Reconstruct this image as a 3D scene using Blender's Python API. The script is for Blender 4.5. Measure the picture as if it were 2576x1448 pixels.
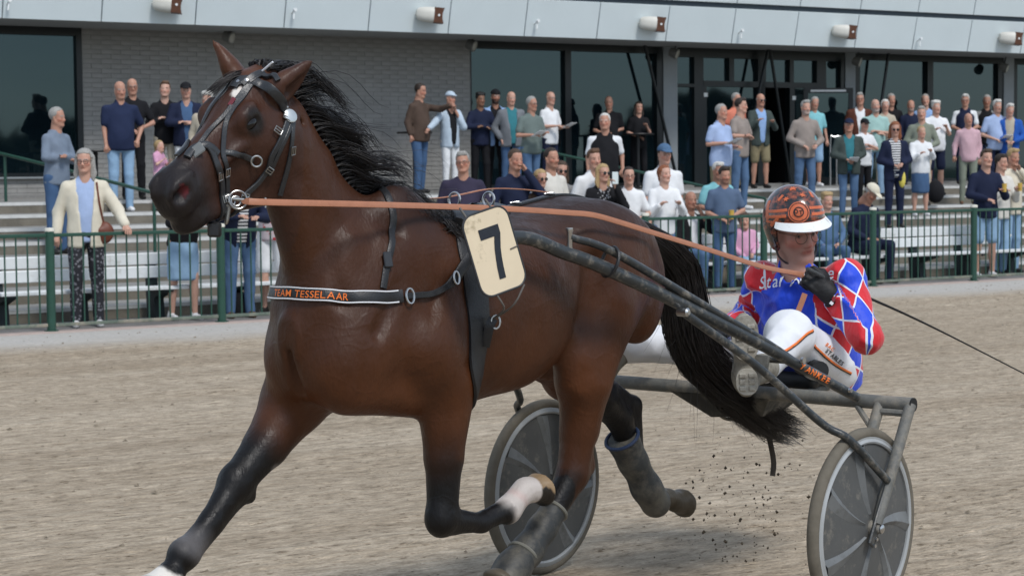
import bpy, bmesh, math, random, sys
import numpy as np
from mathutils import Vector, Matrix
from mathutils.bvhtree import BVHTree
random.seed(7); RNG = np.random.default_rng(7)
SC = bpy.context.scene
COL = SC.collection
for o in list(bpy.data.objects): bpy.data.objects.remove(o)
A = np.array

# ------------------------------------------------------------------ camera
F = 5000.; CX = 1287.5; CY = 724.; H0 = 420.; ROLL = 0.0087; CH = 1.65      # focal length and frame in units of a 2575-wide picture
PITCH = math.atan((CY-H0)/F)
_c, _s = math.cos(PITCH), math.sin(PITCH)
fw = A([0, _c, -_s]); up0 = A([0, _s, _c]); rt0 = A([1., 0, 0])
rt = math.cos(ROLL)*rt0-math.sin(ROLL)*up0; up = math.sin(ROLL)*rt0+math.cos(ROLL)*up0
CAM = A([0, 0, CH])
cd = bpy.data.cameras.new('camera'); cam = bpy.data.objects.new('camera', cd); COL.objects.link(cam)
cd.sensor_width = 36; cd.lens = 36*F/2575.; cd.clip_start = .05; cd.clip_end = 2000
cam.matrix_world = Matrix(((rt[0], up[0], -fw[0], 0), (rt[1], up[1], -fw[1], 0), (rt[2], up[2], -fw[2], CH), (0, 0, 0, 1)))
cd.dof.use_dof = True; cd.dof.focus_distance = 6.3; cd.dof.aperture_fstop = 11.0
SC.camera = cam

# ------------------------------------------------------------------ sky, sun, exposure
SUN_EL, SUN_AZ = 52., 150.            # azimuth from +Y towards +X: behind the camera's right shoulder
w = bpy.data.worlds.new('World'); SC.world = w; w.use_nodes = True
nt = w.node_tree; nt.nodes.clear()
sky = nt.nodes.new('ShaderNodeTexSky'); sky.sky_type = 'NISHITA'; sky.sun_disc = False
sky.sun_elevation = math.radians(SUN_EL); sky.sun_rotation = math.radians(SUN_AZ)
sky.air_density = 1.0; sky.dust_density = .35; sky.ozone_density = 1.0
hs = nt.nodes.new('ShaderNodeHueSaturation'); hs.inputs['Saturation'].default_value = .62      # thin overcast
tc = nt.nodes.new('ShaderNodeTexCoord'); cn = nt.nodes.new('ShaderNodeTexNoise'); cn.inputs['Scale'].default_value = 3.0; cn.inputs['Detail'].default_value = 6
mp = nt.nodes.new('ShaderNodeMapping'); mp.inputs['Scale'].default_value = (1, 1, 3.2)
cr = nt.nodes.new('ShaderNodeValToRGB'); cr.color_ramp.elements[0].position = .3; cr.color_ramp.elements[0].color = (.72, .74, .78, 1); cr.color_ramp.elements[1].position = .75; cr.color_ramp.elements[1].color = (1.12, 1.1, 1.08, 1)
mu = nt.nodes.new('ShaderNodeMixRGB'); mu.blend_type = 'MULTIPLY'; mu.inputs[0].default_value = 1
bg = nt.nodes.new('ShaderNodeBackground'); bg.inputs[1].default_value = .15
wo = nt.nodes.new('ShaderNodeOutputWorld')
L_ = nt.links.new
L_(sky.outputs[0], hs.inputs['Color']); L_(tc.outputs['Generated'], mp.inputs[0]); L_(mp.outputs[0], cn.inputs['Vector']); L_(cn.outputs[0], cr.inputs[0])
ov = nt.nodes.new('ShaderNodeMixRGB'); ov.inputs[0].default_value = .5; ov.inputs[2].default_value = (2.45, 2.95, 3.5, 1)      # even cloud layer over the clear-sky light
L_(hs.outputs[0], ov.inputs[1]); L_(ov.outputs[0], mu.inputs[1]); L_(cr.outputs[0], mu.inputs[2]); L_(mu.outputs[0], bg.inputs[0]); L_(bg.outputs[0], wo.inputs[0])
sd = bpy.data.lights.new('sun', 'SUN'); sun = bpy.data.objects.new('sun', sd); COL.objects.link(sun)
sd.energy = 1.5; sd.angle = math.radians(14); sd.color = (1., .97, .93)
_az, _el = math.radians(SUN_AZ), math.radians(SUN_EL)
sdir = Vector((math.sin(_az)*math.cos(_el), math.cos(_az)*math.cos(_el), math.sin(_el)))
sun.rotation_euler = sdir.to_track_quat('Z', 'Y').to_euler()
SC.view_settings.view_transform = 'Standard'; SC.view_settings.look = 'None'; SC.view_settings.gamma = 1; SC.view_settings.use_curve_mapping = False
SC.view_settings.exposure = 0.68

# ------------------------------------------------------------------ measuring: sight lines and the horse's own axes
def ray(x, y): return fw+rt*(x-CX)/F+up*(CY-y)/F
HD = A([-.645, -.764, 0]); HD = HD/np.linalg.norm(HD)         # the horse's heading
LF = A([-HD[1], HD[0], 0]); ORG = A([.683, 7.525, 0])         # its left; the point under the middle of the axle
def toW(l):
    l = np.asarray(l, float)
    return ORG+l[..., 0:1]*HD+l[..., 1:2]*LF+l[..., 2:3]*A([0, 0, 1.]) if l.ndim > 1 else ORG+HD*l[0]+LF*l[1]+A([0, 0, l[2]])
def toL(p): q = np.asarray(p)-ORG; return A([q@HD, q@LF, q[2]])
def dirW(l): return HD*l[0]+LF*l[1]+A([0, 0, l[2]])
def J(px, py, yl):
    d = ray(px, py); t = (yl-(CAM-ORG)@LF)/(d@LF); return toL(CAM+d*t)
def atx(px, py, xl):
    d = ray(px, py); t = (xl-(CAM-ORG)@HD)/(d@HD); return toL(CAM+d*t)
def proj(p):
    q = np.asarray(p, float)-CAM; z = q@fw
    return A([CX+F*(q@rt)/z, CY-F*(q@up)/z, z])
def nrm(v): v = np.asarray(v, float); return v/(np.linalg.norm(v)+1e-12)

# ------------------------------------------------------------------ materials
MATS = {}
def mat(name, col=(.5, .5, .5), rough=.6, spec=.4, var=.12, nscale=12., bump=0., bscale=60., metal=0., attr=None, sheen=0., coat=0., stretch=None, dirt=0., dirtcol=(.3, .26, .2), dscale=4., trans=0.):
    if name in MATS: return MATS[name]
    m = bpy.data.materials.new(name); m.use_nodes = True; MATS[name] = m
    n = m.node_tree.nodes; l = m.node_tree.links.new
    b = n['Principled BSDF']; b.inputs['Roughness'].default_value = rough; b.inputs['Metallic'].default_value = metal
    b.inputs['Specular IOR Level'].default_value = spec
    if sheen: b.inputs['Sheen Weight'].default_value = sheen; b.inputs['Sheen Roughness'].default_value = .4
    if coat: b.inputs['Coat Weight'].default_value = coat; b.inputs['Coat Roughness'].default_value = .15
    tc = n.new('ShaderNodeTexCoord'); src = tc.outputs['Object']
    if stretch:
        mp = n.new('ShaderNodeMapping'); mp.inputs['Scale'].default_value = stretch; l(src, mp.inputs[0]); src = mp.outputs[0]
    no = n.new('ShaderNodeTexNoise'); no.inputs['Scale'].default_value = nscale; no.inputs['Detail'].default_value = 5; no.inputs['Roughness'].default_value = .6; l(src, no.inputs['Vector'])
    mr = n.new('ShaderNodeMapRange'); mr.inputs[1].default_value = .25; mr.inputs[2].default_value = .75; mr.inputs[3].default_value = 1-var; mr.inputs[4].default_value = 1+var; l(no.outputs[0], mr.inputs[0])
    mx = n.new('ShaderNodeMixRGB'); mx.blend_type = 'MULTIPLY'; mx.inputs[0].default_value = 1
    if attr:
        at = n.new('ShaderNodeAttribute'); at.attribute_name = attr; l(at.outputs['Color'], mx.inputs[1])
    else: mx.inputs[1].default_value = (*col, 1)
    l(mr.outputs[0], mx.inputs[2]); out = mx.outputs[0]
    if dirt:
        n2 = n.new('ShaderNodeTexNoise'); n2.inputs['Scale'].default_value = dscale; n2.inputs['Detail'].default_value = 8; n2.inputs['Roughness'].default_value = .7; l(tc.outputs['Object'], n2.inputs['Vector'])
        r2 = n.new('ShaderNodeMapRange'); r2.inputs[1].default_value = .62-dirt*.3; r2.inputs[2].default_value = .72-dirt*.15; l(n2.outputs[0], r2.inputs[0])
        m2 = n.new('ShaderNodeMixRGB'); m2.inputs[2].default_value = (*dirtcol, 1); l(r2.outputs[0], m2.inputs[0]); l(out, m2.inputs[1]); out = m2.outputs[0]
    l(out, b.inputs['Base Color'])
    if bump:
        nb = n.new('ShaderNodeTexNoise'); nb.inputs['Scale'].default_value = bscale; nb.inputs['Detail'].default_value = 4; l(src, nb.inputs['Vector'])
        bp = n.new('ShaderNodeBump'); bp.inputs['Strength'].default_value = bump; bp.inputs['Distance'].default_value = .01; l(nb.outputs[0], bp.inputs['Height']); l(bp.outputs[0], b.inputs['Normal'])
    return m
def s2l(r, g, b):           # 0-255 display colour to linear
    return tuple(((c/255.+.055)/1.055)**2.4 if c > 10 else c/255./12.92 for c in (r, g, b))

# ------------------------------------------------------------------ objects
def tag(o, label=None, cat=None, group=None, kind=None):
    if label: o['label'] = label
    if cat: o['category'] = cat
    if group: o['group'] = group
    if kind: o['kind'] = kind
    return o
def empty(name, loc, label=None, cat=None, group=None):
    o = bpy.data.objects.new(name, None); COL.objects.link(o); o.location = Vector(loc); o.empty_display_size = .1
    return tag(o, label, cat, group)
def mesh_obj(name, V, Fc, m, parent=None, smooth=True, col=None):
    """V in world metres; the object's origin is its parent's (or the given thing's) place"""
    V = np.asarray(V, float)
    org = np.zeros(3)
    if parent is not None:
        p = parent
        while p is not None: org += A(p.location); p = p.parent
    me = bpy.data.meshes.new(name)
    if isinstance(Fc, np.ndarray):
        nf, k = Fc.shape
        me.vertices.add(len(V)); me.vertices.foreach_set('co', (V-org).astype(np.float32).ravel())
        me.loops.add(nf*k); me.loops.foreach_set('vertex_index', Fc.astype(np.int32).ravel())
        me.polygons.add(nf); me.polygons.foreach_set('loop_start', np.arange(0, nf*k, k, dtype=np.int32)); me.polygons.foreach_set('loop_total', np.full(nf, k, np.int32))
        me.update(calc_edges=True); me.validate()
    else:
        me.from_pydata([tuple(v) for v in (V-org)], [], Fc); me.update()
    if smooth is True: me.polygons.foreach_set('use_smooth', np.ones(len(me.polygons), bool))
    elif smooth == 'auto':
        me.polygons.foreach_set('use_smooth', np.ones(len(me.polygons), bool)); me.set_sharp_from_angle(angle=math.radians(38))
    if col is not None:
        ca = me.color_attributes.new('Col', 'FLOAT_COLOR', 'POINT'); c4 = np.ones((len(V), 4), np.float32); c4[:, :3] = col; ca.data.foreach_set('color', c4.ravel())
    for mm in (m if isinstance(m, (list, tuple)) else [m]): me.materials.append(mm)
    o = bpy.data.objects.new(name, me); COL.objects.link(o)
    if parent is not None: o.parent = parent
    return o

def frame_of(t, ref=(0, 0, 1)):
    t = nrm(t); ref = A(ref, float)
    if abs(t@ref) > .95: ref = A([1., 0, 0]) if abs(t[0]) < .9 else A([0, 1., 0])
    s = nrm(np.cross(t, ref)); return t, s, np.cross(s, t)
def smooth_path(P, n):
    """Catmull-Rom through P, n samples"""
    P = np.asarray(P, float)
    if len(P) < 3: t = np.linspace(0, 1, n)[:, None]; return P[0]*(1-t)+P[-1]*t
    Q = np.vstack([2*P[0]-P[1], P, 2*P[-1]-P[-2]])
    d = np.r_[0, np.cumsum(np.linalg.norm(np.diff(P, axis=0), axis=1))]
    out = []
    for s in np.linspace(0, d[-1], n):
        i = min(np.searchsorted(d, s, side='right')-1, len(P)-2); u = (s-d[i])/max(d[i+1]-d[i], 1e-9)
        p0, p1, p2, p3 = Q[i], Q[i+1], Q[i+2], Q[i+3]
        out.append(.5*((2*p1)+(-p0+p2)*u+(2*p0-5*p1+4*p2-p3)*u*u+(-p0+3*p1-3*p2+p3)*u**3))
    return A(out)
class MB:
    def __init__(s): s.v = []; s.f = []; s.cut = []
    def add(s, V, Fc):
        s.cut.append((len(s.v), len(s.f))); o = len(s.v); s.v += [tuple(x) for x in V]; s.f += [tuple(o+i for i in f) for f in Fc]; return s
    def box(s, c, ax, half, bevel=0.):
        """oriented box; ax = 3 unit vectors"""
        c = A(c, float); ax = [nrm(a) for a in ax]; hx, hy, hz = half
        if bevel <= 0:
            V = [c+ax[0]*hx*i+ax[1]*hy*j+ax[2]*hz*k for i in (-1, 1) for j in (-1, 1) for k in (-1, 1)]
            return s.add(V, [(0, 1, 3, 2), (4, 6, 7, 5), (0, 4, 5, 1), (2, 3, 7, 6), (0, 2, 6, 4), (1, 5, 7, 3)])
        b = min(bevel, hx*.9, hy*.9, hz*.9); V = []; idx = {}
        for i in (-1, 1):
            for j in (-1, 1):
                for k in (-1, 1):
                    for e, (a1, b1, c1) in enumerate(((hx, hy-b, hz-b), (hx-b, hy, hz-b), (hx-b, hy-b, hz))):
                        idx[i, j, k, e] = len(V); V.append(c+ax[0]*a1*i+ax[1]*b1*j+ax[2]*c1*k)
        Fc = []
        for e, (d0, d1, d2) in enumerate(((0, 1, 2), (1, 2, 0), (2, 0, 1))):
            for sg in (-1, 1):
                q = []
                for (u, w_) in ((-1, -1), (1, -1), (1, 1), (-1, 1)):
                    k = [0, 0, 0]; k[d0] = sg; k[d1] = u; k[d2] = w_; q.append(idx[k[0], k[1], k[2], e])
                Fc.append(q if sg > 0 else q[::-1])
        for e0, e1, d in ((0, 1, 2), (1, 2, 0), (0, 2, 1)):
            o_ = [x for x in (0, 1, 2) if x != d]
            for u in (-1, 1):
                for w_ in (-1, 1):
                    k0 = [0]*3; k0[o_[0]] = u; k0[o_[1]] = w_; k1 = list(k0); k0[d] = -1; k1[d] = 1
                    ea, eb = o_[0], o_[1]
                    q = [idx[(*k0, ea)], idx[(*k1, ea)], idx[(*k1, eb)], idx[(*k0, eb)]]
                    Fc.append(q)
        for i in (-1, 1):
            for j in (-1, 1):
                for k in (-1, 1): Fc.append([idx[i, j, k, 0], idx[i, j, k, 1], idx[i, j, k, 2]])
        return s.add(V, Fc)
    def tube(s, P, r, n=10, cap=True, flat=1., ref=(0, 0, 1)):
        P = np.asarray(P, float); m = len(P); r = np.atleast_1d(np.asarray(r, float)); r = np.interp(np.linspace(0, 1, m), np.linspace(0, 1, len(r)), r) if len(r) > 1 else np.full(m, r[0]); V = []; Fc = []
        T = np.gradient(P, axis=0) if m > 2 else np.repeat([P[-1]-P[0]], m, 0)
        t, sd, u = frame_of(T[0], ref)
        for i in range(m):
            t = nrm(T[i]); sd = nrm(sd-t*(sd@t)); u = np.cross(sd, t)
            for k in range(n):
                a = 2*math.pi*k/n; V.append(P[i]+r[i]*(math.cos(a)*sd+flat*math.sin(a)*u))
        for i in range(m-1):
            for k in range(n): k2 = (k+1) % n; Fc.append((i*n+k, i*n+k2, (i+1)*n+k2, (i+1)*n+k))
        if cap: Fc.append(tuple(range(n-1, -1, -1))); Fc.append(tuple((m-1)*n+k for k in range(n)))
        return s.add(V, Fc)
    def ring(s, c, nv, R, r, n=24, k=8, ref=(0, 0, 1), sx=1., sy=1.):
        t, a, b = frame_of(nv, ref); c = A(c, float)
        P = [c+R*(sx*math.cos(x)*a+sy*math.sin(x)*b) for x in np.linspace(0, 2*math.pi, n, endpoint=False)]
        V = []; Fc = []
        for i in range(n):
            tt = nrm(P[(i+1) % n]-P[i-1]); o = nrm(np.cross(tt, t))
            for j in range(k):
                g = 2*math.pi*j/k; V.append(P[i]+r*(math.cos(g)*o+math.sin(g)*t))
        for i in range(n):
            for j in range(k): Fc.append((i*k+j, i*k+(j+1) % k, ((i+1) % n)*k+(j+1) % k, ((i+1) % n)*k+j))
        return s.add(V, Fc)
    def lathe(s, c, axis, prof, n=32, ref=(0, 0, 1)):
        t, a, b = frame_of(axis, ref); c = A(c, float); V = []; Fc = []; m = len(prof)
        for (h, r) in prof:
            for k in range(n): g = 2*math.pi*k/n; V.append(c+t*h+r*(math.cos(g)*a+math.sin(g)*b))
        for i in range(m-1):
            for k in range(n): k2 = (k+1) % n; Fc.append((i*n+k, i*n+k2, (i+1)*n+k2, (i+1)*n+k))
        if prof[0][1] > 1e-5: Fc.append(tuple(range(n-1, -1, -1)))
        if prof[-1][1] > 1e-5: Fc.append(tuple((m-1)*n+k for k in range(n)))
        return s.add(V, Fc)
    def strip(s, P, N, w, th, ends=True):
        """flat strap of width w, thickness th: P centre line on the skin side, N outward normals"""
        P = np.asarray(P, float); N = np.asarray(N, float); m = len(P); T = np.gradient(P, axis=0); w = np.broadcast_to(np.asarray(w, float), (m,)); V = []; Fc = []
        for i in range(m):
            t = nrm(T[i]); n = nrm(N[i]-t*(N[i]@t)); b = np.cross(t, n)
            for (u, h) in ((-.5, 0), (-.5, .75), (-.38, 1), (.38, 1), (.5, .75), (.5, 0)): V.append(P[i]+b*u*w[i]+n*h*th)
        for i in range(m-1):
            for k in range(6): k2 = (k+1) % 6; Fc.append((i*6+k, (i+1)*6+k, (i+1)*6+k2, i*6+k2))
        if ends: Fc.append(tuple(range(6))); Fc.append(tuple((m-1)*6+k for k in range(5, -1, -1)))
        return s.add(V, Fc)
    def build_each(s, name, m, parent=None, smooth='auto', group=1):
        c = s.cut[::group]+[(len(s.v), len(s.f))]
        for (v0, f0), (v1, f1) in zip(c[:-1], c[1:]): mesh_obj(name, A(s.v[v0:v1]), [tuple(i-v0 for i in f) for f in s.f[f0:f1]], m, parent, smooth)
    def build(s, name, m, parent=None, smooth='auto', col=None): return mesh_obj(name, A(s.v), s.f, m, parent, smooth, col)

# ------------------------------------------------------------------ implicit surfaces (bodies)
class Field:
    def __init__(s, lo, hi, h):
        s.lo = A(lo, float); s.h = h; s.n = np.ceil((A(hi, float)-s.lo)/h).astype(int)+1
        s.f = np.full(s.n, .3, np.float32); s.ax = [(s.lo[i]+h*np.arange(s.n[i])).astype(np.float32) for i in range(3)]
    def blk(s, lo, hi, pad):
        a = np.clip(np.floor((A(lo)-pad-s.lo)/s.h).astype(int), 0, s.n); b = np.clip(np.ceil((A(hi)+pad-s.lo)/s.h).astype(int)+1, 0, s.n)
        if (b <= a).any(): return None
        sl = tuple(slice(x, y) for x, y in zip(a, b))
        X, Y, Z = s.ax[0][sl[0]][:, None, None], s.ax[1][sl[1]][None, :, None], s.ax[2][sl[2]][None, None, :]
        return sl, X, Y, Z
    def put(s, sl, d, k, sub):
        a = s.f[sl]
        if sub: d = -d; h = np.maximum(k-np.abs(a-d), 0)/k; s.f[sl] = np.maximum(a, d)+h*h*k*.25
        else: h = np.maximum(k-np.abs(a-d), 0)/k; s.f[sl] = np.minimum(a, d)-h*h*k*.25
    def cap(s, a, b, ra, rb=None, k=.02, sub=False, flat=None):
        """tapered capsule; flat=(axis, factor) makes its section thinner along that axis"""
        rb = ra if rb is None else rb; a = A(a, float); b = A(b, float); R = max(ra, rb)
        q = s.blk(np.minimum(a, b)-R, np.maximum(a, b)+R, k+2*s.h)
        if q is None: return s
        sl, X, Y, Z = q; ab = b-a; L2 = ab@ab+1e-12
        px, py, pz = X-a[0], Y-a[1], Z-a[2]
        t = np.clip((px*ab[0]+py*ab[1]+pz*ab[2])/L2, 0, 1)
        dx, dy, dz = px-t*ab[0], py-t*ab[1], pz-t*ab[2]
        if flat:
            n = nrm(flat[0]); g = (1/flat[1]-1)*(dx*n[0]+dy*n[1]+dz*n[2]); dx, dy, dz = dx+g*n[0], dy+g*n[1], dz+g*n[2]
        d = np.sqrt(dx*dx+dy*dy+dz*dz)-(ra+(rb-ra)*t)
        if flat: d = d*max(flat[1], .5)
        s.put(sl, d, k, sub); return s
    def chain(s, P, R, k=.02, flat=None):
        for i in range(len(P)-1): s.cap(P[i], P[i+1], R[i], R[i+1], k, flat=flat)
        return s
    def ell(s, c, r, k=.02, sub=False, ax=None):
        c = A(c, float); r = A(r, float); m = np.full(3, r.max()) if ax is not None else r
        q = s.blk(c-m, c+m, k+2*s.h)
        if q is None: return s
        sl, X, Y, Z = q; px, py, pz = X-c[0], Y-c[1], Z-c[2]
        if ax is not None:
            e = [nrm(v) for v in ax]; px, py, pz = [px*v[0]+py*v[1]+pz*v[2] for v in e]
        x, y, z = px/r[0], py/r[1], pz/r[2]; k0 = np.sqrt(x*x+y*y+z*z); x, y, z = x/r[0], y/r[1], z/r[2]; k1 = np.sqrt(x*x+y*y+z*z)+1e-6
        s.put(sl, k0*(k0-1)/k1, k, sub); return s
    def loft(s, o, ex, ez, st, k=.03, p=2., sub=False):
        """st rows: s, centre side, centre up, half width, half up, half down - along ex from o"""
        o = A(o, float); ex = nrm(ex); ey = nrm(np.cross(ez, ex)); ez = np.cross(ex, ey); st = A(st, float)
        ss = np.linspace(st[0, 0], st[-1, 0], 161)
        tab = [sm_interp(ss, st[:, 0], st[:, i]) for i in range(1, 6)]
        R = max(st[:, 3].max(), st[:, 4].max(), st[:, 5].max())+np.abs(st[:, 1:3]).max()
        e0, e1 = o+ex*st[0, 0], o+ex*st[-1, 0]
        q = s.blk(np.minimum(e0, e1)-R, np.maximum(e0, e1)+R, k)
        if q is None: return s
        sl, X, Y, Z = q; px, py, pz = X-o[0], Y-o[1], Z-o[2]
        u, v, w_ = [px*e[0]+py*e[1]+pz*e[2] for e in (ex, ey, ez)]
        sh = u.shape; uf = u.ravel(); uc = np.clip(uf, st[0, 0], st[-1, 0])
        cy, cz, hw, hu, hd = [np.interp(uc, ss, t_).reshape(sh).astype(np.float32) for t_ in tab]
        a = (v-cy)/hw; zz = w_-cz; hh = np.where(zz > 0, hu, hd); b = zz/hh
        r = np.sqrt(a*a+b*b) if p == 2. else (np.abs(a)**p+np.abs(b)**p)**(1/p)
        d = (r-1)*np.minimum(hw, hh); ov = (np.abs(uf-uc)).reshape(sh)
        d = np.where(ov > 0, np.sqrt(np.maximum(d, 0)**2+ov*ov)+np.minimum(d, 0)*0, d)
        s.put(sl, d, k, sub); return s
    def plane(s, c, n):
        """keep the side the normal points away from"""
        n = nrm(n); d = (s.ax[0][:, None, None]-c[0])*n[0]+(s.ax[1][None, :, None]-c[1])*n[1]+(s.ax[2][None, None, :]-c[2])*n[2]
        s.f = np.maximum(s.f, d.astype(np.float32)); return s
    def mesh(s, relax=1):
        f = s.f; f[0] = f[-1] = .3; f[:, 0] = f[:, -1] = .3; f[:, :, 0] = f[:, :, -1] = .3
        g = f < 0; n = A(f.shape)-1
        cnt = np.zeros(n, np.int8)
        cs = [(i, j, k) for i in (0, 1) for j in (0, 1) for k in (0, 1)]
        for i, j, k in cs: cnt += g[i:i+n[0], j:j+n[1], k:k+n[2]]
        I = np.argwhere((cnt > 0) & (cnt < 8)); idx = np.full(n, -1, np.int32); idx[I[:, 0], I[:, 1], I[:, 2]] = np.arange(len(I))
        acc = np.zeros((len(I), 3)); num = np.zeros(len(I))
        val = {c: f[I[:, 0]+c[0], I[:, 1]+c[1], I[:, 2]+c[2]].astype(float) for c in cs}
        for c in cs:
            for a in range(3):
                if c[a]: continue
                e = list(c); e[a] = 1; e = tuple(e); v0, v1 = val[c], val[e]; m = (v0 < 0) != (v1 < 0)
                t = np.where(m, v0/np.where(m, v0-v1, 1), 0); p = np.tile(A(c, float), (len(I), 1)); p[:, a] += t
                acc += p*m[:, None]; num += m
        V = s.lo+s.h*(I+acc/num[:, None]); Q = []
        for a in range(3):
            b, c = (a+1) % 3, (a+2) % 3
            s0 = [slice(1, -1)]*3; s1 = [slice(1, -1)]*3; s0[a] = slice(0, -1); s1[a] = slice(1, None)
            g0, g1 = g[tuple(s0)], g[tuple(s1)]; E = np.argwhere(g0 != g1); off = A([1, 1, 1]); off[a] = 0; E0 = E+off
            fl = g0[tuple(E.T)]
            def ci(db, dc): q = E0.copy(); q[:, b] -= db; q[:, c] -= dc; return idx[q[:, 0], q[:, 1], q[:, 2]]
            q = np.stack([ci(1, 1), ci(0, 1), ci(0, 0), ci(1, 0)], 1); q[~fl] = q[~fl][:, ::-1]; Q.append(q)
        Q = np.vstack(Q); Q = Q[(Q >= 0).all(1)]
        if relax:
            i0 = np.r_[Q.ravel(), Q.ravel()]; i1 = np.r_[np.roll(Q, -1, 1).ravel(), np.roll(Q, 1, 1).ravel()]; ct = np.maximum(np.bincount(i0, minlength=len(V)), 1)
        for _ in range(relax):
            V = V*.5+.5*np.stack([np.bincount(i0, V[i1, c], len(V))/ct for c in range(3)], 1)
        return V, Q
def sm_interp(x, xs, ys):
    """monotone-ish cubic through stations"""
    m = np.gradient(ys, xs); i = np.clip(np.searchsorted(xs, x, side='right')-1, 0, len(xs)-2); h = xs[i+1]-xs[i]; t = (x-xs[i])/h
    sl = (ys[i+1]-ys[i])/h; m0, m1 = m[i].copy(), m[i+1].copy()
    z = sl == 0; m0[z] = 0; m1[z] = 0
    return (2*t**3-3*t**2+1)*ys[i]+(t**3-2*t*t+t)*h*m0+(-2*t**3+3*t*t)*ys[i+1]+(t**3-t*t)*h*m1
def sstep(a, b, x): t = np.clip((x-a)/(b-a), 0, 1); return t*t*(3-2*t)
def vnoise(P, sc, seed=0):
    """cheap smooth 3-D noise in -1..1 (sum of rotated sines)"""
    r = np.random.default_rng(seed); v = np.zeros(len(P))
    for i in range(7):
        d = nrm(r.normal(size=3))*sc*(.6+.9*r.random()); v += np.sin(P@d+r.random()*6.28+1.3*np.sin(P@(nrm(r.normal(size=3))*sc*.7)+r.random()*6))
    return v/4.
def polyparam(V, P):
    """nearest distance to polyline and arclength there"""
    best = np.full(len(V), 9.); par = np.zeros(len(V)); s0 = 0
    for i in range(len(P)-1):
        a, b = A(P[i]), A(P[i+1]); ab = b-a; L = np.linalg.norm(ab); t = np.clip((V-a)@ab/L**2, 0, 1); d = np.linalg.norm(V-a-t[:, None]*ab, axis=1)
        m = d < best; best[m] = d[m]; par[m] = s0+t[m]*L; s0 += L
    return best, par
# ================================================================== the setting: track, fence line, terrace, grandstand
P0 = A([-4.729, 20.349]); UU = A([.836, .5487]); UU = UU/np.linalg.norm(UU); NN = A([-UU[1], UU[0]])
U3 = A([*UU, 0]); N3 = A([*NN, 0]); Z3 = A([0, 0, 1.])
def fp(u, v, z): return A([*(P0+UU*u+NN*v), z])
def onV(px, py, v):
    d = ray(px, py); t = (v+(P0-CAM[:2])@NN)/(d[:2]@NN); p = CAM+d*t; q = p[:2]-P0; return q@UU, p[2]
AX = (U3, N3, Z3)
def quad_obj(name, pts, m, parent=None): return mesh_obj(name, A(pts), [(0, 1, 2, 3)], m, parent, False)

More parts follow.
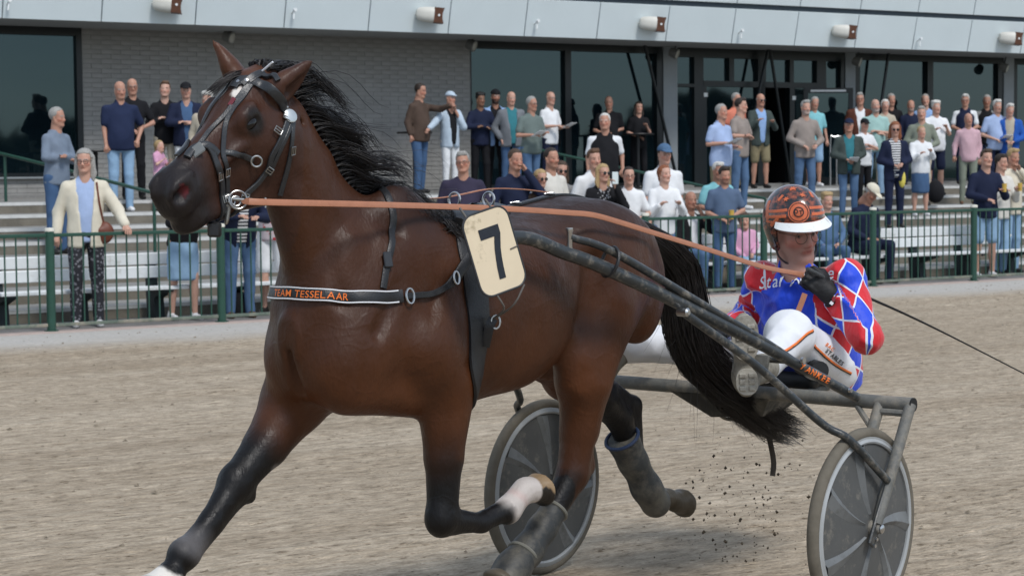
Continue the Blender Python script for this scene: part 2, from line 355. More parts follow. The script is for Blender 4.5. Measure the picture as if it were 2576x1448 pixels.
# ---- sand track
def sand_mat():
    m = bpy.data.materials.new('track_sand'); m.use_nodes = True; n = m.node_tree.nodes; l = m.node_tree.links.new; b = n['Principled BSDF']
    b.inputs['Roughness'].default_value = .95; b.inputs['Specular IOR Level'].default_value = .15
    tc = n.new('ShaderNodeTexCoord')
    mp0 = n.new('ShaderNodeMapping'); mp0.vector_type = 'POINT'; mp0.inputs['Rotation'].default_value = (0, 0, -math.atan2(UU[1], UU[0])); l(tc.outputs['Object'], mp0.inputs[0])
    def noise(sc, stretch, det=5, ro=.6):
        mp = n.new('ShaderNodeMapping'); mp.inputs['Scale'].default_value = stretch; l(mp0.outputs[0], mp.inputs[0])
        t = n.new('ShaderNodeTexNoise'); t.inputs['Scale'].default_value = sc; t.inputs['Detail'].default_value = det; t.inputs['Roughness'].default_value = ro; l(mp.outputs[0], t.inputs['Vector']); return t.outputs[0]
    def ramp(src, a, b_, c0, c1):
        r = n.new('ShaderNodeValToRGB'); r.color_ramp.elements[0].position = a; r.color_ramp.elements[0].color = (*c0, 1); r.color_ramp.elements[1].position = b_; r.color_ramp.elements[1].color = (*c1, 1); l(src, r.inputs[0]); return r.outputs[0]
    def mixc(f, a, b_, mode='MIX'):
        x = n.new('ShaderNodeMixRGB'); x.blend_type = mode
        (l(f, x.inputs[0]) if not isinstance(f, float) else setattr(x.inputs[0], 'default_value', f)); l(a, x.inputs[1]); l(b_, x.inputs[2]); return x.outputs[0]
    base = ramp(noise(1.1, (.12, 1, 1), 4), .35, .66, (.355, .288, .212), (.47, .395, .305))         # long bands left by the harrow
    fine = ramp(noise(15., (.42, 1, 1), 6, .74), .34, .66, (.62, .60, .56), (1.2, 1.19, 1.17))
    speck = ramp(noise(30., (.45, 1, 1), 3, .7), .31, .43, (.40, .36, .31), (1, 1, 1))
    grain = ramp(noise(95., (.6, 1, 1), 2), .3, .7, (.82, .82, .82), (1.14, 1.14, 1.14))
    lite = ramp(noise(26., (.3, 1, 1), 3, .7), .62, .74, (1, 1, 1), (1.5, 1.46, 1.4))
    c = mixc(1., base, fine, 'MULTIPLY'); c = mixc(1., c, speck, 'MULTIPLY'); c = mixc(1., c, grain, 'MULTIPLY'); c = mixc(1., c, lite, 'MULTIPLY')
    # towards the fence the sand thins to pale grit, then a pinkish concrete kerb strip
    sp = n.new('ShaderNodeSeparateXYZ'); l(mp0.outputs[0], sp.inputs[0])
    ed = n.new('ShaderNodeMath'); ed.operation = 'ADD'; l(sp.outputs['Y'], ed.inputs[0])
    wn = n.new('ShaderNodeMath'); wn.operation = 'MULTIPLY'; l(noise(.7, (.5, 1, 1), 4), wn.inputs[0]); wn.inputs[1].default_value = 1.0; l(wn.outputs[0], ed.inputs[1])
    y0 = float((P0@NN))
    mr = n.new('ShaderNodeMapRange'); mr.interpolation_type = 'SMOOTHSTEP'; mr.inputs[1].default_value = y0-2.3+.5; mr.inputs[2].default_value = y0-.9+.5; l(ed.outputs[0], mr.inputs[0])
    grit = ramp(noise(40., (.5, 1, 1), 4), .3, .7, (.40, .375, .335), (.53, .505, .47))
    c = mixc(mr.outputs[0], c, grit)
    l(c, b.inputs['Base Color'])
    bp = n.new('ShaderNodeBump'); bp.inputs['Strength'].default_value = .9; bp.inputs['Distance'].default_value = .05
    hm = n.new('ShaderNodeMath'); hm.operation = 'ADD'; l(noise(7., (.22, 1, 1), 6, .7), hm.inputs[0]); h2 = n.new('ShaderNodeMath'); h2.operation = 'MULTIPLY'; h2.inputs[1].default_value = .5; l(noise(38., (.4, 1, 1), 4), h2.inputs[0]); l(h2.outputs[0], hm.inputs[1])
    l(hm.outputs[0], bp.inputs['Height']); l(bp.outputs[0], b.inputs['Normal']); return m
msand = sand_mat()
R_ = 700.
tag(quad_obj('ground', [(-R_, -R_, -.08), (R_, -R_, -.08), (R_, R_, -.08), (-R_, R_, -.08)], mat('far_grass', (.07, .09, .035), .9, .2, .4, .3)), kind='structure')
# the track is a slightly uneven sheet, harrowed along its length
gu = np.arange(-26, 40, .2); gv = np.r_[np.arange(-46, -22, 1.0), np.arange(-22, -.2, .095), -.155]
GU, GV = np.meshgrid(gu, gv, indexing='ij'); G = (P0+GU[..., None]*UU+GV[..., None]*NN).reshape(-1, 2)
q3 = np.c_[GU.ravel()*.3, GV.ravel(), 0*GU.ravel()]
hz_ = vnoise(q3, 3.2, 21)*.010+vnoise(q3, 9.5, 22)*.009+vnoise(q3, 21., 23)*.005+RNG.normal(0, .0025, len(q3))
hz_ *= sstep(-.2, -1.2, GV.ravel())
nu, nv = len(gu), len(gv); ii = (np.arange(nu-1)[:, None]*nv+np.arange(nv-1)[None, :]).ravel()
tag(mesh_obj('track', np.c_[G, hz_], np.stack([ii, ii+nv, ii+nv+1, ii+1], 1), msand, None, True), kind='structure')
mclod = mat('sand_clods', (.20, .165, .12), .95, .1, .45, 30)
CV = []; CF = []
for i in range(5200):
    v = -.6-20*random.random()**1.15; u = random.uniform(-6, 17) if random.random() < .8 else random.uniform(-10, 22)
    s_ = .005+.012*random.random()**3; c = fp(u, v, s_*.2); o = len(CV)
    a0 = random.random()*6; P = [c+A([math.cos(a0+k*1.57)*s_*random.uniform(.7, 1.5), math.sin(a0+k*1.57)*s_*random.uniform(.6, 1.2), 0]) for k in range(4)]+[c+A([s_*.3, 0, s_*random.uniform(.5, 1.)])]
    CV += P; CF += [(o, o+1, o+4), (o+1, o+2, o+4), (o+2, o+3, o+4), (o+3, o, o+4)]
tag(mesh_obj('clods', A(CV), np.array(CF), mclod, None, False), 'small clods of sand scattered over the raked track', 'sand clods', kind='stuff')
# sand thrown up behind the hind hoof
CV = []; CF = []
for i in range(300):
    t = random.random(); c = toW(J(random.gauss(1850, 100), random.gauss(1285, 95), -.14+random.gauss(0, .12))); s_ = .0018+.006*random.random()**3; o = len(CV)
    if proj(c)[0] < 1740 and random.random() < .7: continue
    d = RNG.normal(0, 1, (6, 3)); d[:, 2] *= .6; P = [c+s_*A(v) for v in ((1, 0, 0), (-1, 0, 0), (0, 1, 0), (0, -1, 0), (0, 0, 1.2), (0, 0, -1.))]+d*s_*.25
    CV += list(P); CF += [(o+a, o+b, o+e) for a, b in ((0, 2), (2, 1), (1, 3), (3, 0)) for e in (4, 5)]
tag(mesh_obj('thrown_sand', A(CV), np.array(CF), mat('damp_sand', (.075, .06, .042), .95, .1, .3), None, True), 'grains of damp sand flying up behind the hind hoof', 'flying sand', kind='stuff')

# ---- kerb strip and apron behind the fence
mkerb = mat('kerb_concrete', s2l(176, 160, 152), .9, .2, .14, 8, .3, 50)
mapron = mat('asphalt_apron', (.185, .18, .172), .9, .25, .25, 3, .4, 90)
mconc = mat('step_concrete', (.175, .158, .128), .9, .2, .28, 2.2, .3, 30, dirt=.35, dirtcol=(.12, .11, .09), dscale=1.5)
mtread = mat('tread_concrete', (.24, .235, .22), .9, .2, .18, 4, .3, 40)
mnose = mat('step_nosing', (.56, .56, .54), .7, .3, .12, 8)
def slab(name, u0, u1, v0, v1, z0, z1, m, parent=None, smooth=False, bev=0):
    b = MB(); b.box((fp(u0, v0, z0)+fp(u1, v1, z1))/2, AX, ((u1-u0)/2, (v1-v0)/2, (z1-z0)/2), bev); return b.build(name, m, parent, smooth)
tag(slab('kerb', -20, 40, -.16, .10, -.2, .012, mkerb), kind='structure')
tag(slab('pavement', -20, 40, .10, 14.5, -.3, .0, mapron), kind='structure')
ter = empty('terrace', fp(6, 4, 0), 'grey concrete terrace steps with pale nosings in front of the grandstand', 'terrace steps')
SV0, SDV, SH, NS = 1.3, .8, .1531, 8
def terr(v): return 0. if v < SV0 else SH*min(NS, int((v-SV0)/SDV)+1)
for j in range(NS):
    v0 = SV0+j*SDV; v1 = v0+SDV+.02 if j < NS-1 else 14.0
    slab('step', -20, 40, v0, v1, -.1, SH*(j+1)-.005, mconc, ter)
    slab('nosing', -20, 40, v0-.006, v0+.05, SH*(j+1)-.045, SH*(j+1), mnose, ter)
    slab('tread', -20, 40, v0+.05, v1, SH*(j+1)-.006, SH*(j+1)-.001, mtread, ter)
ZP = SH*NS

# ---- fence
mgreen = mat('green_paint', (.016, .062, .042), .38, .5, .12, 10)
mgreen2 = mat('fence_foot_rail', (.12, .15, .12), .6, .3, .25, 8, dirt=.5, dirtcol=(.28, .25, .2))
mcap = mat('cream_cap', (.62, .60, .52), .5, .4, .06)
SP = 1.908; fence = empty('fence', fp(6, 0, 0), 'dark green railing with cream capped posts between track and crowd', 'fence')
def post_mesh():
    b = MB(); b.lathe((0, 0, 0), (0, 0, 1), [(0, .046), (1.03, .046)], 20, (1, 0, 0)); return b
for k in range(-3, 12):
    b = MB(); b.lathe(fp(k*SP, 0, 0), (0, 0, 1), [(-.02, .046), (1.035, .046)], 20, (1, 0, 0)); b.lathe(fp(k*SP, 0, 0), (0, 0, 1), [(.0, .075), (.02, .075), (.022, .05)], 16, (1, 0, 0)); po = b.build('post', mgreen, fence)
    b = MB(); b.lathe(fp(k*SP, 0, 1.033), (0, 0, 1), [(0, .05), (.022, .051), (.034, .044), (.038, .02), (.039, 0)], 20, (1, 0, 0)); b.build('post_cap', mcap, po)
    slab('top_rail', k*SP+.04, (k+1)*SP-.04, -.02, .02, .975, 1.012, mgreen, fence, 'auto', .006)
    slab('bottom_rail', k*SP+.04, (k+1)*SP-.04, -.018, .018, .055, .09, mgreen2, fence, 'auto', .005)
bal0 = None; NBAL = 16
for k in range(-2, 10):
    for i in range(NBAL-1):
        u = k*SP+SP*(i+1)/NBAL
        if bal0 is None:
            b = MB(); b.box(fence.location, AX, (.0075, .0075, .445), .002); bal0 = b.build('baluster', mgreen, fence, False); o = bal0
        else: o = bal0.copy(); COL.objects.link(o); o.parent = fence
        o.location = Vector(fp(u, 0, .533))-fence.location

# ---- benches behind the fence
mwhite = mat('white_board', (.72, .74, .74), .5, .4, .05, 6, dirt=.12, dirtcol=(.5, .5, .46))
mfoot = mat('dark_bench_support', (.018, .026, .028), .6, .3, .2, 8)
def bench(u0, u1, label, v=.95):
    r = empty('bench', fp((u0+u1)/2, v, 0), label, 'bench', 'white slatted benches behind the fence')
    for z0, z1, vv in ((.605, .735, .10), (.46, .59, .07)):
        b = MB(); b.box(fp((u0+u1)/2, v+vv, (z0+z1)/2), (U3, nrm(N3+.18*Z3), nrm(Z3-.18*N3)), ((u1-u0)/2, .014, (z1-z0)/2), .006); b.build('back_slat', mwhite, r)
    for k in range(3): slab('seat_slat', u0, u1, v-.36+k*.135, v-.245+k*.135, .345-.006*k, .385-.006*k, mwhite, r, 'auto', .006)
    n_ = max(2, int(round((u1-u0)/.93))+1)
    for k in range(n_):
        u = u0+.12+(u1-u0-.24)*k/(n_-1); b = MB()
        V = [(-.09, 0), (-.06, .24), (-.34, .325), (-.34, .342), (.09, .342), (.14, .70), (.18, .70), (.16, .34), (.13, 0)]
        P = [fp(u+du, v+a, z) for du in (-.06, .06) for a, z in V]; m_ = len(V)
        b.add(P, [tuple(range(m_)), tuple(range(2*m_-1, m_-1, -1))]+[(i, m_+i, m_+(i+1) % m_, (i+1) % m_) for i in range(m_)]); b.build('support', mfoot, r, False)
    return r
bench(-3.9, -.02-.4, 'white slatted bench at the far left edge behind the fence'); bench(-.32, 3.45, 'long white slatted bench behind the woman in the cream cardigan')
bench(3.6, 7.3, 'white slatted bench mostly hidden behind the horse'); bench(7.5, 11.2, 'white slatted bench behind the horse and the seated spectators'); bench(11.3, 15.2, 'white slatted bench at the right behind the driver')
# ---- stair handrails
def handrail(pts, posts, label):
    r = empty('handrail', pts[-1]-A([0, 0, .9]), label, 'handrail', 'green stair handrails')
    b = MB(); b.tube(smooth_path(pts, 24) if len(pts) > 2 else pts, .024, 10); b.build('rail', mgreen, r)
    for a, z in posts: b = MB(); b.tube([A([*a[:2], z-.01]), a], .022, 10); b.build('post', mgreen, r)
    return r
def onVp(px, py, v): u, z = onV(px, py, v); return fp(u, v, z)
a, b_, c_ = onVp(-40, 376, 8.3), onVp(130, 418, 6.6), onVp(387, 486, 4.0)
handrail([a, b_, c_], [(b_, terr(6.6)), (c_, terr(4.0)), (onVp(12, 390, 7.8), ZP)], 'dark green handrail sloping down the steps at the left')
a, b_, c_, d_ = onVp(1195, 343, 10.2), onVp(1420, 391, 8.4), onVp(1763, 467, 6.2), onVp(1925, 500, 5.2)
handrail([a, b_, c_, d_], [(onVp(1200, 344, 10.15), ZP), (b_, ZP), (d_, terr(5.2))], 'dark green handrail sloping down the steps in the middle')

# ---- grandstand building
VW = 11.0; UL, UR = -6.0, 33.0
stand = empty('grandstand', fp(12, VW, ZP), 'low grandstand building with grey brick wall, dark glass front and white panelled fascia', 'building')
mbrick = mat('grey_brick', (.275, .27, .257), .9, .2, .16, 3.5, .3, 80); mmortar = mat('brick_mortar', (.215, .212, .203), .95, .1, .15, 20)
mframe = mat('window_frame', (.006, .009, .011), .35, .4, .1); mcolumn = mat('grey_column', (.24, .26, .27), .6, .3, .08, 3)
mpanel = mat('white_panel', (.60, .665, .68), .42, .4, .035, 1.2); mgap = mat('panel_gap', (.26, .29, .30), .6, .3, .1); mgroove = mat('dark_groove', (.035, .05, .065), .5, .3, .1)
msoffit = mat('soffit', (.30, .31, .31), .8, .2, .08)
def glass_mat():
    m = mat('dark_glass', (.004, .009, .012), .03, .5, .1, 1.5, coat=0); m.node_tree.nodes['Principled BSDF'].inputs['IOR'].default_value = 1.58; m.node_tree.nodes['Principled BSDF'].inputs['Specular Tint'].default_value = (.62, .90, 1.0, 1); return m
mglass = glass_mat()
ZT = 4.05; B0, B1 = onV(207, 300, VW)[0], onV(1183, 300, VW)[0]
slab('wall', B0, B1, VW, VW+.3, ZP-.02, ZT, mmortar, stand)                        # brick wall's mortar body
slab('wall', UL, B0-.02, VW, VW+.25, ZP-.02, 1.56, mmortar, stand)
def brick_run(u0, u1, z0, z1, keep):
    """bricks as parts while keep allows, the rest joined"""
    global brick0
    H, W = .0765, .335; rest = MB(); r = 0; z = z0; n = 0; cands = []
    while z+H <= z1+.001:
        u = u0-(W/2 if r % 2 else 0)
        while u < u1-.02:
            a, b = max(u, u0), min(u+W, u1)
            if b-a > .04: cands.append((a, b, z, z+H))
            u += W
        z += H; r += 1
    return cands
cands = brick_run(B0, B1, ZP, ZT-.04, 0)+brick_run(UL+4, B0-.04, ZP, 1.54, 0)
def seen(c):
    q = proj(fp((c[0]+c[1])/2, VW, (c[2]+c[3])/2)); x, y = q[0], q[1]
    if not (215 < x < 1180 and 60 < y < 480): return 0
    if 260 < x < 560 and y > 200: return .4
    if 540 < x < 1120 and y > 130+max(0, (x-780))*.55: return .2
    return 1-(x/4000.)
full = [c for c in cands if abs(c[1]-c[0]-.335) < .001]
order = sorted(full, key=lambda c: -seen(c)); part_set = set(order[:300]); brick0 = None; rest = MB()
for c in cands:
    cc = fp((c[0]+c[1])/2, VW-.001+random.uniform(-.001, .001), (c[2]+c[3])/2); hh = ((c[1]-c[0])/2-.004, .0055, (c[3]-c[2])/2-.0045)
    if c in part_set:
        if brick0 is None: b = MB(); b.box(stand.location, AX, hh, .002); brick0 = b.build('brick', mbrick, stand, False); o = brick0
        else: o = brick0.copy(); COL.objects.link(o); o.parent = stand
        o.location = Vector(cc)-stand.location
    else: rest.box(cc, AX, hh)
tag(rest.build('brickwork', mbrick, stand, False), kind='stuff')
slab('plinth', UL, UR, VW-.02, VW+.26, ZP-.02, ZP+.05, mmortar, stand)
# glazing: panes, frames
def pane(u0, u1, z0, z1, v=VW+.06, tilt=0.):
    b = MB(); t = random.uniform(-.004, .004); b.box(fp((u0+u1)/2, v, (z0+z1)/2), (nrm(U3+t*N3), nrm(N3-t*U3), Z3), ((u1-u0)/2, .008, (z1-z0)/2)); return b.build('pane', mglass, stand, False)
def frame(u0, u1, z0, z1, v0=VW-.03, v1=VW+.12): return slab('window_frame', u0, u1, v0, v1, z0, z1, mframe, stand)
def uu(px, py=300): return onV(px, py, VW)[0]
def glazed(px0, px1, z0, z1): return pane(uu(px0), uu(px1), z0, z1)
ZG = 3.80
# left window
frame(UL, uu(208), ZG, ZT); frame(uu(194), uu(208), 1.56, ZG); frame(UL, uu(194), 1.56, 1.62); pane(UL, uu(194), 1.62, ZG); slab('sill', UL, uu(208), VW-.08, VW-.03, 1.53, 1.56, mcolumn, stand)
# centre windows
frame(uu(1184), uu(1664), ZG, ZT); frame(uu(1184), uu(1664), ZP+.05, ZP+.10)
for a, b in ((1420, 1435), (1650, 1665)): frame(uu(a), uu(b), ZP+.10, ZG)
frame(uu(1183), uu(1187), ZP+.10, ZG, VW+.0)
glazed(1187, 1420, ZP+.10, ZG); glazed(1435, 1650, ZP+.10, ZG)
slab('column', uu(1665), uu(1700), VW-.05, VW+.2, ZP, ZT, mcolumn, stand)
# entrance bay
frame(uu(1700), uu(2122), ZG-.05, ZT); frame(uu(1744), uu(1767), ZP, ZG-.05); frame(uu(1700), uu(1744), 3.17, 3.23); glazed(1700, 1744, 3.23, ZG-.05); glazed(1700, 1744, ZP+.05, 3.17)
frame(uu(1767), uu(2075), 3.19, 3.30, VW-.04)
for a, b in ((1832, 1844), (1904, 1924), (1984, 1994), (2052, 2075)): frame(uu(a), uu(b), 3.30, ZG-.05)
for a, b in ((1767, 1832), (1844, 1904), (1924, 1984), (1994, 2052)): glazed(a, b, 3.30, ZG-.05)
frame(uu(1904), uu(1922), ZP, 3.19); frame(uu(1984), uu(1996), ZP, 3.19); frame(uu(1767), uu(1775), ZP, 3.19); frame(uu(2052), uu(2075), ZP, 3.19)
glazed(1775, 1904, ZP+.06, 3.19); frame(uu(1767), uu(1904), ZP, ZP+.06)
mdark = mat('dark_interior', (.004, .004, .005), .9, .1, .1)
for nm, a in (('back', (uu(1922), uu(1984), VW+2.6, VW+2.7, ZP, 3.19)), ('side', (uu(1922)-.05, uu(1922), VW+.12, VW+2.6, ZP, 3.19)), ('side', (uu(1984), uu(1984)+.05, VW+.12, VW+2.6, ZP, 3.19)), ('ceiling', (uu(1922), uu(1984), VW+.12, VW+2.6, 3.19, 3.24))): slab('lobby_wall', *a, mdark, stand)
glazed(1996, 2052, ZP+.06, 3.19); glazed(2075, 2112, ZP+.06, ZG-.05); frame(uu(2112), uu(2122), ZP, ZG-.05)
# the open door leaf standing out from the wall
dr = empty('glass_door', fp(uu(2052), VW-.06, ZP), 'open dark framed glass door beside the entrance', 'door')
dx = nrm(U3*.86-N3*.5); dn = np.cross(Z3, dx); d0 = fp(uu(2012), VW-.10, ZP)
for nm, a, b, z0, z1 in (('stile', 0, .09, .02, 1.96), ('stile', .92, 1.01, .02, 1.96), ('rail', .09, .92, 1.86, 1.96), ('rail', .09, .92, .02, .16)):
    b2 = MB(); b2.box(d0+dx*(a+b)/2+Z3*(z0+z1)/2, (dx, dn, Z3), ((b-a)/2, .03, (z1-z0)/2)); b2.build(nm, mframe, dr, False)
b2 = MB(); b2.box(d0+dx*.505+Z3*1.01, (dx, dn, Z3), (.415, .008, .85)); b2.build('pane', mglass, dr, False)
b2 = MB(); b2.tube([d0+dx*.95-dn*.07+Z3*.8, d0+dx*.95-dn*.07+Z3*1.25], .016, 8); b2.build('handle', mat('steel', (.5, .5, .5), .3, .5, .05, metal=1.), dr)
b2 = MB(); b2.box(d0+dx*.5+Z3*1.905-dn*.034, (dx, dn, Z3), (.36, .004, .02)); b2.build('door_closer', mat('pale_aluminium', (.7, .7, .7), .4, .5, .05), dr, False)
slab('column', uu(2122), uu(2147), VW-.05, VW+.2, ZP, ZT, mcolumn, stand)
# right windows
frame(uu(2147), uu(2510), ZG, ZT); frame(uu(2147), uu(2160), ZP+.1, ZG); frame(uu(2330), uu(2344), ZP+.1, ZG); frame(uu(2507), uu(2520), ZP+.1, ZG); frame(uu(2147), uu(2520), ZP+.05, ZP+.1)
glazed(2160, 2330, ZP+.1, ZG); glazed(2344, 2507, ZP+.1, ZG)
slab('column', uu(2520), uu(2545), VW-.05, VW+.2, ZP, ZT, mcolumn, stand); frame(uu(2545), uu(2555), ZP+.1, ZG); frame(uu(2510), UR, ZG, ZT); pane(uu(2555), UR, ZP+.1, ZG)
# slanted struts in front of the glass
for (x0, y0, x1, y1) in ((1600, 130, 1652, 300), (1914, 113, 1886, 240), (1914, 113, 1934, 225), (2214, 127, 2190, 300)):
    u0, u1 = uu(x0), uu(x1); z1 = onV(x1, y1, VW)[1]; b = MB(); t = (ZP-ZT)/(z1-ZT) if z1 < ZT else 1
    b.tube([fp(u0, VW-.25, ZT-.02), fp(u0+(u1-u0)*t*.9, VW-.2, ZP+.1)], .032, 12); b.build('strut', mframe, stand)
# notices on the glass
for px, py in ((1772, 239), (1994, 247), (2064, 247)):
    u, z = onV(px, py, VW); b = MB(); b.box(fp(u, VW-.035, z), AX, (.045, .003, .04)); b.build('notice', mat('paper_white', (.75, .76, .74), .7, .2, .04), stand, False)
# fascia: leans outward; panels one by one
VF, LEAN, ZF = 9.5, .23, 3.93
def fpt(u, z, d=0.): return fp(u, VF-LEAN*(z-ZF)-d, z)
FN = nrm(-N3-LEAN*Z3); FU = nrm(Z3-LEAN*N3)
J0, PW = 4.395, 1.5585
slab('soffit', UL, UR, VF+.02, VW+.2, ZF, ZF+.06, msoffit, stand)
for row, (z0, z1) in enumerate(((ZF, 4.565), (4.665, 5.35))):
    for k in range(-7, 19):
        u0, u1 = J0+k*PW, J0+(k+1)*PW; zc_ = (z0+z1)/2; b = MB()
        b.box(fpt((u0+u1)/2, zc_, -.02), (U3, FN, FU), ((u1-u0)/2-.008, .022, (z1-z0)/2/FU[2]), .004); b.build('panel', mpanel, stand)
b = MB(); b.box(fpt((UL+UR)/2, (ZF+5.35)/2+.02, -.10), (U3, FN, FU), ((UR-UL)/2, .05, (5.35-ZF)/2-.02)); b.build('fascia_backing', mgap, stand, False)
b = MB(); b.box(fpt((UL+UR)/2, 4.615, -.045), (U3, FN, FU), ((UR-UL)/2, .012, .055)); b.build('groove', mgroove, stand, False)
slab('roof', UL, UR, VF+.3, VW+12, 5.2, 5.4, mat('roof_felt', (.10, .11, .12), .8, .2, .1), stand)
slab('wall', UL, UR, VW+12, VW+12.2, 0, 5.2, mmortar, stand)
# loudspeakers, clips, floodlights
mcream = mat('cream_housing', (.60, .585, .53), .5, .4, .08, 5); mrust = mat('rust_grille', (.085, .030, .012), .55, .4, .25, 18)
for i, (px, py, word) in enumerate(((408, 10, 'leftmost'), (1065, 38, 'second from left'), (1622, 62, 'middle'), (2103, 84, 'second from right'), (2520, 103, 'rightmost'))):
    u = onV(px, py, VF)[0]; c = fpt(u, 4.21, .17)
    sp_ = empty('loudspeaker', c, '%s cream loudspeaker with rust brown grille on the white fascia' % word, 'loudspeaker', 'loudspeakers along the fascia')
    f_ = nrm(U3*.90-N3*.43-Z3*.10); s_ = nrm(np.cross(Z3, f_)); t_ = np.cross(f_, s_); b = MB(); V = []; prof = [(-.24, .05, .07), (-.20, .085, .105), (-.1, .115, .125), (.02, .14, .135), (.05, .14, .135)]
    N_ = 16
    for (d, w_, h_) in prof:
        for k in range(N_):
            a = 2*math.pi*(k+.5)/N_; cx_, cy_ = math.cos(a), math.sin(a); q = max(abs(cx_), abs(cy_))**.6; V.append(c+f_*d+s_*w_*cx_/q+t_*h_*cy_/q)
    Fc = [(i_*N_+k, i_*N_+(k+1) % N_, (i_+1)*N_+(k+1) % N_, (i_+1)*N_+k) for i_ in range(len(prof)-1) for k in range(N_)]+[tuple(range(N_-1, -1, -1)), tuple((len(prof)-1)*N_+k for k in range(N_))]
    b.add(V, Fc); b.build('housing', mcream, sp_)
    b = MB(); V = []; n_ = 9
    for i_ in range(n_):
        x = -1+2*i_/(n_-1)
        for d, ww in ((.05, 1.), (.19+.028*x*x, 1.)):
            for sgn in (-1, 1): V.append(c+f_*d+s_*(.128*sgn)*(1)+t_*x*(.128)*(1+.0*d))
    Fc = []
    for i_ in range(n_-1):
        a = i_*4; Fc += [(a+2, a+3, a+7, a+6), (a, a+2, a+6, a+4), (a+1, a+5, a+7, a+3)]
    Fc += [(0, 1, 3, 2), ((n_-1)*4, (n_-1)*4+2, (n_-1)*4+3, (n_-1)*4+1)]; b.add(V, Fc); b.build('grille', mrust, sp_, False)
    b = MB(); b.lathe(c+f_*.13+s_*.13*(-1 if (s_@N3) > 0 else 1), s_*(-1 if (s_@N3) > 0 else 1), [(0, .02), (.004, .02)], 12); b.build('badge', mwhite, sp_)
    b = MB(); b.tube([c-f_*.2, c-f_*.2+N3*.25], .03, 8); b.build('bracket', mcream, sp_)
for i, (px, py) in enumerate(((15, 12), (730, 35), (1340, 62), (1853, 85), (2302, 105))):
    u, z = onV(px, py, VF); b = MB(); c = fpt(u, z+.0); b.tube([c, c-N3*.10+Z3*.05, c-N3*.12-U3*.03-Z3*.10], .012, 8); b.lathe(c-N3*.11+Z3*.05, nrm(-N3), [(-.01, .03), (.03, .03)], 10)
    tag(b.build('flag_clip', mwhite, None), 'small white clip on the fascia, %s' % ['at the far left edge', 'above the horse ears', 'above the centre windows', 'above the entrance', 'above the right windows'][i], 'clip', 'white clips along the fascia')
for i, (px, py) in enumerate(((580, 95), (1190, 116), (1700, 136), (2160, 157), (2530, 172))):
    u, z = onV(px, py, VW-.35); c = fp(u, VW-.35, z); fl = empty('floodlight', c, 'round grey floodlight under the soffit, %s' % ['above the horse ears', 'at the end of the brick wall', 'beside the grey column left of the entrance', 'right of the entrance', 'at the far right'][i], 'floodlight', 'floodlights under the soffit')
    d = nrm(-N3*.8+U3*.5-Z3*.35); b = MB(); b.lathe(c, d, [(-.14, .05), (-.12, .085), (0, .10), (.03, .105), (.035, .085)], 18); b.build('housing', mat('flood_grey', (.16, .16, .15), .5, .4, .1), fl)
    b = MB(); b.lathe(c+d*.03, d, [(.0, .088), (.012, .07), (.016, 0)], 18); b.build('lens', mat('flood_lens', (.42, .41, .36), .25, .5, .05), fl); b = MB(); b.tube([c-d*.06, A([c[0], c[1], ZF+.01])], .015, 8); b.build('bracket', mframe, fl)
# platform furniture: standing tables, rail at the doors
mblack = mat('black_metal', (.01, .011, .012), .45, .4, .1)
def table(px, py, v, label, z=None):
    u, zt = onV(px, py, v); c = fp(u, v, 0); r = empty('bar_table', fp(u, v, ZP), label, 'table', 'high standing tables on the platform')
    b = MB(); b.lathe(fp(u, v, zt-.03), (0, 0, 1), [(0, .30), (.02, .31), (.03, .305)], 28, (1, 0, 0)); b.build('table_top', mblack, r)
    b = MB(); b.tube([fp(u, v, ZP+.02), fp(u, v, zt-.03)], .035, 12); b.build('leg', mblack, r); b = MB(); b.lathe(fp(u, v, ZP), (0, 0, 1), [(0, .25), (.015, .25), (.03, .04)], 24, (1, 0, 0)); b.build('base', mblack, r); return r
table(1042, 332, 9.9, 'black standing table behind the man in the brown jacket'); table(1604, 336, 10.2, 'black standing table in front of the couple by the window'); table(240, 378, 9.6, 'black standing table by the left window')
gr = empty('barrier', fp(*onV(2090, 460, 9.3)[:1], 9.3, ZP), 'steel hoop barrier beside the open door', 'barrier')
for px in (2088, 2104):
    u = onV(px, 350, 9.3)[0]; z = onV(px, 345, 9.3)[1]; b = MB(); b.tube(smooth_path([fp(u, 9.3, ZP), fp(u, 9.3, z-.06), fp(u+.06, 9.26, z), fp(u+.28, 9.1, z), fp(u+.34, 9.06, z-.06), fp(u+.34, 9.06, ZP)], 30), .018, 8); b.build('hoop', mat('steel', (.5, .5, .5), .3, .5, .05, metal=1.), gr)
# ---- the wood across the course, which the windows mirror
tv = []; tf = []
for i in range(170):
    a = math.radians(random.uniform(95, 265)); d = random.uniform(110, 160); x, y = 12+d*math.sin(a), 20+d*math.cos(a); hgt = random.uniform(4.5, 8.5)
    for k in range(46):
        th = random.random()*6.28; ph = math.acos(random.uniform(-.9, 1)); rr = hgt*.42*random.uniform(.75, 1.05); c = A([x+rr*math.sin(ph)*math.cos(th), y+rr*math.sin(ph)*math.sin(th), hgt*.52+rr*1.05*math.cos(ph)]); s_ = random.uniform(.7, 1.5); o = len(tv)
        n_ = RNG.normal(0, 1, (4, 3))*s_; tv += [c+n_[0], c+n_[1], c+n_[2], c+n_[3]]; tf += [(o, o+1, o+2), (o, o+2, o+3), (o, o+1, o+3), (o+1, o+2, o+3)]
tag(mesh_obj('wood', A(tv), np.array(tf), mat('far_foliage', (.03, .045, .018), .9, .2, .4, .3), None, False), 'far wood across the course mirrored in the windows', 'wood', kind='stuff')
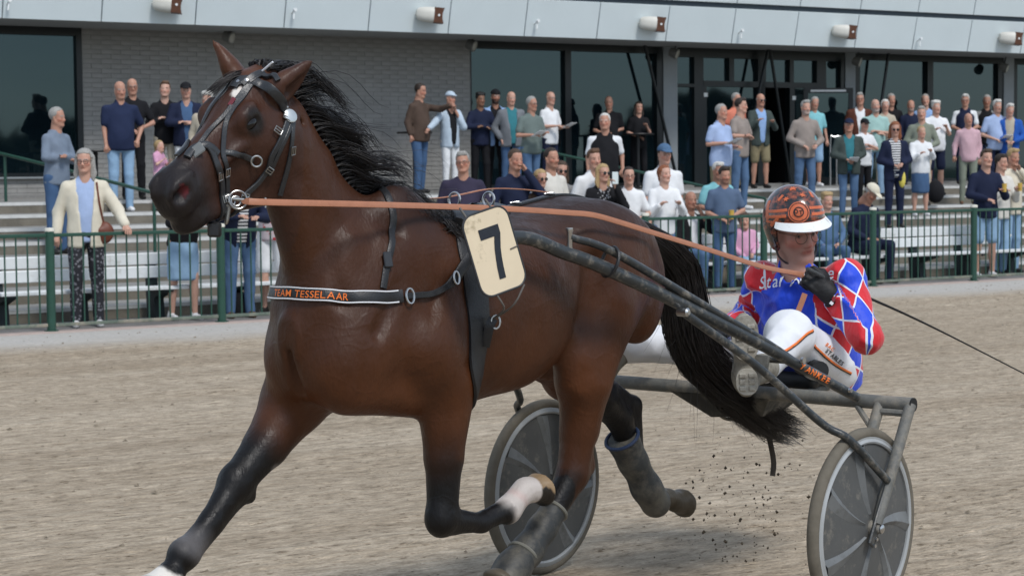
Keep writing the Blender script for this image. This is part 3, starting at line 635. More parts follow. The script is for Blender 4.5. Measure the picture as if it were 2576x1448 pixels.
# ================================================================== the horse
def rot3(a, b, c):
    ca, sa = math.cos(a), math.sin(a); cb, sb = math.cos(b), math.sin(b); cc, sc = math.cos(c), math.sin(c)
    return A([[ca, -sa, 0], [sa, ca, 0], [0, 0, 1]])@A([[cb, 0, sb], [0, 1, 0], [-sb, 0, cb]])@A([[1, 0, 0], [0, cc, -sc], [0, sc, cc]])
HO = A([2.194, -.009, 1.872]); HR = rot3(.085, .556, -.138); HS = A([.824, .967, 1.098])
def hp(s, y, z): return HO+HR@(A([s, y, z])*HS)
hx, hy, hz = HR[:, 0], HR[:, 1], HR[:, 2]
# joints, measured in the horse's own axes (forward, left, up)
LFc = [A([1.70, .17, 1.10]), A([1.60, .175, .98]), J(1116, 1150, .175), J(1112, 1308, .18), J(1210, 1314, .19), J(1277, 1282, .2), J(1318, 1232, .205), J(1352, 1226, .21), J(1378, 1258, .21)]
RFc = [A([1.80, -.16, 1.10]), J(738, 1010, -.15), J(668, 1120, -.15), J(592, 1215, -.15), J(530, 1310, -.14), J(462, 1393, -.13), J(432, 1440, -.13), J(405, 1480, -.13), J(392, 1505, -.13)]
LHc = [A([.80, .16, 1.16]), J(1468, 960, .19), J(1456, 1080, .165), J(1440, 1190, .155), J(1385, 1292, .15), J(1322, 1388, .15), J(1285, 1432, .15), J(1262, 1470, .15)]
RHc = [A([.66, -.14, 1.1]), J(1430, 940, -.14), J(1508, 1005, -.14), J(1556, 1048, -.145), J(1590, 1145, -.145), J(1640, 1250, -.14), J(1682, 1250, -.14), J(1722, 1236, -.14)]
hf = Field((-.32, -.52, .1), (2.85, .52, 2.16), .0095)
# barrel: s=x ; centre, half width, up, down
tr = A([[.41, 1.30, 1.16, .03], [.46, 1.41, 1.04, .11], [.58, 1.50, 1.04, .195], [.78, 1.548, 1.06, .23], [.95, 1.53, 1.05, .235], [1.08, 1.51, .99, .258], [1.22, 1.495, .915, .275], [1.4, 1.492, .875, .275], [1.55, 1.535, .865, .25],
        [1.70, 1.525, .895, .23], [1.85, 1.47, .925, .205], [1.97, 1.38, .95, .165], [2.05, 1.29, .985, .115], [2.095, 1.2, 1.08, .04]])
zc = tr[:, 2]+(tr[:, 1]-tr[:, 2])*.52
hf.loft((0, 0, 0), (1, 0, 0), (0, 0, 1), np.c_[tr[:, 0], 0*zc, zc, tr[:, 3], tr[:, 1]-zc, zc-tr[:, 2]], k=.03, p=2.25)
# neck
nb, ne = A([1.78, 0, 1.20]), A([2.145, .0, 1.775]); nx = nrm(ne-nb); nz = A([-nx[2], 0, nx[0]])
hf.loft(nb, nx, nz, [[-.16, 0, 0, .14, .20, .22], [0, 0, 0, .16, .26, .28], [.16, 0, 0, .132, .195, .22], [.34, 0, 0, .102, .138, .162], [.5, 0, 0, .088, .115, .133], [.62, 0, 0, .082, .108, .122], [.71, .0, 0, .074, .09, .108], [.77, 0, 0, .03, .04, .04]], k=.09, p=2.15)
hf.chain([nb+nz*.21+nx*.02, nb+nz*.155+nx*.17, nb+nz*.108+nx*.34, nb+nz*.088+nx*.5, ne+nz*.075], [.05, .042, .036, .034, .034], k=.05)                              # crest
for sg in (1, -1):
    hf.cap((1.72, sg*.10, 1.50), (1.92, sg*.155, 1.10), .10, .085, k=.07, flat=((0, 1, .1), .55))   # shoulder blade
    hf.ell((1.62, sg*.185, 1.12), (.17, .085, .15), k=.05)                          # triceps
    hf.ell((1.955, sg*.092, 1.06), (.115, .092, .13), k=.05)                        # pectoral
    hf.ell((1.885, sg*.135, 1.13), (.11, .075, .12), k=.05)                          # point of shoulder
    hf.cap((1.95, sg*.10, .985), (1.62, sg*.13, .94), .07, .075, k=.05)
    hf.ell((1.27, sg*.17, 1.19), (.30, .125, .255), k=.07)                           # ribs
    hf.ell((.74, sg*.13, 1.36), (.27, .125, .16), k=.06)                            # gluteals
    hf.ell((.92, sg*.205, 1.40), (.07, .05, .05), k=.07)                            # point of hip
    hf.ell((.50, sg*.115, 1.22), (.12, .085, .2), k=.05)                            # hamstrings
    hf.cap((1.95, sg*.10, 1.42), (2.02, sg*.085, 1.24), .03, .03, k=.06)           # neck muscle to chest
hf.cap((2.09, 0, 1.10), (2.05, 0, .98), .012, .012, k=.03, sub=True)
for sg in (1, -1):
    hf.cap((1.66, sg*.24, 1.42), (1.735, sg*.245, 1.18), .012, .014, k=.045, sub=True)     # behind the shoulder blade
    hf.cap((1.84, sg*.235, 1.30), (1.93, sg*.21, 1.16), .010, .012, k=.045, sub=True)
    hf.cap((1.78, sg*.245, 1.06), (1.60, sg*.275, 1.04), .010, .012, k=.04, sub=True)      # under the triceps
    hf.cap((2.12, sg*.095, 1.62), (2.02, sg*.155, 1.26), .010, .014, k=.04, sub=True)      # jugular groove
    hf.cap((1.80, sg*.165, 1.46), (1.98, sg*.125, 1.60), .010, .008, k=.05, sub=True)
    hf.cap((.60, sg*.235, 1.34), (.64, sg*.25, 1.10), .010, .012, k=.045, sub=True)        # hamstring line
    hf.cap((.93, sg*.255, 1.32), (1.0, sg*.262, 1.14), .014, .016, k=.06, sub=True)        # flank hollow
# thighs
hf.loft(A([.66, .15, 1.40]), J(1450, 960, .19)-A([.66, .15, 1.40]), (1, 0, .4), [[-.05, 0, 0, .06, .10, .12], [.1, 0, 0, .11, .2, .19], [.25, 0, 0, .115, .185, .185], [.40, 0, 0, .095, .135, .125], [.52, 0, 0, .07, .09, .09], [.60, 0, 0, .04, .05, .05]], k=.06)
hf.ell(J(1452, 905, .205), (.075, .06, .11), k=.06)                                 # stifle
hf.loft(A([.62, -.14, 1.38]), A([.76, -.15, .86])-A([.62, -.14, 1.38]), (1, 0, .4), [[-.05, 0, 0, .06, .10, .12], [.1, 0, 0, .11, .2, .19], [.25, 0, 0, .115, .18, .18], [.40, 0, 0, .09, .13, .125], [.5, 0, 0, .06, .08, .08]], k=.06)
# legs
def leg(P, R, k=.025):
    for i in range(len(P)-1): hf.cap(P[i], P[i+1], R[i], R[i+1], k if i else .05)
leg(LFc[:7], [.115, .096, .059, .047, .030, .033, .030], .02)
hf.cap(LFc[1]+A([-.03, 0, .02]), LFc[2], .08, .045, k=.03); hf.ell(LFc[3]+A([.010, 0, .012]), (.046, .045, .06), k=.02); hf.cap(LFc[3]+A([-.03, 0, .03]), LFc[3]+A([-.045, 0, -.02]), .03, .028, k=.02)
hf.ell(LFc[5], (.043, .04, .043), k=.02); hf.cap(LFc[4]+A([-.01, 0, .022]), LFc[5]+A([0, 0, .022]), .017, .02, k=.012)
hf.cap(LFc[5], LFc[6], .036, .040, k=.02)
hv = nrm(LFc[8]-LFc[6]); hfw = nrm(J(1392, 1262, .21)-J(1335, 1206, .21))
def hoof(c0, axis, toe, r0=.043, r1=.056, L=.074):
    axis = nrm(axis); toe = nrm(toe-axis*(toe@axis)); side = np.cross(axis, toe)
    hf.loft(c0, axis, toe, [[-.012, 0, 0, r0*.9, r0*.9, r0*.85], [.0, 0, 0, r0, r0, r0*.95], [L*.5, 0, .008, (r0+r1)/2, (r0+r1)/2, r0], [L, 0, .014, r1, r1, r0*1.05], [L+.004, 0, .014, r1*.85, r1*.85, r0*.9]], k=.014)
    hf.cap(c0+axis*(L+.022), c0+axis*(L+.03)-toe*.02, .034, .03, k=.012, sub=True)
hoof(J(1326, 1232, .21), J(1372, 1214, .215)-J(1326, 1236, .21), J(1380, 1270, .21)-J(1350, 1205, .21))
leg(RFc[:7], [.12, .102, .067, .050, .034, .038, .032], .02)
hf.cap(RFc[1]+A([-.08, .0, .04]), RFc[2]+A([-.015, 0, 0]), .075, .045, k=.03); hf.ell(RFc[3], (.050, .047, .064), k=.02); hf.cap(RFc[3]+A([-.035, 0, .0]), RFc[3]+A([-.05, 0, -.045]), .03, .025, k=.02)
hf.cap(RFc[3]+A([-.045, 0, -.03]), RFc[5]+A([-.035, 0, -.005]), .018, .022, k=.02); hf.ell(RFc[5], (.047, .044, .047), k=.02)
hoof(RFc[6], RFc[8]-RFc[6], A([1, 0, .4]))
leg(LHc[:7], [.125, .092, .064, .052, .037, .041, .034], .02)
hf.cap(LHc[1]+A([-.05, 0, .08]), LHc[2]+A([-.025, 0, 0]), .075, .045, k=.03)
hf.cap(LHc[2]+A([-.05, 0, -.02]), J(1470, 1172, .155), .022, .030, k=.02); hf.cap(J(1470, 1172, .155), LHc[4]+A([-.03, 0, .0]), .033, .024, k=.025); hf.ell(LHc[3], (.05, .046, .06), k=.02); hf.ell(LHc[5], (.048, .045, .048), k=.02)
hoof(LHc[6], LHc[7]-LHc[6], A([1, 0, .2]))
leg(RHc[:7], [.12, .10, .062, .052, .038, .042, .036], .02)
hf.cap(RHc[2]+A([-.03, 0, .05]), J(1590, 1018, -.145), .04, .03, k=.03); hf.cap(J(1590, 1018, -.145), RHc[4]+A([-.03, 0, .0]), .036, .026, k=.025); hf.ell(RHc[5], (.05, .045, .05), k=.02)
hoof(RHc[6]+A([-.03, 0, -.02]), A([-.75, 0, .05]), A([.1, 0, -1]))
# head
hf.loft(HO, hx, hz, A([[-.10, 0, -.06, .05, .06, .09], [-.04, 0, -.055, .075, .085, .12], [.04, 0, -.06, .086, .108, .15], [.12, 0, -.065, .092, .116, .17], [.19, 0, -.07, .086, .115, .17], [.27, 0, -.068, .066, .090, .145], [.36, 0, -.066, .054, .074, .11], [.45, 0, -.068, .053, .072, .085], [.52, 0, -.068, .057, .071, .076], [.565, 0, -.068, .051, .056, .062], [.592, 0, -.068, .03, .03, .04]])*A([HS[0], HS[1], HS[2], HS[1], HS[2], HS[2]]), k=.03, p=2.3)
hf.cap(hp(.1, 0, .032), hp(.34, 0, -.008), .028, .024, k=.03); hf.cap(hp(.34, 0, -.008), hp(.52, 0, -.024), .024, .022, k=.03)                        # nasal bone
for sg in (1, -1):
    hf.ell(hp(.13, sg*.055, -.155), (.118, .026, .112), k=.025, ax=(hx, hy, hz))    # jowl
    hf.cap(hp(.24, sg*.072, -.045), hp(.36, sg*.058, -.055), .014, .010, k=.02)     # facial crest
    hf.ell(hp(.178, sg*.070, .004), (.046, .026, .032), k=.03, ax=(hx, hy, hz))     # orbit
    hf.cap(hp(.14, sg*.076, .034), hp(.20, sg*.076, .028), .012, .011, k=.02)
    hf.ell(hp(.182, sg*.104, -.003), (.034, .022, .020), k=.008, sub=True, ax=(hx, hy, hz)); hf.cap(hp(.145, sg*.088, .016), hp(.215, sg*.086, .016), .007, .006, k=.010)
    hf.ell(hp(.548, sg*.036, -.044), (.050, .027, .043), k=.025, ax=(hx, hy, hz))     # nostril
    hf.ell(hp(.572, sg*.071, -.043), (.040, .038, .0285), k=.007, sub=True, ax=(nrm(hx-.5*hz), hy, nrm(hz+.5*hx)))
    hf.cap(hp(.49, sg*.052, -.014), hp(.578, sg*.044, -.020), .009, .008, k=.012)
    hf.cap(hp(.20, sg*.035, -.222), hp(.50, sg*.022, -.150), .024, .022, k=.04)     # lower jaw
    hf.cap(hp(.44, sg*.066, -.098), hp(.54, sg*.056, -.118), .009, .009, k=.008, sub=True)
    hf.cap(hp(.54, sg*.056, -.118), hp(.63, sg*.02, -.122), .009, .009, k=.008, sub=True)   # mouth
hf.ell(hp(.522, 0, -.150), (.052, .042, .034), k=.025, ax=(hx, hy, hz)); hf.ell(hp(.562, 0, -.088), (.036, .048, .036), k=.02, ax=(hx, hy, hz))
hf.cap(hp(.06, 0, -.15), ne-nz*.06, .075, .085, k=.06)                               # throat latch
hf.cap(hp(-.05, 0, .03), hp(.03, 0, .045), .042, .04, k=.04)
for sg in (1, -1): hf.cap(hp(-.035, sg*.085, -.10), hp(.04, sg*.075, -.27), .012, .014, k=.03, sub=True)       # behind the jowl
# ears
def ear(base, tip, open_dir):
    base = A(base); tip = A(tip); d = nrm(tip-base); L = np.linalg.norm(tip-base); op = nrm(open_dir-d*(open_dir@d))
    hf.loft(base, d, op, [[-.035, 0, 0, .04, .03, .03], [.0, 0, 0, .050, .038, .038], [L*.25, 0, 0, .048, .033, .036], [L*.5, 0, 0, .037, .025, .028], [L*.75, .004, 0, .021, .015, .018], [L*.92, .006, 0, .009, .008, .009], [L, .006, 0, .003, .003, .003]], k=.02)
    hf.cap(base+d*L*.16+op*.036, base+d*L*.8+op*.02, .024, .008, k=.01, sub=True)
EL = (J(700, 228, .072), J(791, 152, .13)); ER = (J(592, 200, -.08), J(535, 101, -.10))
ear(*EL, A([.1, .8, -.9])); ear(*ER, A([.75, -.65, 0]))
V, Q = hf.mesh(relax=1)
n1 = vnoise(V, 26., 3)*.0022+vnoise(V, 60., 5)*.0007                                  # veins and muscle unevenness
body_mask = sstep(.75, .95, V[:, 2])
V = V+(n1*body_mask)[:, None]*nrm(A([.2, .9, .2]))*np.sign(V[:, 1:2])
# coat
def lerp(a, b, t): return a*(1-t[:, None])+A(b)*t[:, None]
BAY = A([.050, .0172, .0066])
coat = np.tile(BAY, (len(V), 1))
BL = A([.0042, .0036, .0036])
coat = lerp(coat, [.026, .0115, .0085], sstep(1.36, 1.56, V[:, 2])*sstep(2.05, 1.6, V[:, 0]))            # dark along the back
coat = lerp(coat, [.080, .0255, .0080], np.exp(-((V[:, 2]-.93)/.16)**2)*.75)
s_h = (V-HO)@hx/HS[0]; y_h = (V-HO)@hy/HS[1]; z_h = (V-HO)@hz/HS[2]
inhead = (V[:, 0] > 2.1) & (V[:, 2] > 1.35)
coat = np.where(inhead[:, None], lerp(coat, [.045, .019, .0125], np.full(len(V), .75)), coat)
coat = np.where(inhead[:, None], lerp(coat, [.014, .0105, .0105], sstep(.36, .50, s_h)), coat)
eye_r = np.sqrt((s_h-.172)**2+(z_h-.0)**2+(np.abs(y_h)-.095)**2); coat = np.where(inhead[:, None], lerp(coat, [.012, .009, .008], sstep(.055, .03, eye_r)), coat)
coat = np.where(inhead[:, None], lerp(coat, [.10, .035, .014], sstep(.10, .04, np.hypot(s_h+.0, z_h-.13))*.6), coat)
star = np.hypot((s_h-.12)*.8, (y_h-.02)*1.2)+.006*np.sin(40*y_h)*np.cos(55*s_h); coat = np.where((inhead & (z_h > .02))[:, None], lerp(coat, [.62, .57, .52], sstep(.026, .018, star)), coat)
nost = np.sqrt((s_h-.535)**2+(z_h+.04)**2*2.); coat = np.where((inhead & (np.abs(y_h) < .056))[:, None], lerp(coat, [.09, .012, .016], sstep(.04, .032, nost)*sstep(.575, .555, s_h)), coat); coat = np.where((inhead & (np.abs(y_h) < .054))[:, None], lerp(coat, [.006, .004, .004], sstep(.045, .036, nost)*sstep(.54, .565, s_h)), coat)
for nm, P, s0, s1 in (('LF', LFc, .30, .50), ('RF', RFc, .30, .45), ('LH', LHc, .50, .70), ('RH', RHc, .30, .42)):
    d, s_ = polyparam(V, P); t = sstep(s0, s1, s_+vnoise(V, 18., 9)*.03)*(d < .16)
    if nm in ('LF', 'LH'): t = t*np.clip(.35+.65*sstep(-.02, .03, (V[:, 0]-np.interp(V[:, 2], sorted([p[2] for p in P]), [p[0] for p in sorted(P, key=lambda q: q[2])]))*1.)+sstep(s0+.2, s1+.25, s_), 0, 1)
    coat = lerp(coat, BL, t)
    tot = sum(np.linalg.norm(A(P[i+1])-A(P[i])) for i in range(len(P)-1))
    cum = np.cumsum([0]+[np.linalg.norm(A(P[i+1])-A(P[i])) for i in range(len(P)-1)])
    sf = cum[5]
    if nm == 'LF':
        wv = vnoise(V, 45., 2)*.022; coat = lerp(coat, [.50, .45, .415], sstep(sf-.03, sf+.0, s_+wv)*(d < .12)); coat = lerp(coat, [.50, .34, .31], sstep(.03, .0, np.abs(s_-sf-.05)+.5*np.abs(vnoise(V, 50., 8)*.03))*(d < .12)*.5)
        hh = s_ > sf+.125; coat = lerp(coat, [.25, .17, .095], (hh & (d < .12))*1.); coat = lerp(coat, [.02, .016, .013], (hh & (d < .12) & (V[:, 2] < J(1360, 1226, .21)[2]+.012*np.sin(90*V[:, 0])))*1.)
    if nm == 'RF':
        wv = vnoise(V, 45., 4)*.012; coat = lerp(coat, [.16, .15, .15], sstep(sf-.11, sf-.03, s_+wv)*sstep(sf+.03, sf-.02, s_)*(d < .12)*.55*(V[:, 0]*0+1)); coat = lerp(coat, [.66, .62, .56], sstep(sf+.07, sf+.082, s_+wv)*(V[:, 0] > RFc[6][0]-.01)*(d < .12)); coat = lerp(coat, [.03, .025, .02], sstep(sf+.12, sf+.13, s_)*(d < .12))
        coat = lerp(coat, [.17, .15, .14], sstep(.03, .018, np.linalg.norm(V-J(678, 1165, -.12), axis=1)))
    if nm in ('LH', 'RH'): coat = lerp(coat, [.085, .07, .05], sstep(sf+.03, sf+.06, s_)*(d < .13))
mcoat = mat('horse_coat', attr='Col', rough=.44, spec=.27, var=.24, nscale=6, bump=.2, bscale=110, stretch=(1, 1, .5))
def coat_relief(m):
    n = m.node_tree.nodes; l = m.node_tree.links.new; b = n['Principled BSDF']; fine = b.inputs['Normal'].links[0].from_node
    tc = n.new('ShaderNodeTexCoord'); n1_ = n.new('ShaderNodeTexNoise'); n1_.inputs['Scale'].default_value = 8.5; n1_.inputs['Detail'].default_value = 3; l(tc.outputs['Object'], n1_.inputs['Vector'])
    b1 = n.new('ShaderNodeBump'); b1.inputs['Strength'].default_value = .22; b1.inputs['Distance'].default_value = .03; l(n1_.outputs[0], b1.inputs['Height'])
    n2_ = n.new('ShaderNodeTexNoise'); n2_.inputs['Scale'].default_value = 5.5; n2_.inputs['Detail'].default_value = 2; n2_.inputs['Distortion'].default_value = .6; l(tc.outputs['Object'], n2_.inputs['Vector'])
    a1 = n.new('ShaderNodeMath'); a1.operation = 'SUBTRACT'; a1.inputs[1].default_value = .5; l(n2_.outputs[0], a1.inputs[0]); a2 = n.new('ShaderNodeMath'); a2.operation = 'ABSOLUTE'; l(a1.outputs[0], a2.inputs[0])
    mr = n.new('ShaderNodeMapRange'); mr.interpolation_type = 'SMOOTHSTEP'; mr.inputs[1].default_value = .0; mr.inputs[2].default_value = .03; mr.inputs[3].default_value = 1.; mr.inputs[4].default_value = 0.; l(a2.outputs[0], mr.inputs[0])
    b2 = n.new('ShaderNodeBump'); b2.inputs['Strength'].default_value = .08; b2.inputs['Distance'].default_value = .008; l(mr.outputs[0], b2.inputs['Height']); l(b1.outputs[0], b2.inputs['Normal']); l(b2.outputs[0], fine.inputs['Normal'])
    # hair lie: streaks of slightly different gloss
    n3 = n.new('ShaderNodeTexNoise'); n3.inputs['Scale'].default_value = 30.; n3.inputs['Detail'].default_value = 6; mp_ = n.new('ShaderNodeMapping'); mp_.inputs['Scale'].default_value = (1, 1, .35); l(tc.outputs['Object'], mp_.inputs[0]); l(mp_.outputs[0], n3.inputs['Vector'])
    r3 = n.new('ShaderNodeMapRange'); r3.inputs[1].default_value = .3; r3.inputs[2].default_value = .7; r3.inputs[3].default_value = .36; r3.inputs[4].default_value = .56; l(n3.outputs[0], r3.inputs[0]); l(r3.outputs[0], b.inputs['Roughness'])
coat_relief(mcoat)
HC = A([1.25, 0, 0])
horse = empty('horse', toW(HC), 'bay trotting horse with black mane and tail, pulling the sulky', 'horse')
hbody = mesh_obj('body', toW(V), Q, mcoat, horse, True, coat)
HB = BVHTree.FromPolygons([Vector(v) for v in toW(V)], [tuple(int(i) for i in q) for q in Q])
for sg in (1, -1):
    m_ = MB(); ec = hp(.181, sg*.0745, -.003); ring_n = 18; prof = np.linspace(-math.pi/2, math.pi/2, 12)
    m_.add([toW(ec+hx*.031*math.cos(p)*math.cos(t)+hz*.0195*math.cos(p)*math.sin(t)+hy*sg*.0215*math.sin(p)) for p in prof for t in np.linspace(0, 2*math.pi, ring_n, endpoint=False)], [(i*ring_n+k, i*ring_n+(k+1) % ring_n, (i+1)*ring_n+(k+1) % ring_n, (i+1)*ring_n+k) for i in range(11) for k in range(ring_n)]); m_.build('eye', mat('eye_dark', (.004, .003, .0025), .12, .45, .05), horse, True)
# ------------------------------------------------------------------ hair: three-sided strands that taper
def strands(name, roots, paths_fn, n, m_, parent, r0=.0016, seg=10):
    VV = []; FF = []
    for i in range(n):
        P = paths_fn(i)
        if P is None: continue
        P = np.asarray(P); L = len(P); T = np.gradient(P, axis=0); T /= np.linalg.norm(T, axis=1)[:, None]+1e-9; o = len(VV)
        S1 = np.cross(T, A([.31, .23, .92])); S1 /= np.linalg.norm(S1, axis=1)[:, None]+1e-9; S2 = np.cross(S1, T)
        rr = (r0*(.7+.6*random.random())*(1-.75*np.linspace(0, 1, L)**2))[:, None]
        ring = np.stack([P+rr*(math.cos(a)*S1+math.sin(a)*S2) for a in (0, 2.094, 4.189)], 1).reshape(-1, 3); VV.extend(ring)
        for k in range(L-1):
            for a in range(3): b = (a+1) % 3; FF.append((o+k*3+a, o+k*3+b, o+(k+1)*3+b, o+(k+1)*3+a))
    return mesh_obj(name, A(VV), np.array(FF), m_, parent, True)
mhair = mat('black_horsehair', (.0115, .0088, .0085), .42, .5, .75, 22)
mane_root = smooth_path([hp(-.03, 0, .055), hp(-.09, 0, .04), ne+nz*.10+nx*.0, nb+nx*.5+nz*.118, nb+nx*.34+nz*.142, nb+nx*.16+nz*.195, nb+nz*.26, A([1.60, 0, 1.545])], 60)
clump = [(random.random(), random.uniform(-1, 1), random.random(), random.random()) for _ in range(130)]
def mane_path(i):
    c = clump[i % len(clump)]; f = min(max(c[0]+random.gauss(0, .012), 0), 1); p = mane_root[int(f*59)]
    side = random.uniform(-.022, .022)
    Ln = (.10+.15*c[2])*(.75+.35*math.sin(math.pi*min(f*1.1, 1)))*(1+.25*random.random())
    if random.random() < .05: Ln *= 1.5
    d0 = nrm(nz*1.0+A([-.1, .6*c[1]+.1, .1])+RNG.normal(0, .09, 3)); pts = [p+A([0, side, -.012])]; d = d0.copy(); N = 9
    tgt = nrm(-nx*.85+nz*(.45-.6*c[3])+A([-.25, .35*c[1]+.12, 0])); ph = c[3]*6.28; wob = .55*(.4+c[2])
    for k in range(N):
        u = (k+1)/N
        dd = nrm(d0*(1-u)**1.4+tgt*u+wob*u*A([.5*math.sin(7*u+ph), .5*math.cos(6*u+ph), .65*math.sin(8*u+ph*1.7)]))
        pts.append(pts[-1]+dd*Ln/N)
    P = toW(A(pts))
    for k in range(1, len(P)):
        q, nn, _, dist = HB.find_nearest(Vector(P[k]))
        if q is not None and (Vector(P[k])-q).dot(nn) < .006: P[k] = A(q+nn*(.006+.01*random.random()))
    return P
strands('mane', None, mane_path, 4400, mhair, horse, .0015)
def fore_path(i):
    p = hp(-.02+.03*random.random(), random.uniform(-.03, .03), .06); q = hp(.11+.09*random.random(), random.uniform(-.08, -.03), .075-.02*random.random())
    return toW(smooth_path([p, (p+q)/2+hz*.02, q], 7))
strands('forelock', None, fore_path, 80, mhair, horse, .0014)
tail_c = [J(1566, 556, 0), J(1630, 590, 0), J(1700, 665, -.02), J(1722, 770, -.02), J(1745, 870, .0), J(1820, 960, .03), J(1925, 1045, .06), J(2010, 1085, .08)]
tw = [.035, .055, .10, .115, .105, .10, .085, .06]
tp = smooth_path(tail_c, 40); twi = np.interp(np.linspace(0, 1, 40), np.linspace(0, 1, 8), tw)
tT = np.gradient(tp, axis=0); tT /= np.linalg.norm(tT, axis=1)[:, None]; tS = np.cross(tT, A([0, 1., 0])); tS /= np.linalg.norm(tS, axis=1)[:, None]; tU = np.cross(tS, tT); idx40 = np.arange(40)
tcl = [(random.random()*6.283, math.sqrt(random.random()), random.random()*6.28, random.random()) for _ in range(150)]
def tail_path(i):
    c = tcl[i % 150]; a = c[0]+random.gauss(0, .16); rr = min(1.05, c[1]+random.gauss(0, .06)); e = .42+.58*random.random()**.75; ph = c[2]+random.gauss(0, .15); wl = c[3]
    f = np.linspace(0, e, max(7, int(13*e))); j = f*39; g = lambda M: np.stack([np.interp(j, idx40, M[:, q]) for q in range(3)], 1)
    wd = np.interp(j, idx40, twi)*rr*(1+.25*f*f); a2 = a+.5*np.sin(3*f+ph)
    return toW(g(tp)+(wd*np.cos(a2)*.75)[:, None]*g(tS)+(wd*np.sin(a2)*.8)[:, None]*g(tU)+((.03*wl+.006)*f)[:, None]*np.stack([np.sin(15*f+ph), np.cos(12*f+ph), np.sin(13*f+2*ph)], 1))
strands('tail', None, tail_path, 4200, mhair, horse, .0017)
def fly_path(i):
    j = int(random.uniform(8, 30)); b = tp[j]; T = nrm(tp[j+2]-tp[j]); o = nrm(RNG.normal(0, 1, 3)); L = random.uniform(.15, .32); bend = RNG.normal(0, .35, 3)
    return toW(A([b+o*twi[j]*.6*u**.5+T*L*u+(o*.35+bend)*L*.6*u*u for u in np.linspace(0, 1, 10)]))
strands('tail', None, fly_path, 160, mhair, horse, .0009)
# ================================================================== sulky (in the horse's axes: forward, left, up)
mtube = mat('sulky_dark_tube', (.024, .028, .030), .38, .5, .25, 8, .08, 60, dirt=.38, dirtcol=(.16, .145, .12), dscale=22)
mbeam = mat('sulky_dusty_tube', (.13, .13, .12), .6, .35, .3, 10, .25, 60, dirt=.5, dirtcol=(.24, .215, .175), dscale=9)
mtyre = mat('dusty_tyre', (.135, .12, .095), .85, .2, .2, 14, .2, 60); mrim = mat('wheel_rim', (.33, .345, .35), .4, .5, .12, 8)
mdisc = mat('wheel_disc', (.078, .080, .079), .5, .4, .16, 6, .08, 40, dirt=.25, dirtcol=(.16, .15, .13), dscale=16); mblade = mat('wheel_blade', (.135, .142, .144), .45, .4, .25, 6, dirt=.4, dirtcol=(.09, .09, .085), dscale=14)
msteel = mat('steel', (.5, .5, .5), .3, .5, .05, metal=1.); mbuck = mat('dull_steel', (.36, .36, .35), .32, .5, .1, metal=1.); mleather = mat('black_leather', (.013, .0135, .015), .42, .45, .15, 40, .15, 200)
morange = mat('orange_print', (.80, .19, .035), .55, .3, .06)
sulky = empty('sulky', toW((-.1, 0, 0)), 'dusty black two wheeled racing sulky with grey disc wheels behind the horse', 'sulky')
def lw(*p): return toW(A(p, float))
def tubeL(P, r, name, m, parent, n=12, smooth_n=0, flat=1.):
    P = A([A(p, float) for p in P]); P = smooth_path(P, smooth_n) if smooth_n else P; b = MB(); b.tube(toW(P), r, n, flat=flat); return b.build(name, m, parent)
WR = .356; WY = .7365
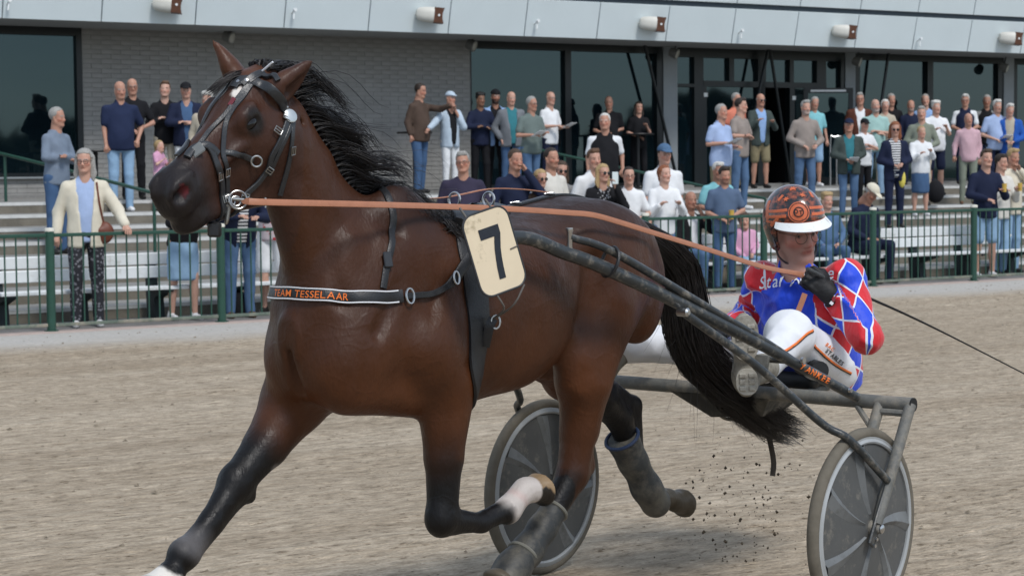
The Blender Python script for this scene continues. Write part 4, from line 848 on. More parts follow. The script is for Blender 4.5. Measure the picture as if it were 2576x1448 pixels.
for sg in (1, -1):
    c = lw(0, sg*WY, WR); ax = dirW((0, 1, 0))*sg
    whl = bpy.data.objects.new('wheel', None); COL.objects.link(whl); whl.parent = sulky; whl.location = Vector(c)-sulky.location
    b = MB(); prof = [(.022*math.sin(a), WR-.022+.022*math.cos(a)) for a in np.linspace(-2.6, 2.6, 15)]; b.lathe(c, ax, prof, 72); b.f = b.f[:-2] if len(b.f[-1]) > 4 else b.f; b.build('tyre', mtyre, whl)
    b = MB(); b.lathe(c, ax, [(.0, WR-.058), (.021, WR-.056), (.024, WR-.05), (.018, WR-.04), (.019, WR-.033), (.010, WR-.024), (-.010, WR-.024), (-.019, WR-.033), (-.024, WR-.05), (-.021, WR-.056), (0, WR-.058)], 72); b.f = b.f[:-2]; b.build('rim', mrim, whl)
    b = MB(); b.lathe(c, ax, [(-.040, .001), (-.040, .03), (-.014, WR-.055), (.014, WR-.055), (.030, .12), (.040, .05), (.040, .001)], 72); b.build('disc', mdisc, whl)
    t_, a_, b__ = frame_of(ax)
    for k in range(7):                                                               # moulded spokes: wedges proud of the disc
        an = 2*math.pi*k/7+.35*(1 if sg > 0 else 1.7); d = math.cos(an)*a_+math.sin(an)*b__; e = -math.sin(an)*a_+math.cos(an)*b__; b = MB()
        for side in (1, -1):
            V = []; n_ = 9
            for i in range(n_):
                f_ = i/(n_-1); rr = .055+(WR-.065-.055)*f_; w_ = .008+.030*f_**1.2; base = side*(.0405-.026*(rr/.30)); cv = .05*f_*f_
                o_ = c+d*rr+e*cv; V += [o_-e*w_+ax*base, o_+e*w_*.25+ax*(base+side*.011), o_+e*w_+ax*base]
            b.add(V, [q if side > 0 else q[::-1] for i in range(n_-1) for q in ((i*3, i*3+1, i*3+4, i*3+3), (i*3+1, i*3+2, i*3+5, i*3+4))])
        b.build('spoke', mblade, whl)
    b = MB(); b.lathe(c, ax, [(-.06, .018), (-.05, .03), (.05, .03), (.058, .022), (.075, .018), (.08, .0)], 20); b.build('hub', mbeam, whl)
    if sg < 0: b = MB(); q0 = c+.265*(math.cos(1.1)*a_+math.sin(1.1)*b__)+ax*.021; b.box(q0, (nrm(math.cos(1.1)*a_+math.sin(1.1)*b__), np.cross(ax, nrm(math.cos(1.1)*a_+math.sin(1.1)*b__)), ax), (.03, .010, .002)); b.build('valve_window', mat('paper_white', (.75, .76, .74), .7, .2, .04), whl, False)
    # fork
    y1, y0 = sg*(WY+.062), sg*(WY-.062)
    fk = tubeL([(-.235, y1, .775), (-.07, y1, .50), (.005, y1, .372)], [.021, .021, .018], 'fork', mbeam, sulky)
    b = MB(); dd = nrm(lw(.02, y1, .335)-lw(-.06, y1, .47)); b.box(lw(-.012, y1, .40), (dd, dirW((0, 1, 0)), np.cross(dd, dirW((0, 1, 0)))), (.115, .006, .022), .004); b.build('drop_out', mtube, fk); b = MB()
    for h_ in (-.075, -.05): b.lathe(lw(0, y1, WR)+dd*(-h_-.01)+dirW((0, sg*.004, 0)), dirW((0, sg, 0)), [(0, .007), (.008, .007)], 8)
    b.lathe(lw(0, y1, WR), dirW((0, sg, 0)), [(0, .016), (.02, .016), (.024, .01)], 12); b.build_each('axle_nut', msteel, fk)
    tubeL([(-.235, y0, .775), (-.07, y0, .50), (.005, y0, .36)], [.021, .021, .018], 'fork', mbeam, sulky)
    tubeL([(-.215, y0, .745), (-.215, y1, .745)], .013, 'fork_bridge', mbeam, sulky, 8)
    tubeL([(-.24, sg*.56, .775), (-.18, y0, .68)], .011, 'gusset', mbeam, sulky, 8)
    # shaft
    sh = tubeL([(-.20, sg*.595, .792), (.35, sg*.52, 1.03), (.80, sg*.45, 1.215), (1.12, sg*.405, 1.335), (1.27, sg*.385, 1.38), (1.40, sg*.365, 1.425), (1.52, sg*.355, 1.43), (1.60, sg*.36, 1.41)], [.0185, .019, .020, .0215, .0225, .0225, .022, .021], 'shaft', mtube, sulky, 14, 60)
    up_ = tubeL([(1.235, sg*.39, 1.425), (1.05, sg*.415, 1.375), (.65, sg*.475, 1.19), (.30, sg*.528, 1.028), (.10, sg*.556, .925)], [.012, .0145, .0145, .013, .011], 'side_tube', mtube, sulky, 12, 24)
    b = MB(); b.lathe(lw(1.235, sg*.39, 1.41), nrm(dirW((0, 0, 1))), [(-.035, .010), (.03, .010), (.035, .013), (.045, .012)], 10); b.build('clamp_bolt', msteel, up_); b = MB(); b.ring(lw(1.05, sg*.41, 1.34), nrm(lw(1.12, sg*.405, 1.335)-lw(.8, sg*.45, 1.215)), .05, .006, 20, 6, sx=.75); b.build('strap', mleather, up_)
    b = MB(); b.lathe(lw(.14, sg*.552, .955)+dirW((0, sg*.0, .0)), dirW((0, sg, 0)), [(.02, .012), (.03, .012)], 10); b.lathe(lw(-.13, sg*.585, .825), dirW((0, sg, 0)), [(.02, .009), (.031, .008)], 10); b.build_each('bolt', msteel, sh)
    # brace from shaft down to the fork
    br = tubeL([(.735, sg*.485, 1.155), (.45, sg*.585, .96), (.20, sg*.69, .745), (.13, sg*.76, .685), (-.06, sg*.805, .52)], .0145, 'brace', mtube if sg > 0 else mtube, sulky, 10, 40)
    b = MB(); b.lathe(lw(.745, sg*.485, 1.16), dirW((0, sg, 0)), [(-.02, .015), (.018, .015), (.024, .008)], 14); b.build('pivot', msteel, br)
    # foot rest
    fr = tubeL([(.19, sg*.53, .955), (.19, sg*.34, .955)], .011, 'foot_rest', mtube, sulky, 8)
    b = MB(); b.box(lw(.205, sg*.40, .945), (dirW((1, 0, .35)), dirW((0, 1, 0)), dirW((-.35, 0, 1))), (.008, .075, .028), .004); b.build('foot_plate', mbeam, fr)
tubeL([(-.24, -.805, .775), (-.24, .805, .775)], .0265, 'arch_beam', mbeam, sulky, 18)
for sg in (1, -1): b = MB(); b.lathe(lw(-.24, sg*.80, .775), dirW((0, sg, 0)), [(0, .0262), (.010, .0262), (.0101, .022)], 18); b.build('end_cap', mat('rubber_black', (.012, .012, .012), .6, .3, .1), sulky)
# seat, its carrier and the tray under it
for sg in (1, -1): tubeL([(-.24, sg*.12, .775), (-.5, sg*.14, .74), (-.86, sg*.14, .76)], .016, 'seat_carrier', mbeam, sulky, 10, 20)
mseat = mat('black_vinyl', (.016, .017, .018), .5, .4, .15, 20, .1, 100, dirt=.25, dirtcol=(.12, .11, .09))
sf = Field(A([-1.12, -.28, .66]), A([-.5, .28, .98]), .012); sf.ell((-.80, 0, .775), (.20, .19, .045), k=.03); sf.cap((-.98, -.10, .80), (-.98, .08, .80), .045, k=.05); sf.cap((-.64, -.13, .78), (-.64, .13, .78), .035, k=.03)
v_, q_ = sf.mesh(2); mesh_obj('seat', toW(v_), q_, mseat, sulky)
b = MB(); b.tube(toW(A([[-.52, .16, .86], [-.38, .33, .86]])), .036, 16); b.build('bolster', mseat, sulky)
b = MB(); V = [(-.22, .20, .755), (-.22, -.26, .755), (-.58, -.14, .735), (-.58, .14, .735), (-.27, .14, .68), (-.27, -.10, .66), (-.45, -.08, .67), (-.45, .10, .67)]
b.add(toW(A(V)), [(0, 1, 2, 3), (4, 7, 6, 5), (0, 4, 5, 1), (1, 5, 6, 2), (2, 6, 7, 3), (3, 7, 4, 0)]); b.build('mud_tray', mat('mud_guard', (.05, .047, .04), .75, .3, .3, 8, dirt=.5, dirtcol=(.17, .15, .12)), sulky, False)
hp_ = [J(1802, 1022, -.1), J(1812, 1045, -.1), J(1838, 1054, -.1), J(1862, 1040, -.1), J(1866, 1024, -.1)]; tubeL(hp_, .007, 'hook', mbeam, sulky, 8, 20)
st_ = [J(1910, 1070, .0), J(1930, 1092, 0), J(1940, 1130, 0), J(1945, 1165, 0), J(1942, 1196, 0)]; b = MB(); P = toW(smooth_path(A(st_), 16)); b.strip(P, np.repeat([-fw+.3*rt], 16, 0), .022, .006); b.build('loose_strap', mat('muddy_leather', (.06, .05, .04), .8, .2, .3, 12), sulky)

# ------------------------------------------------------------------ lettering helper: glyph meshes of the built-in font, one per character
def glyph(ch, shear=0., bold=.0):
    cu = bpy.data.curves.new('t', 'FONT'); cu.body = ch; cu.size = 1.; cu.shear = shear; cu.offset = bold; cu.resolution_u = 4
    o = bpy.data.objects.new('t', cu); COL.objects.link(o); dg = bpy.context.evaluated_depsgraph_get(); me = o.evaluated_get(dg).to_mesh()
    bm = bmesh.new(); bm.from_mesh(me); bmesh.ops.triangulate(bm, faces=bm.faces[:]); lg = [e for e in bm.edges if e.calc_length() > .12]
    if lg: bmesh.ops.subdivide_edges(bm, edges=lg, cuts=2, use_grid_fill=False)
    bm.verts.index_update(); V = A([tuple(v.co) for v in bm.verts]) if len(bm.verts) else np.zeros((0, 3)); Fc = [tuple(v.index for v in f.verts) for f in bm.faces]; bm.free()
    o.evaluated_get(dg).to_mesh_clear(); bpy.data.objects.remove(o); bpy.data.curves.remove(cu); return V, Fc
def word_mesh(text, place, size, shear=0., bold=.01, space=.08, wx=1.):
    """place(s, t) -> world point for distance s along and t up the lettering; size = cap height"""
    b = MB(); s = 0.; W = []
    for ch in text:
        if ch == ' ': s += .32; continue
        V, Fc = glyph(ch, shear, bold); x0, x1 = V[:, 0].min(), V[:, 0].max(); W.append((V, Fc, s-x0)); s += x1-x0+space
    sc = size/.70; out = []
    for V, Fc, off in W: out.append(((V[:, 0]+off)*sc*wx, V[:, 1]*sc, Fc))
    return out, s*sc*wx
def put_word(name, text, fn, size, m, parent, **k):
    out, L = word_mesh(text, None, size, **k); b = MB()
    for xs, ys, Fc in out: b.add([fn(x, y, L) for x, y in zip(xs, ys)], Fc)
    return tag(b.build(name, m, parent, False), 'orange lettering reading '+text if m is morange else 'lettering reading '+text)
# "Team Tesselaar" and "YANKEE" along the near shaft
def shaft_text(p0, p1, rad, facing):
    p0, p1 = A(p0), A(p1); t = nrm(p1-p0); n = nrm(facing-t*(facing@t)); u = np.cross(n, t)
    if u[2] < 0: u = -u
    def fn(x, y, L): a = (y-.4*rad)/rad; return p0+t*x+rad*(n*math.cos(a)+u*math.sin(a))
    return fn
vwd = -nrm(lw(.75, .45, 1.2)-CAM)
shpts = smooth_path(A([(-.20, .595, .792), (.35, .52, 1.03), (.80, .45, 1.215), (1.12, .405, 1.335), (1.27, .385, 1.38), (1.40, .365, 1.425), (1.52, .355, 1.43), (1.60, .36, 1.41)]), 60)
def near_shaft(px): i = int(np.argmin([abs(proj(toW(p))[0]-px) for p in shpts])); return toW(shpts[i])
put_word('lettering', 'Team Tesselaar', shaft_text(near_shaft(1524), near_shaft(1645), .0212, vwd), .019, morange, sulky, bold=.012, wx=1.18)
put_word('lettering', 'YANKEE', shaft_text(near_shaft(2005), near_shaft(2085), .0198, vwd), .023, morange, sulky, bold=.03, shear=.2, wx=1.15)

# ================================================================== harness on the horse
def hit(px, py):
    d = Vector(nrm(ray(px, py))); loc, n, i, dist = HB.ray_cast(Vector(CAM), d)
    if loc is not None: return A(loc), A(n)
    best = None
    for t in np.arange(5., 8.4, .04):                # just off the outline: nearest skin to the sight line
        q, n, i, dd = HB.find_nearest(Vector(CAM)+d*t)
        if best is None or dd < best[0]: best = (dd, A(q), A(n))
    return best[1], best[2]
def snap(P, off=.0):
    q, n, i, d = HB.find_nearest(Vector(P)); return A(q)+A(n)*off, A(n)
def surf_strap(name, pix, w, th, m, parent, n=40, extra=None, off=.001, world=None):
    """a strap lying on the horse through sight-line points (and further world points)"""
    pts = []
    for p in pix or []:
        h_ = hit(*p)
        if h_: pts.append(h_[0])
    pts += [A(x) for x in (extra or [])]
    P = smooth_path(A(world if world is not None else pts), n); N = []
    for i in range(n):
        q, nn = snap(P[i], off); P[i] = q; N.append(nn)
    for _ in range(2): P[1:-1] = (P[:-2]+2*P[1:-1]+P[2:])/4
    N = A(N)
    for _ in range(3): N[1:-1] = (N[:-2]+N[1:-1]*2+N[2:])/4
    b = MB(); b.strip(P, N, w, th); return b.build(name, m, parent), P, N
def mir(W): l = toL(W); return toW(A([l[0], -l[1], l[2]]))
harness = empty('harness', lw(1.45, 0, .9), 'black racing harness with girth, saddle pad and breast strap on the horse', 'harness')
gp = [hit(*p)[0] for p in ((1150, 520), (1172, 590), (1190, 680), (1200, 780), (1200, 870), (1196, 925))]
top = toW(A([toL(gp[0])[0]-.01, 0, 1.56])); low = [toW(A([toL(gp[-1])[0], y, .86])) for y in (.1, 0)]
ring_ = [mir(p) for p in gp[::-1]]
surf_strap('girth', None, np.full(90, .085), .012, mleather, harness, 90, world=[top]+gp+low+[mir(low[0])]+ring_+[top])
P_, wide = None, None
surf_strap('saddle_pad', None, np.interp(np.linspace(0, 1, 50), [0, .5, 1], [.12, .17, .12]), .03, mleather, harness, 50, world=[gp[1], gp[0], top, mir(gp[0]), mir(gp[1])], off=.006)
b = MB(); c = hit(1152, 528)
for sg in (1, -1): tp_ = toW(A([toL(c[0])[0], sg*.075, toL(snap(toW(A([toL(c[0])[0], sg*.075, 1.6])))[0])[2]+.055])); b.ring(tp_, dirW((1, 0, .1)), .024, .004, 22, 8)
b.build_each('terret_ring', msteel, harness)
# back strap and crupper
bs = [toW(A([x, 0, 1.62])) for x in np.linspace(1.36, .45, 9)]
surf_strap('back_strap', None, .03, .008, mleather, harness, 50, world=bs)
b = MB()
for x in (1.22, 1.05, .86): q, n_ = snap(toW(A([x, 0.0, 1.62]))); b.box(q+n_*.012, (dirW((1, 0, 0)), dirW((0, 1, 0)), n_), (.014, .017, .003), .002); b.tube([q+n_*.012+dirW((.016, -.008, 0)), q+n_*.016+dirW((-.01, .008, 0))], .0025, 6)
b.build_each('back_buckle', msteel, harness, group=2)
# strap from saddle to shaft tip and its ball stud
b = MB(); q, n_ = hit(1170, 603); b.lathe(q+n_*.005, n_, [(0, .008), (.03, .008), (.034, .014), (.045, .018), (.056, .014), (.06, 0)], 14); b.build('ball_stud', msteel, harness)
P = [hit(1178, 640)[0]+.02*LF, lw(1.50, .33, 1.36), lw(1.46, .36, 1.40)]; b = MB(); P = smooth_path(A(P), 14); b.strip(P, np.repeat([-fw], 14, 0), .03, .006); b.build('tug', mleather, harness)
b = MB(); P = A([hit(1212, 870)[0]+LF*.012, hit(1216, 820)[0]+LF*.025, hit(1222, 800)[0]+LF*.03]); b.strip(smooth_path(P, 10), np.repeat([-fw], 10, 0), .03, .007); b.build('girth_billet', mleather, harness)
b = MB(); b.ring(hit(1222, 808)[0]+LF*.04, -fw, .017, .0035, 16, 6, sx=.8, sy=1.2); b.build('girth_buckle', msteel, harness)
# breast collar with lettering
col_px = [(722, 705), (760, 733), (830, 744), (930, 748), (1010, 745)]
cp = [hit(*p)[0] for p in col_px]; cp = [p for p in cp if toL(p)[1] > .07]; fc = toW(A([2.12, 0, toL(cp[0])[2]+.012]))
collar = empty('breast_collar', cp[2]-A([0, 0, .03]), 'black breast collar with white piping and orange lettering across the chest', 'breast collar')
o_, PC, NC = surf_strap('band', None, .040, .010, mleather, collar, 90, world=[mir(p) for p in cp[::-1]]+[fc]+cp, off=.003)
NT = A([nrm(n-dirW((0, 0, 1))*(n[2])) for n in NC])
TC = np.gradient(PC, axis=0); mpipe = mat('white_piping', (.72, .73, .76), .5, .4, .05)
for sgn in (1, -1):
    b = MB(); b.tube(A([PC[i]+np.cross(nrm(TC[i]), NC[i])*sgn*.0172+NC[i]*.0105 for i in range(4, 88)]), .0024, 6); b.build('piping', mpipe, collar)
dist = np.r_[0, np.cumsum(np.linalg.norm(np.diff(PC, axis=0), axis=1))]
ui = np.argmin([abs(proj(p)[0]-880) if i > 50 else 9e9 for i, p in enumerate(PC)]); s_end = dist[ui]
def coltext(x, y, L):
    s_ = s_end-L+x; i = int(np.clip(np.searchsorted(dist, s_)-1, 0, len(PC)-2)); f_ = (s_-dist[i])/(dist[i+1]-dist[i]); p = PC[i]*(1-f_)+PC[i+1]*f_; n = nrm(NC[i]*(1-f_)+NC[i+1]*f_); t = nrm(TC[i]); u = np.cross(n, t); u = u if u[2] > 0 else -u
    return p+n*.0118+u*(y-.0105)
put_word('lettering', 'TEAM TESSELAAR', coltext, .021, morange, collar, bold=.004, wx=1.04, space=.10)
b = MB(); q, n_ = hit(1025, 745); b.ring(q+n_*.014, n_, .019, .0035, 20, 6, sx=.75, sy=1.2); b.build('ring', msteel, collar)
surf_strap('trace_strap', [(1018, 745), (1060, 742), (1100, 735), (1135, 708), (1160, 672), (1184, 640)], np.interp(np.linspace(0, 1, 30), [0, .5, .62, 1], [.02, .02, .033, .033]), .009, mleather, collar, 30, off=.006)
b = MB(); q, n_ = hit(1138, 700); b.ring(q+n_*.02, n_, .018, .0032, 16, 6, sx=.6, sy=1.1); b.build('buckle', msteel, collar)
ns = [(980, 512), (988, 560), (984, 615), (972, 665), (962, 725)]
o_, Pn, Nn = surf_strap('neck_strap', ns, .022, .006, mleather, collar, 30, extra=None, off=.002)
mn = [toW(A([toL(Pn[0])[0]-.06, 0, 1.60]))]; surf_strap('neck_strap', None, .022, .006, mleather, collar, 40, world=[Pn[0]]+mn+[mir(p) for p in (Pn[0], Pn[10], Pn[20], Pn[29])], off=.002)
b = MB(); q, n_ = hit(971, 655); u_ = nrm(A([0, 0, 1.])-n_*n_[2]); b.box(q+n_*.012, (np.cross(u_, n_), u_, n_), (.014, .024, .005), .003); b.build('clip', mat('black_plastic', (.02, .022, .025), .35, .5, .1), collar)
# number plate: flat board hanging from the saddle at the near side
pc = J(1241, 632, .41); pn = nrm(A([.32, 1, .10])); pu = nrm(A([0, -.10, 1.])-pn*(A([0, -.10, 1.])@pn)); px_ = np.cross(pu, pn)
plate = empty('number_plate', toW(pc-pu*.13), 'cream number plate with a black 7 hanging beside the saddle', 'number plate')
tl = math.radians(13.5)           # it hangs askew
pr, pq = px_*math.cos(tl)+pu*math.sin(tl), pu*math.cos(tl)-px_*math.sin(tl)
if (dirW(pr)@rt) < 0: pr = -pr
def plate_pt(x, y, h): return toW(pc+pr*x+pq*y+pn*h)
PWd, PHt = .084, .127
def rr_loop(w, h, r, n=7):
    L = []
    for cx_, cy_, a0 in ((w-r, h-r, 0), (-w+r, h-r, 90), (-w+r, -h+r, 180), (w-r, -h+r, 270)):
        for k in range(n): a = math.radians(a0+90*k/(n-1)); L.append((cx_+r*math.cos(a), cy_+r*math.sin(a)))
    return L
lp = rr_loop(PWd, PHt, .04); b = MB(); n_ = len(lp); b.add([plate_pt(x, y, 0) for x, y in lp]+[plate_pt(x, y, .006) for x, y in lp], [tuple(range(n_-1, -1, -1)), tuple(range(n_, 2*n_))]+[(i, (i+1) % n_, n_+(i+1) % n_, n_+i) for i in range(n_)])
b.build('board', mat('cream_board', s2l(214, 198, 170), .6, .35, .06, 6, dirt=.16, dirtcol=(.36, .29, .18), dscale=14), plate, False)
b = MB(); P = A([plate_pt(x, y, .004) for x, y in lp+lp[:1]]); b.tube(P, .0038, 8, False); b.build('rim', mat('black_edge', (.03, .032, .036), .5, .4, .1), plate)
sv = [(-.040, .072), (.046, .072), (.046, .046), (.030, .010), (.020, -.035), (.017, -.078), (-.010, -.078), (-.006, -.035), (.004, .008), (.018, .042), (-.040, .042)]
st7 = [(.046, .046, .018, .042), (.038, .026, .011, .026), (.030, .006, .004, .006), (.024, -.02, -.002, -.02), (.020, -.045, -.007, -.045), (.017, -.078, -.010, -.078)]
V7 = [(-.040, .072), (.046, .072), (.046, .046), (-.040, .042)]+[q for r in st7 for q in ((r[0], r[1]), (r[2], r[3]))]
b = MB(); b.add([plate_pt(x*.86-.002, y*1.08-.002, .0075) for x, y in V7], [(0, 1, 2, 5, 3)]+[(4+2*i, 5+2*i, 7+2*i, 6+2*i) for i in range(5)]); b.build('digit', mat('black_print', (.018, .022, .03), .6, .3, .25, 60), plate, False)
b = MB()
for x0 in (-.06, .035): b.tube([plate_pt(x0, PHt-.004, .004), plate_pt(x0-.005, PHt+.03, -.01)], .0035, 6)
b.tube([plate_pt(.055, -.01, .008), plate_pt(.082, -.008, .008)], .002, 6)
P = smooth_path(A([plate_pt(-.035, -PHt, .004), plate_pt(-.015, -PHt-.05, -.01), hit(1222, 800)[0]+LF*.03, plate_pt(.02, -PHt-.05, -.01), plate_pt(.07, -PHt, .004)]), 20); b.tube(P, .003, 6); b.build_each('cord', mat('grey_cord', (.12, .11, .10), .7, .3, .2), plate)
# hind boots
def legboot(name, P, r, label, cuff):
    rt_ = empty(name, toW(P[-1]), label, 'leg boot', 'hind leg boots'); bf = Field(np.min(P, 0)-.12, np.max(P, 0)+.12, .009)
    for i in range(len(P)-1): bf.cap(P[i], P[i+1], r[i], r[i+1], .03)
    n0 = nrm(P[0]-P[1]); bf.plane(P[0]+n0*.01, n0); v_, q_ = bf.mesh(1); mesh_obj('shell', toW(v_), q_, mat('boot_rubber', (.03, .032, .032), .55, .35, .25, 8, .12, 60, dirt=.62, dirtcol=(.11, .10, .08), dscale=6), rt_)
    b = MB(); b.ring(toW(P[0]+n0*.008), dirW(n0), r[0]-.001, .007, 28, 8); b.build('cuff', cuff, rt_); return rt_
mblue = mat('blue_trim', (.012, .024, .06), .5, .4, .1)
legboot('leg_boot', [J(1566, 1105, -.145), J(1592, 1160, -.145), J(1625, 1225, -.142), J(1648, 1262, -.14)], [.066, .054, .056, .060], 'muddy rubber boot on the hind leg kicked out behind', mblue)
legboot('leg_boot', [J(1390, 1286, .15), J(1362, 1330, .15), J(1325, 1385, .15), J(1298, 1418, .15)], [.047, .046, .051, .053], 'muddy grey rubber boot on the hind leg reaching under the belly', mat('grey_trim', (.16, .155, .13), .6, .3, .2))
legboot('leg_boot', [J(1312, 1396, .15), J(1290, 1428, .15), J(1270, 1462, .15)], [.052, .057, .064], 'muddy bell boot over the hoof reaching under the belly', mat('grey_trim', (.16, .155, .13), .6, .3, .2))

# ================================================================== bridle
bridle = empty('bridle', hp(.4, 0, -.2)*0+toW(hp(.35, 0, -.2)), 'black leather bridle with steel rings and buckles on the horse head', 'bridle')
mstrap = mat('bridle_leather', (.022, .024, .027), .36, .5, .15, 50, .12, 200)
def hmir(p): q = toL(p)-HO; return toW(HO+q-2*(q@hy)*hy)
def hstrap(name, pix, w=.016, th=.006, n=26, extra=None, m=None):
    if name in ('cheek_piece', 'cheek_band', 'throat_latch', 'noseband') or (name == 'face_strap' and len(pix) > 7):      # the same strap on the far cheek
        surf_strap(name, None, w, th, m or mstrap, bridle, n, world=[hmir(hit(*p)[0]) for p in pix], off=.002)
    return surf_strap(name, pix, w, th, m or mstrap, bridle, n, extra=extra, off=.002)
hstrap('browband', [(588, 222), (600, 208), (640, 206), (680, 224), (705, 250), (722, 282)], .028, .007, 40)
b = MB()
for p in ((601, 209), (620, 205), (716, 270)): q, n_ = hit(*p); b.lathe(q+n_*.007, n_, [(0, .006), (.003, .005), (.004, 0)], 10)
b.build_each('stud', msteel, bridle)
q, n_ = hit(724, 296); b = MB(); b.lathe(q+n_*.01, nrm(n_+.4*-fw), [(0, .021), (.004, .021), (.006, .017)], 20); b.build('rosette', mat('rosette_silver', (.55, .58, .58), .35, .5, .1, metal=.8), bridle)
hstrap('crown_strap', [(610, 215), (632, 196), (660, 184)], .018, .008, 20); hstrap('crown_strap', [(626, 207), (655, 190), (690, 192), (700, 205)], .016, .008, 24)
hstrap('face_strap', [(622, 214), (600, 246), (570, 285), (532, 325), (505, 360), (478, 392)], .013, .006, 34)
hstrap('face_strap', [(630, 214), (606, 250), (582, 282), (566, 315), (560, 360), (562, 400), (567, 432), (570, 470), (572, 500)], .015, .006, 44)
hstrap('noseband', [(470, 398), (485, 378), (512, 366), (530, 372), (545, 388)], .022, .008, 26)
hstrap('noseband', [(520, 366), (532, 385), (545, 415), (552, 440), (556, 480), (560, 520), (562, 560)], .018, .008, 34)
hstrap('cheek_band', [(560, 384), (600, 390), (635, 402)], .017, .006, 20)
hstrap('cheek_piece', [(722, 300), (712, 330), (700, 360), (682, 392), (672, 425), (650, 455), (625, 480), (610, 498)], .017, .007, 44); hstrap('cheek_piece', [(735, 290), (722, 335), (706, 370), (690, 405), (676, 440)], .013, .006, 36)
hstrap('throat_latch', [(735, 290), (733, 335), (729, 380), (722, 420), (712, 460), (704, 490)], .015, .006, 34)
hstrap('chin_strap', [(548, 555), (570, 548), (600, 520)], .016, .007, 16)
b = MB()
for p, R in (((640, 403), .0155), ((570, 507), .0165)): q, n_ = hit(*p); b.ring(q+n_*.012, nrm(n_-fw), R, .0036, 22, 8)
b.build_each('ring', mbuck, bridle)
b = MB()
for p, ang in (((716, 298), .5), ((695, 330), .6), ((673, 425), .5), ((731, 378), 1.4), ((566, 432), 1.3), ((548, 442), 1.3), ((612, 494), .3), ((560, 500), 1.4)):
    q, n_ = hit(*p); t, a_, b__ = frame_of(n_); d = nrm(a_*math.cos(ang)+b__*math.sin(ang)); e = np.cross(n_, d); c = q+n_*.011
    b.tube([c-d*.012-e*.008, c-d*.012+e*.008, c+d*.012+e*.008, c+d*.012-e*.008, c-d*.012-e*.008], .0024, 6); b.tube([c-d*.012, c+d*.014], .002, 6)
b.build_each('buckle', mbuck, bridle, group=2)
# bit with ring and lever cheek
bc = hit(575, 506); bq, bn = bc if bc else (toW(hp(.45, .06, -.12)), -fw)
BIT = bq+bn*.022
b = MB(); b.ring(BIT+rt*.012, nrm(bn-fw*1.2), .026, .0034, 28, 8); b.ring(BIT+rt*.006-up*.004, nrm(bn-fw), .014, .0032, 20, 8); b.tube([BIT-rt*.035+up*.006, BIT+rt*.03], .0055, 8); b.tube(smooth_path(A([BIT-rt*.012, BIT-rt*.016-up*.03, BIT-rt*.022-up*.07]), 10), [.007]*9+[.004], 8); b.build('bit', mbuck, bridle)
BF = hmir(BIT); b = MB(); b.ring(BF, dirW(hy), .026, .0034, 24, 8); b.build('bit_ring', mbuck, bridle)
b = MB(); q = BIT-up*.085-rt*.055; b.box(q, (rt, -fw, up), (.019, .016, .022), .006); b.build('chin_block', mleather, bridle)
b = MB(); q, n_ = hit(655, 184); b.tube([q+n_*.004, q+n_*.05+rt*.012], .003, 6); b.build('crown_pin', mpipe, bridle)
q, n_ = hit(583, 262); b = MB(); t = nrm(rt*.55+up*.8); e = np.cross(t, n_); b.box(q+n_*.010, (t, e, n_), (.013, .006, .002)); b.build('badge', mat('red_badge', (.16, .03, .04), .5, .4, .3, 40), bridle, False)
b = MB(); q, n_ = hit(494, 382); b.box(q+n_*.008, (nrm(rt*.8+up*.6), nrm(np.cross(n_, rt*.8+up*.6)), n_), (.02, .016, .005), .003); b.build('nose_plate', mat('grey_pad', (.17, .18, .18), .5, .4, .1), bridle)
# ================================================================== reins
mrein = mat('tan_leather', (.37, .155, .085), .5, .4, .1, 20, .08, 120)
HANDL = J(2052, 700, .18); HANDR = J(1818, 828, -.16)
def rein(name, P, label, facing):
    r = empty(name, toW(P[len(P)//2]), label, 'rein', 'tan leather reins'); W = toW(smooth_path(A(P), 120)); N = np.repeat([facing], 120, 0); b = MB(); b.strip(W, N, .0185, .0035); b.build('strap', mrein, r)
    return r, W
PL = [toL(BIT+rt*.04), J(640, 508, .20), J(900, 514, .22), J(1150, 521, .19), J(1300, 527, .24), J(1420, 535, .27), J(1490, 541, .285), J(1560, 560, .29), J(1640, 585, .285), J(1780, 628, .25), J(1900, 666, .21), J(1960, 680, .19), J(2020, 690, .18)]
rl, WL = rein('rein', PL, 'near tan rein running from the bit past the number plate to the glove', nrm(-fw+.2*up))
b = MB(); i = 3
b.box((toW(PL[0])+toW(PL[1]))/2-up*.001, (nrm(toW(PL[1])-toW(PL[0])), -fw, up), (.022, .004, .011), .002); c = toW(J(668, 510, .2)); b.tube([c-up*.014-fw*.004, c+up*.014-fw*.004], .003, 6); b.build_each('buckle', msteel, rl)
b = MB(); c = toW(J(1905, 668, .2)); t = nrm(toW(J(1960, 682, .19))-toW(J(1860, 652, .21))); e = np.cross(t, fw)
b.tube([c-t*.016-e*.016-fw*.006, c-t*.016+e*.016-fw*.006, c+t*.016+e*.016-fw*.006, c+t*.016-e*.016-fw*.006, c-t*.016-e*.016-fw*.006], .003, 6); b.build('buckle', msteel, rl)
b = MB(); b.strip(toW(smooth_path(A([J(2024, 738, .225), J(2014, 765, .215), J(2000, 800, .20)]), 10)), np.repeat([-fw], 10, 0), .022, .004); b.build('loose_end', mrein, rl)
rein('rein', [hp(.44, -.09, -.12), A([2.2, -.24, 1.56]), A([1.38, -.12, 1.545]), A([1.0, -.10, 1.575]), A([.6, -.08, 1.53]), A([.2, -.02, 1.40]), A([-.2, .08, 1.28]), J(1990, 692, .14), J(2030, 702, .16)], 'far tan rein crossing the back of the horse to the glove', nrm(up))
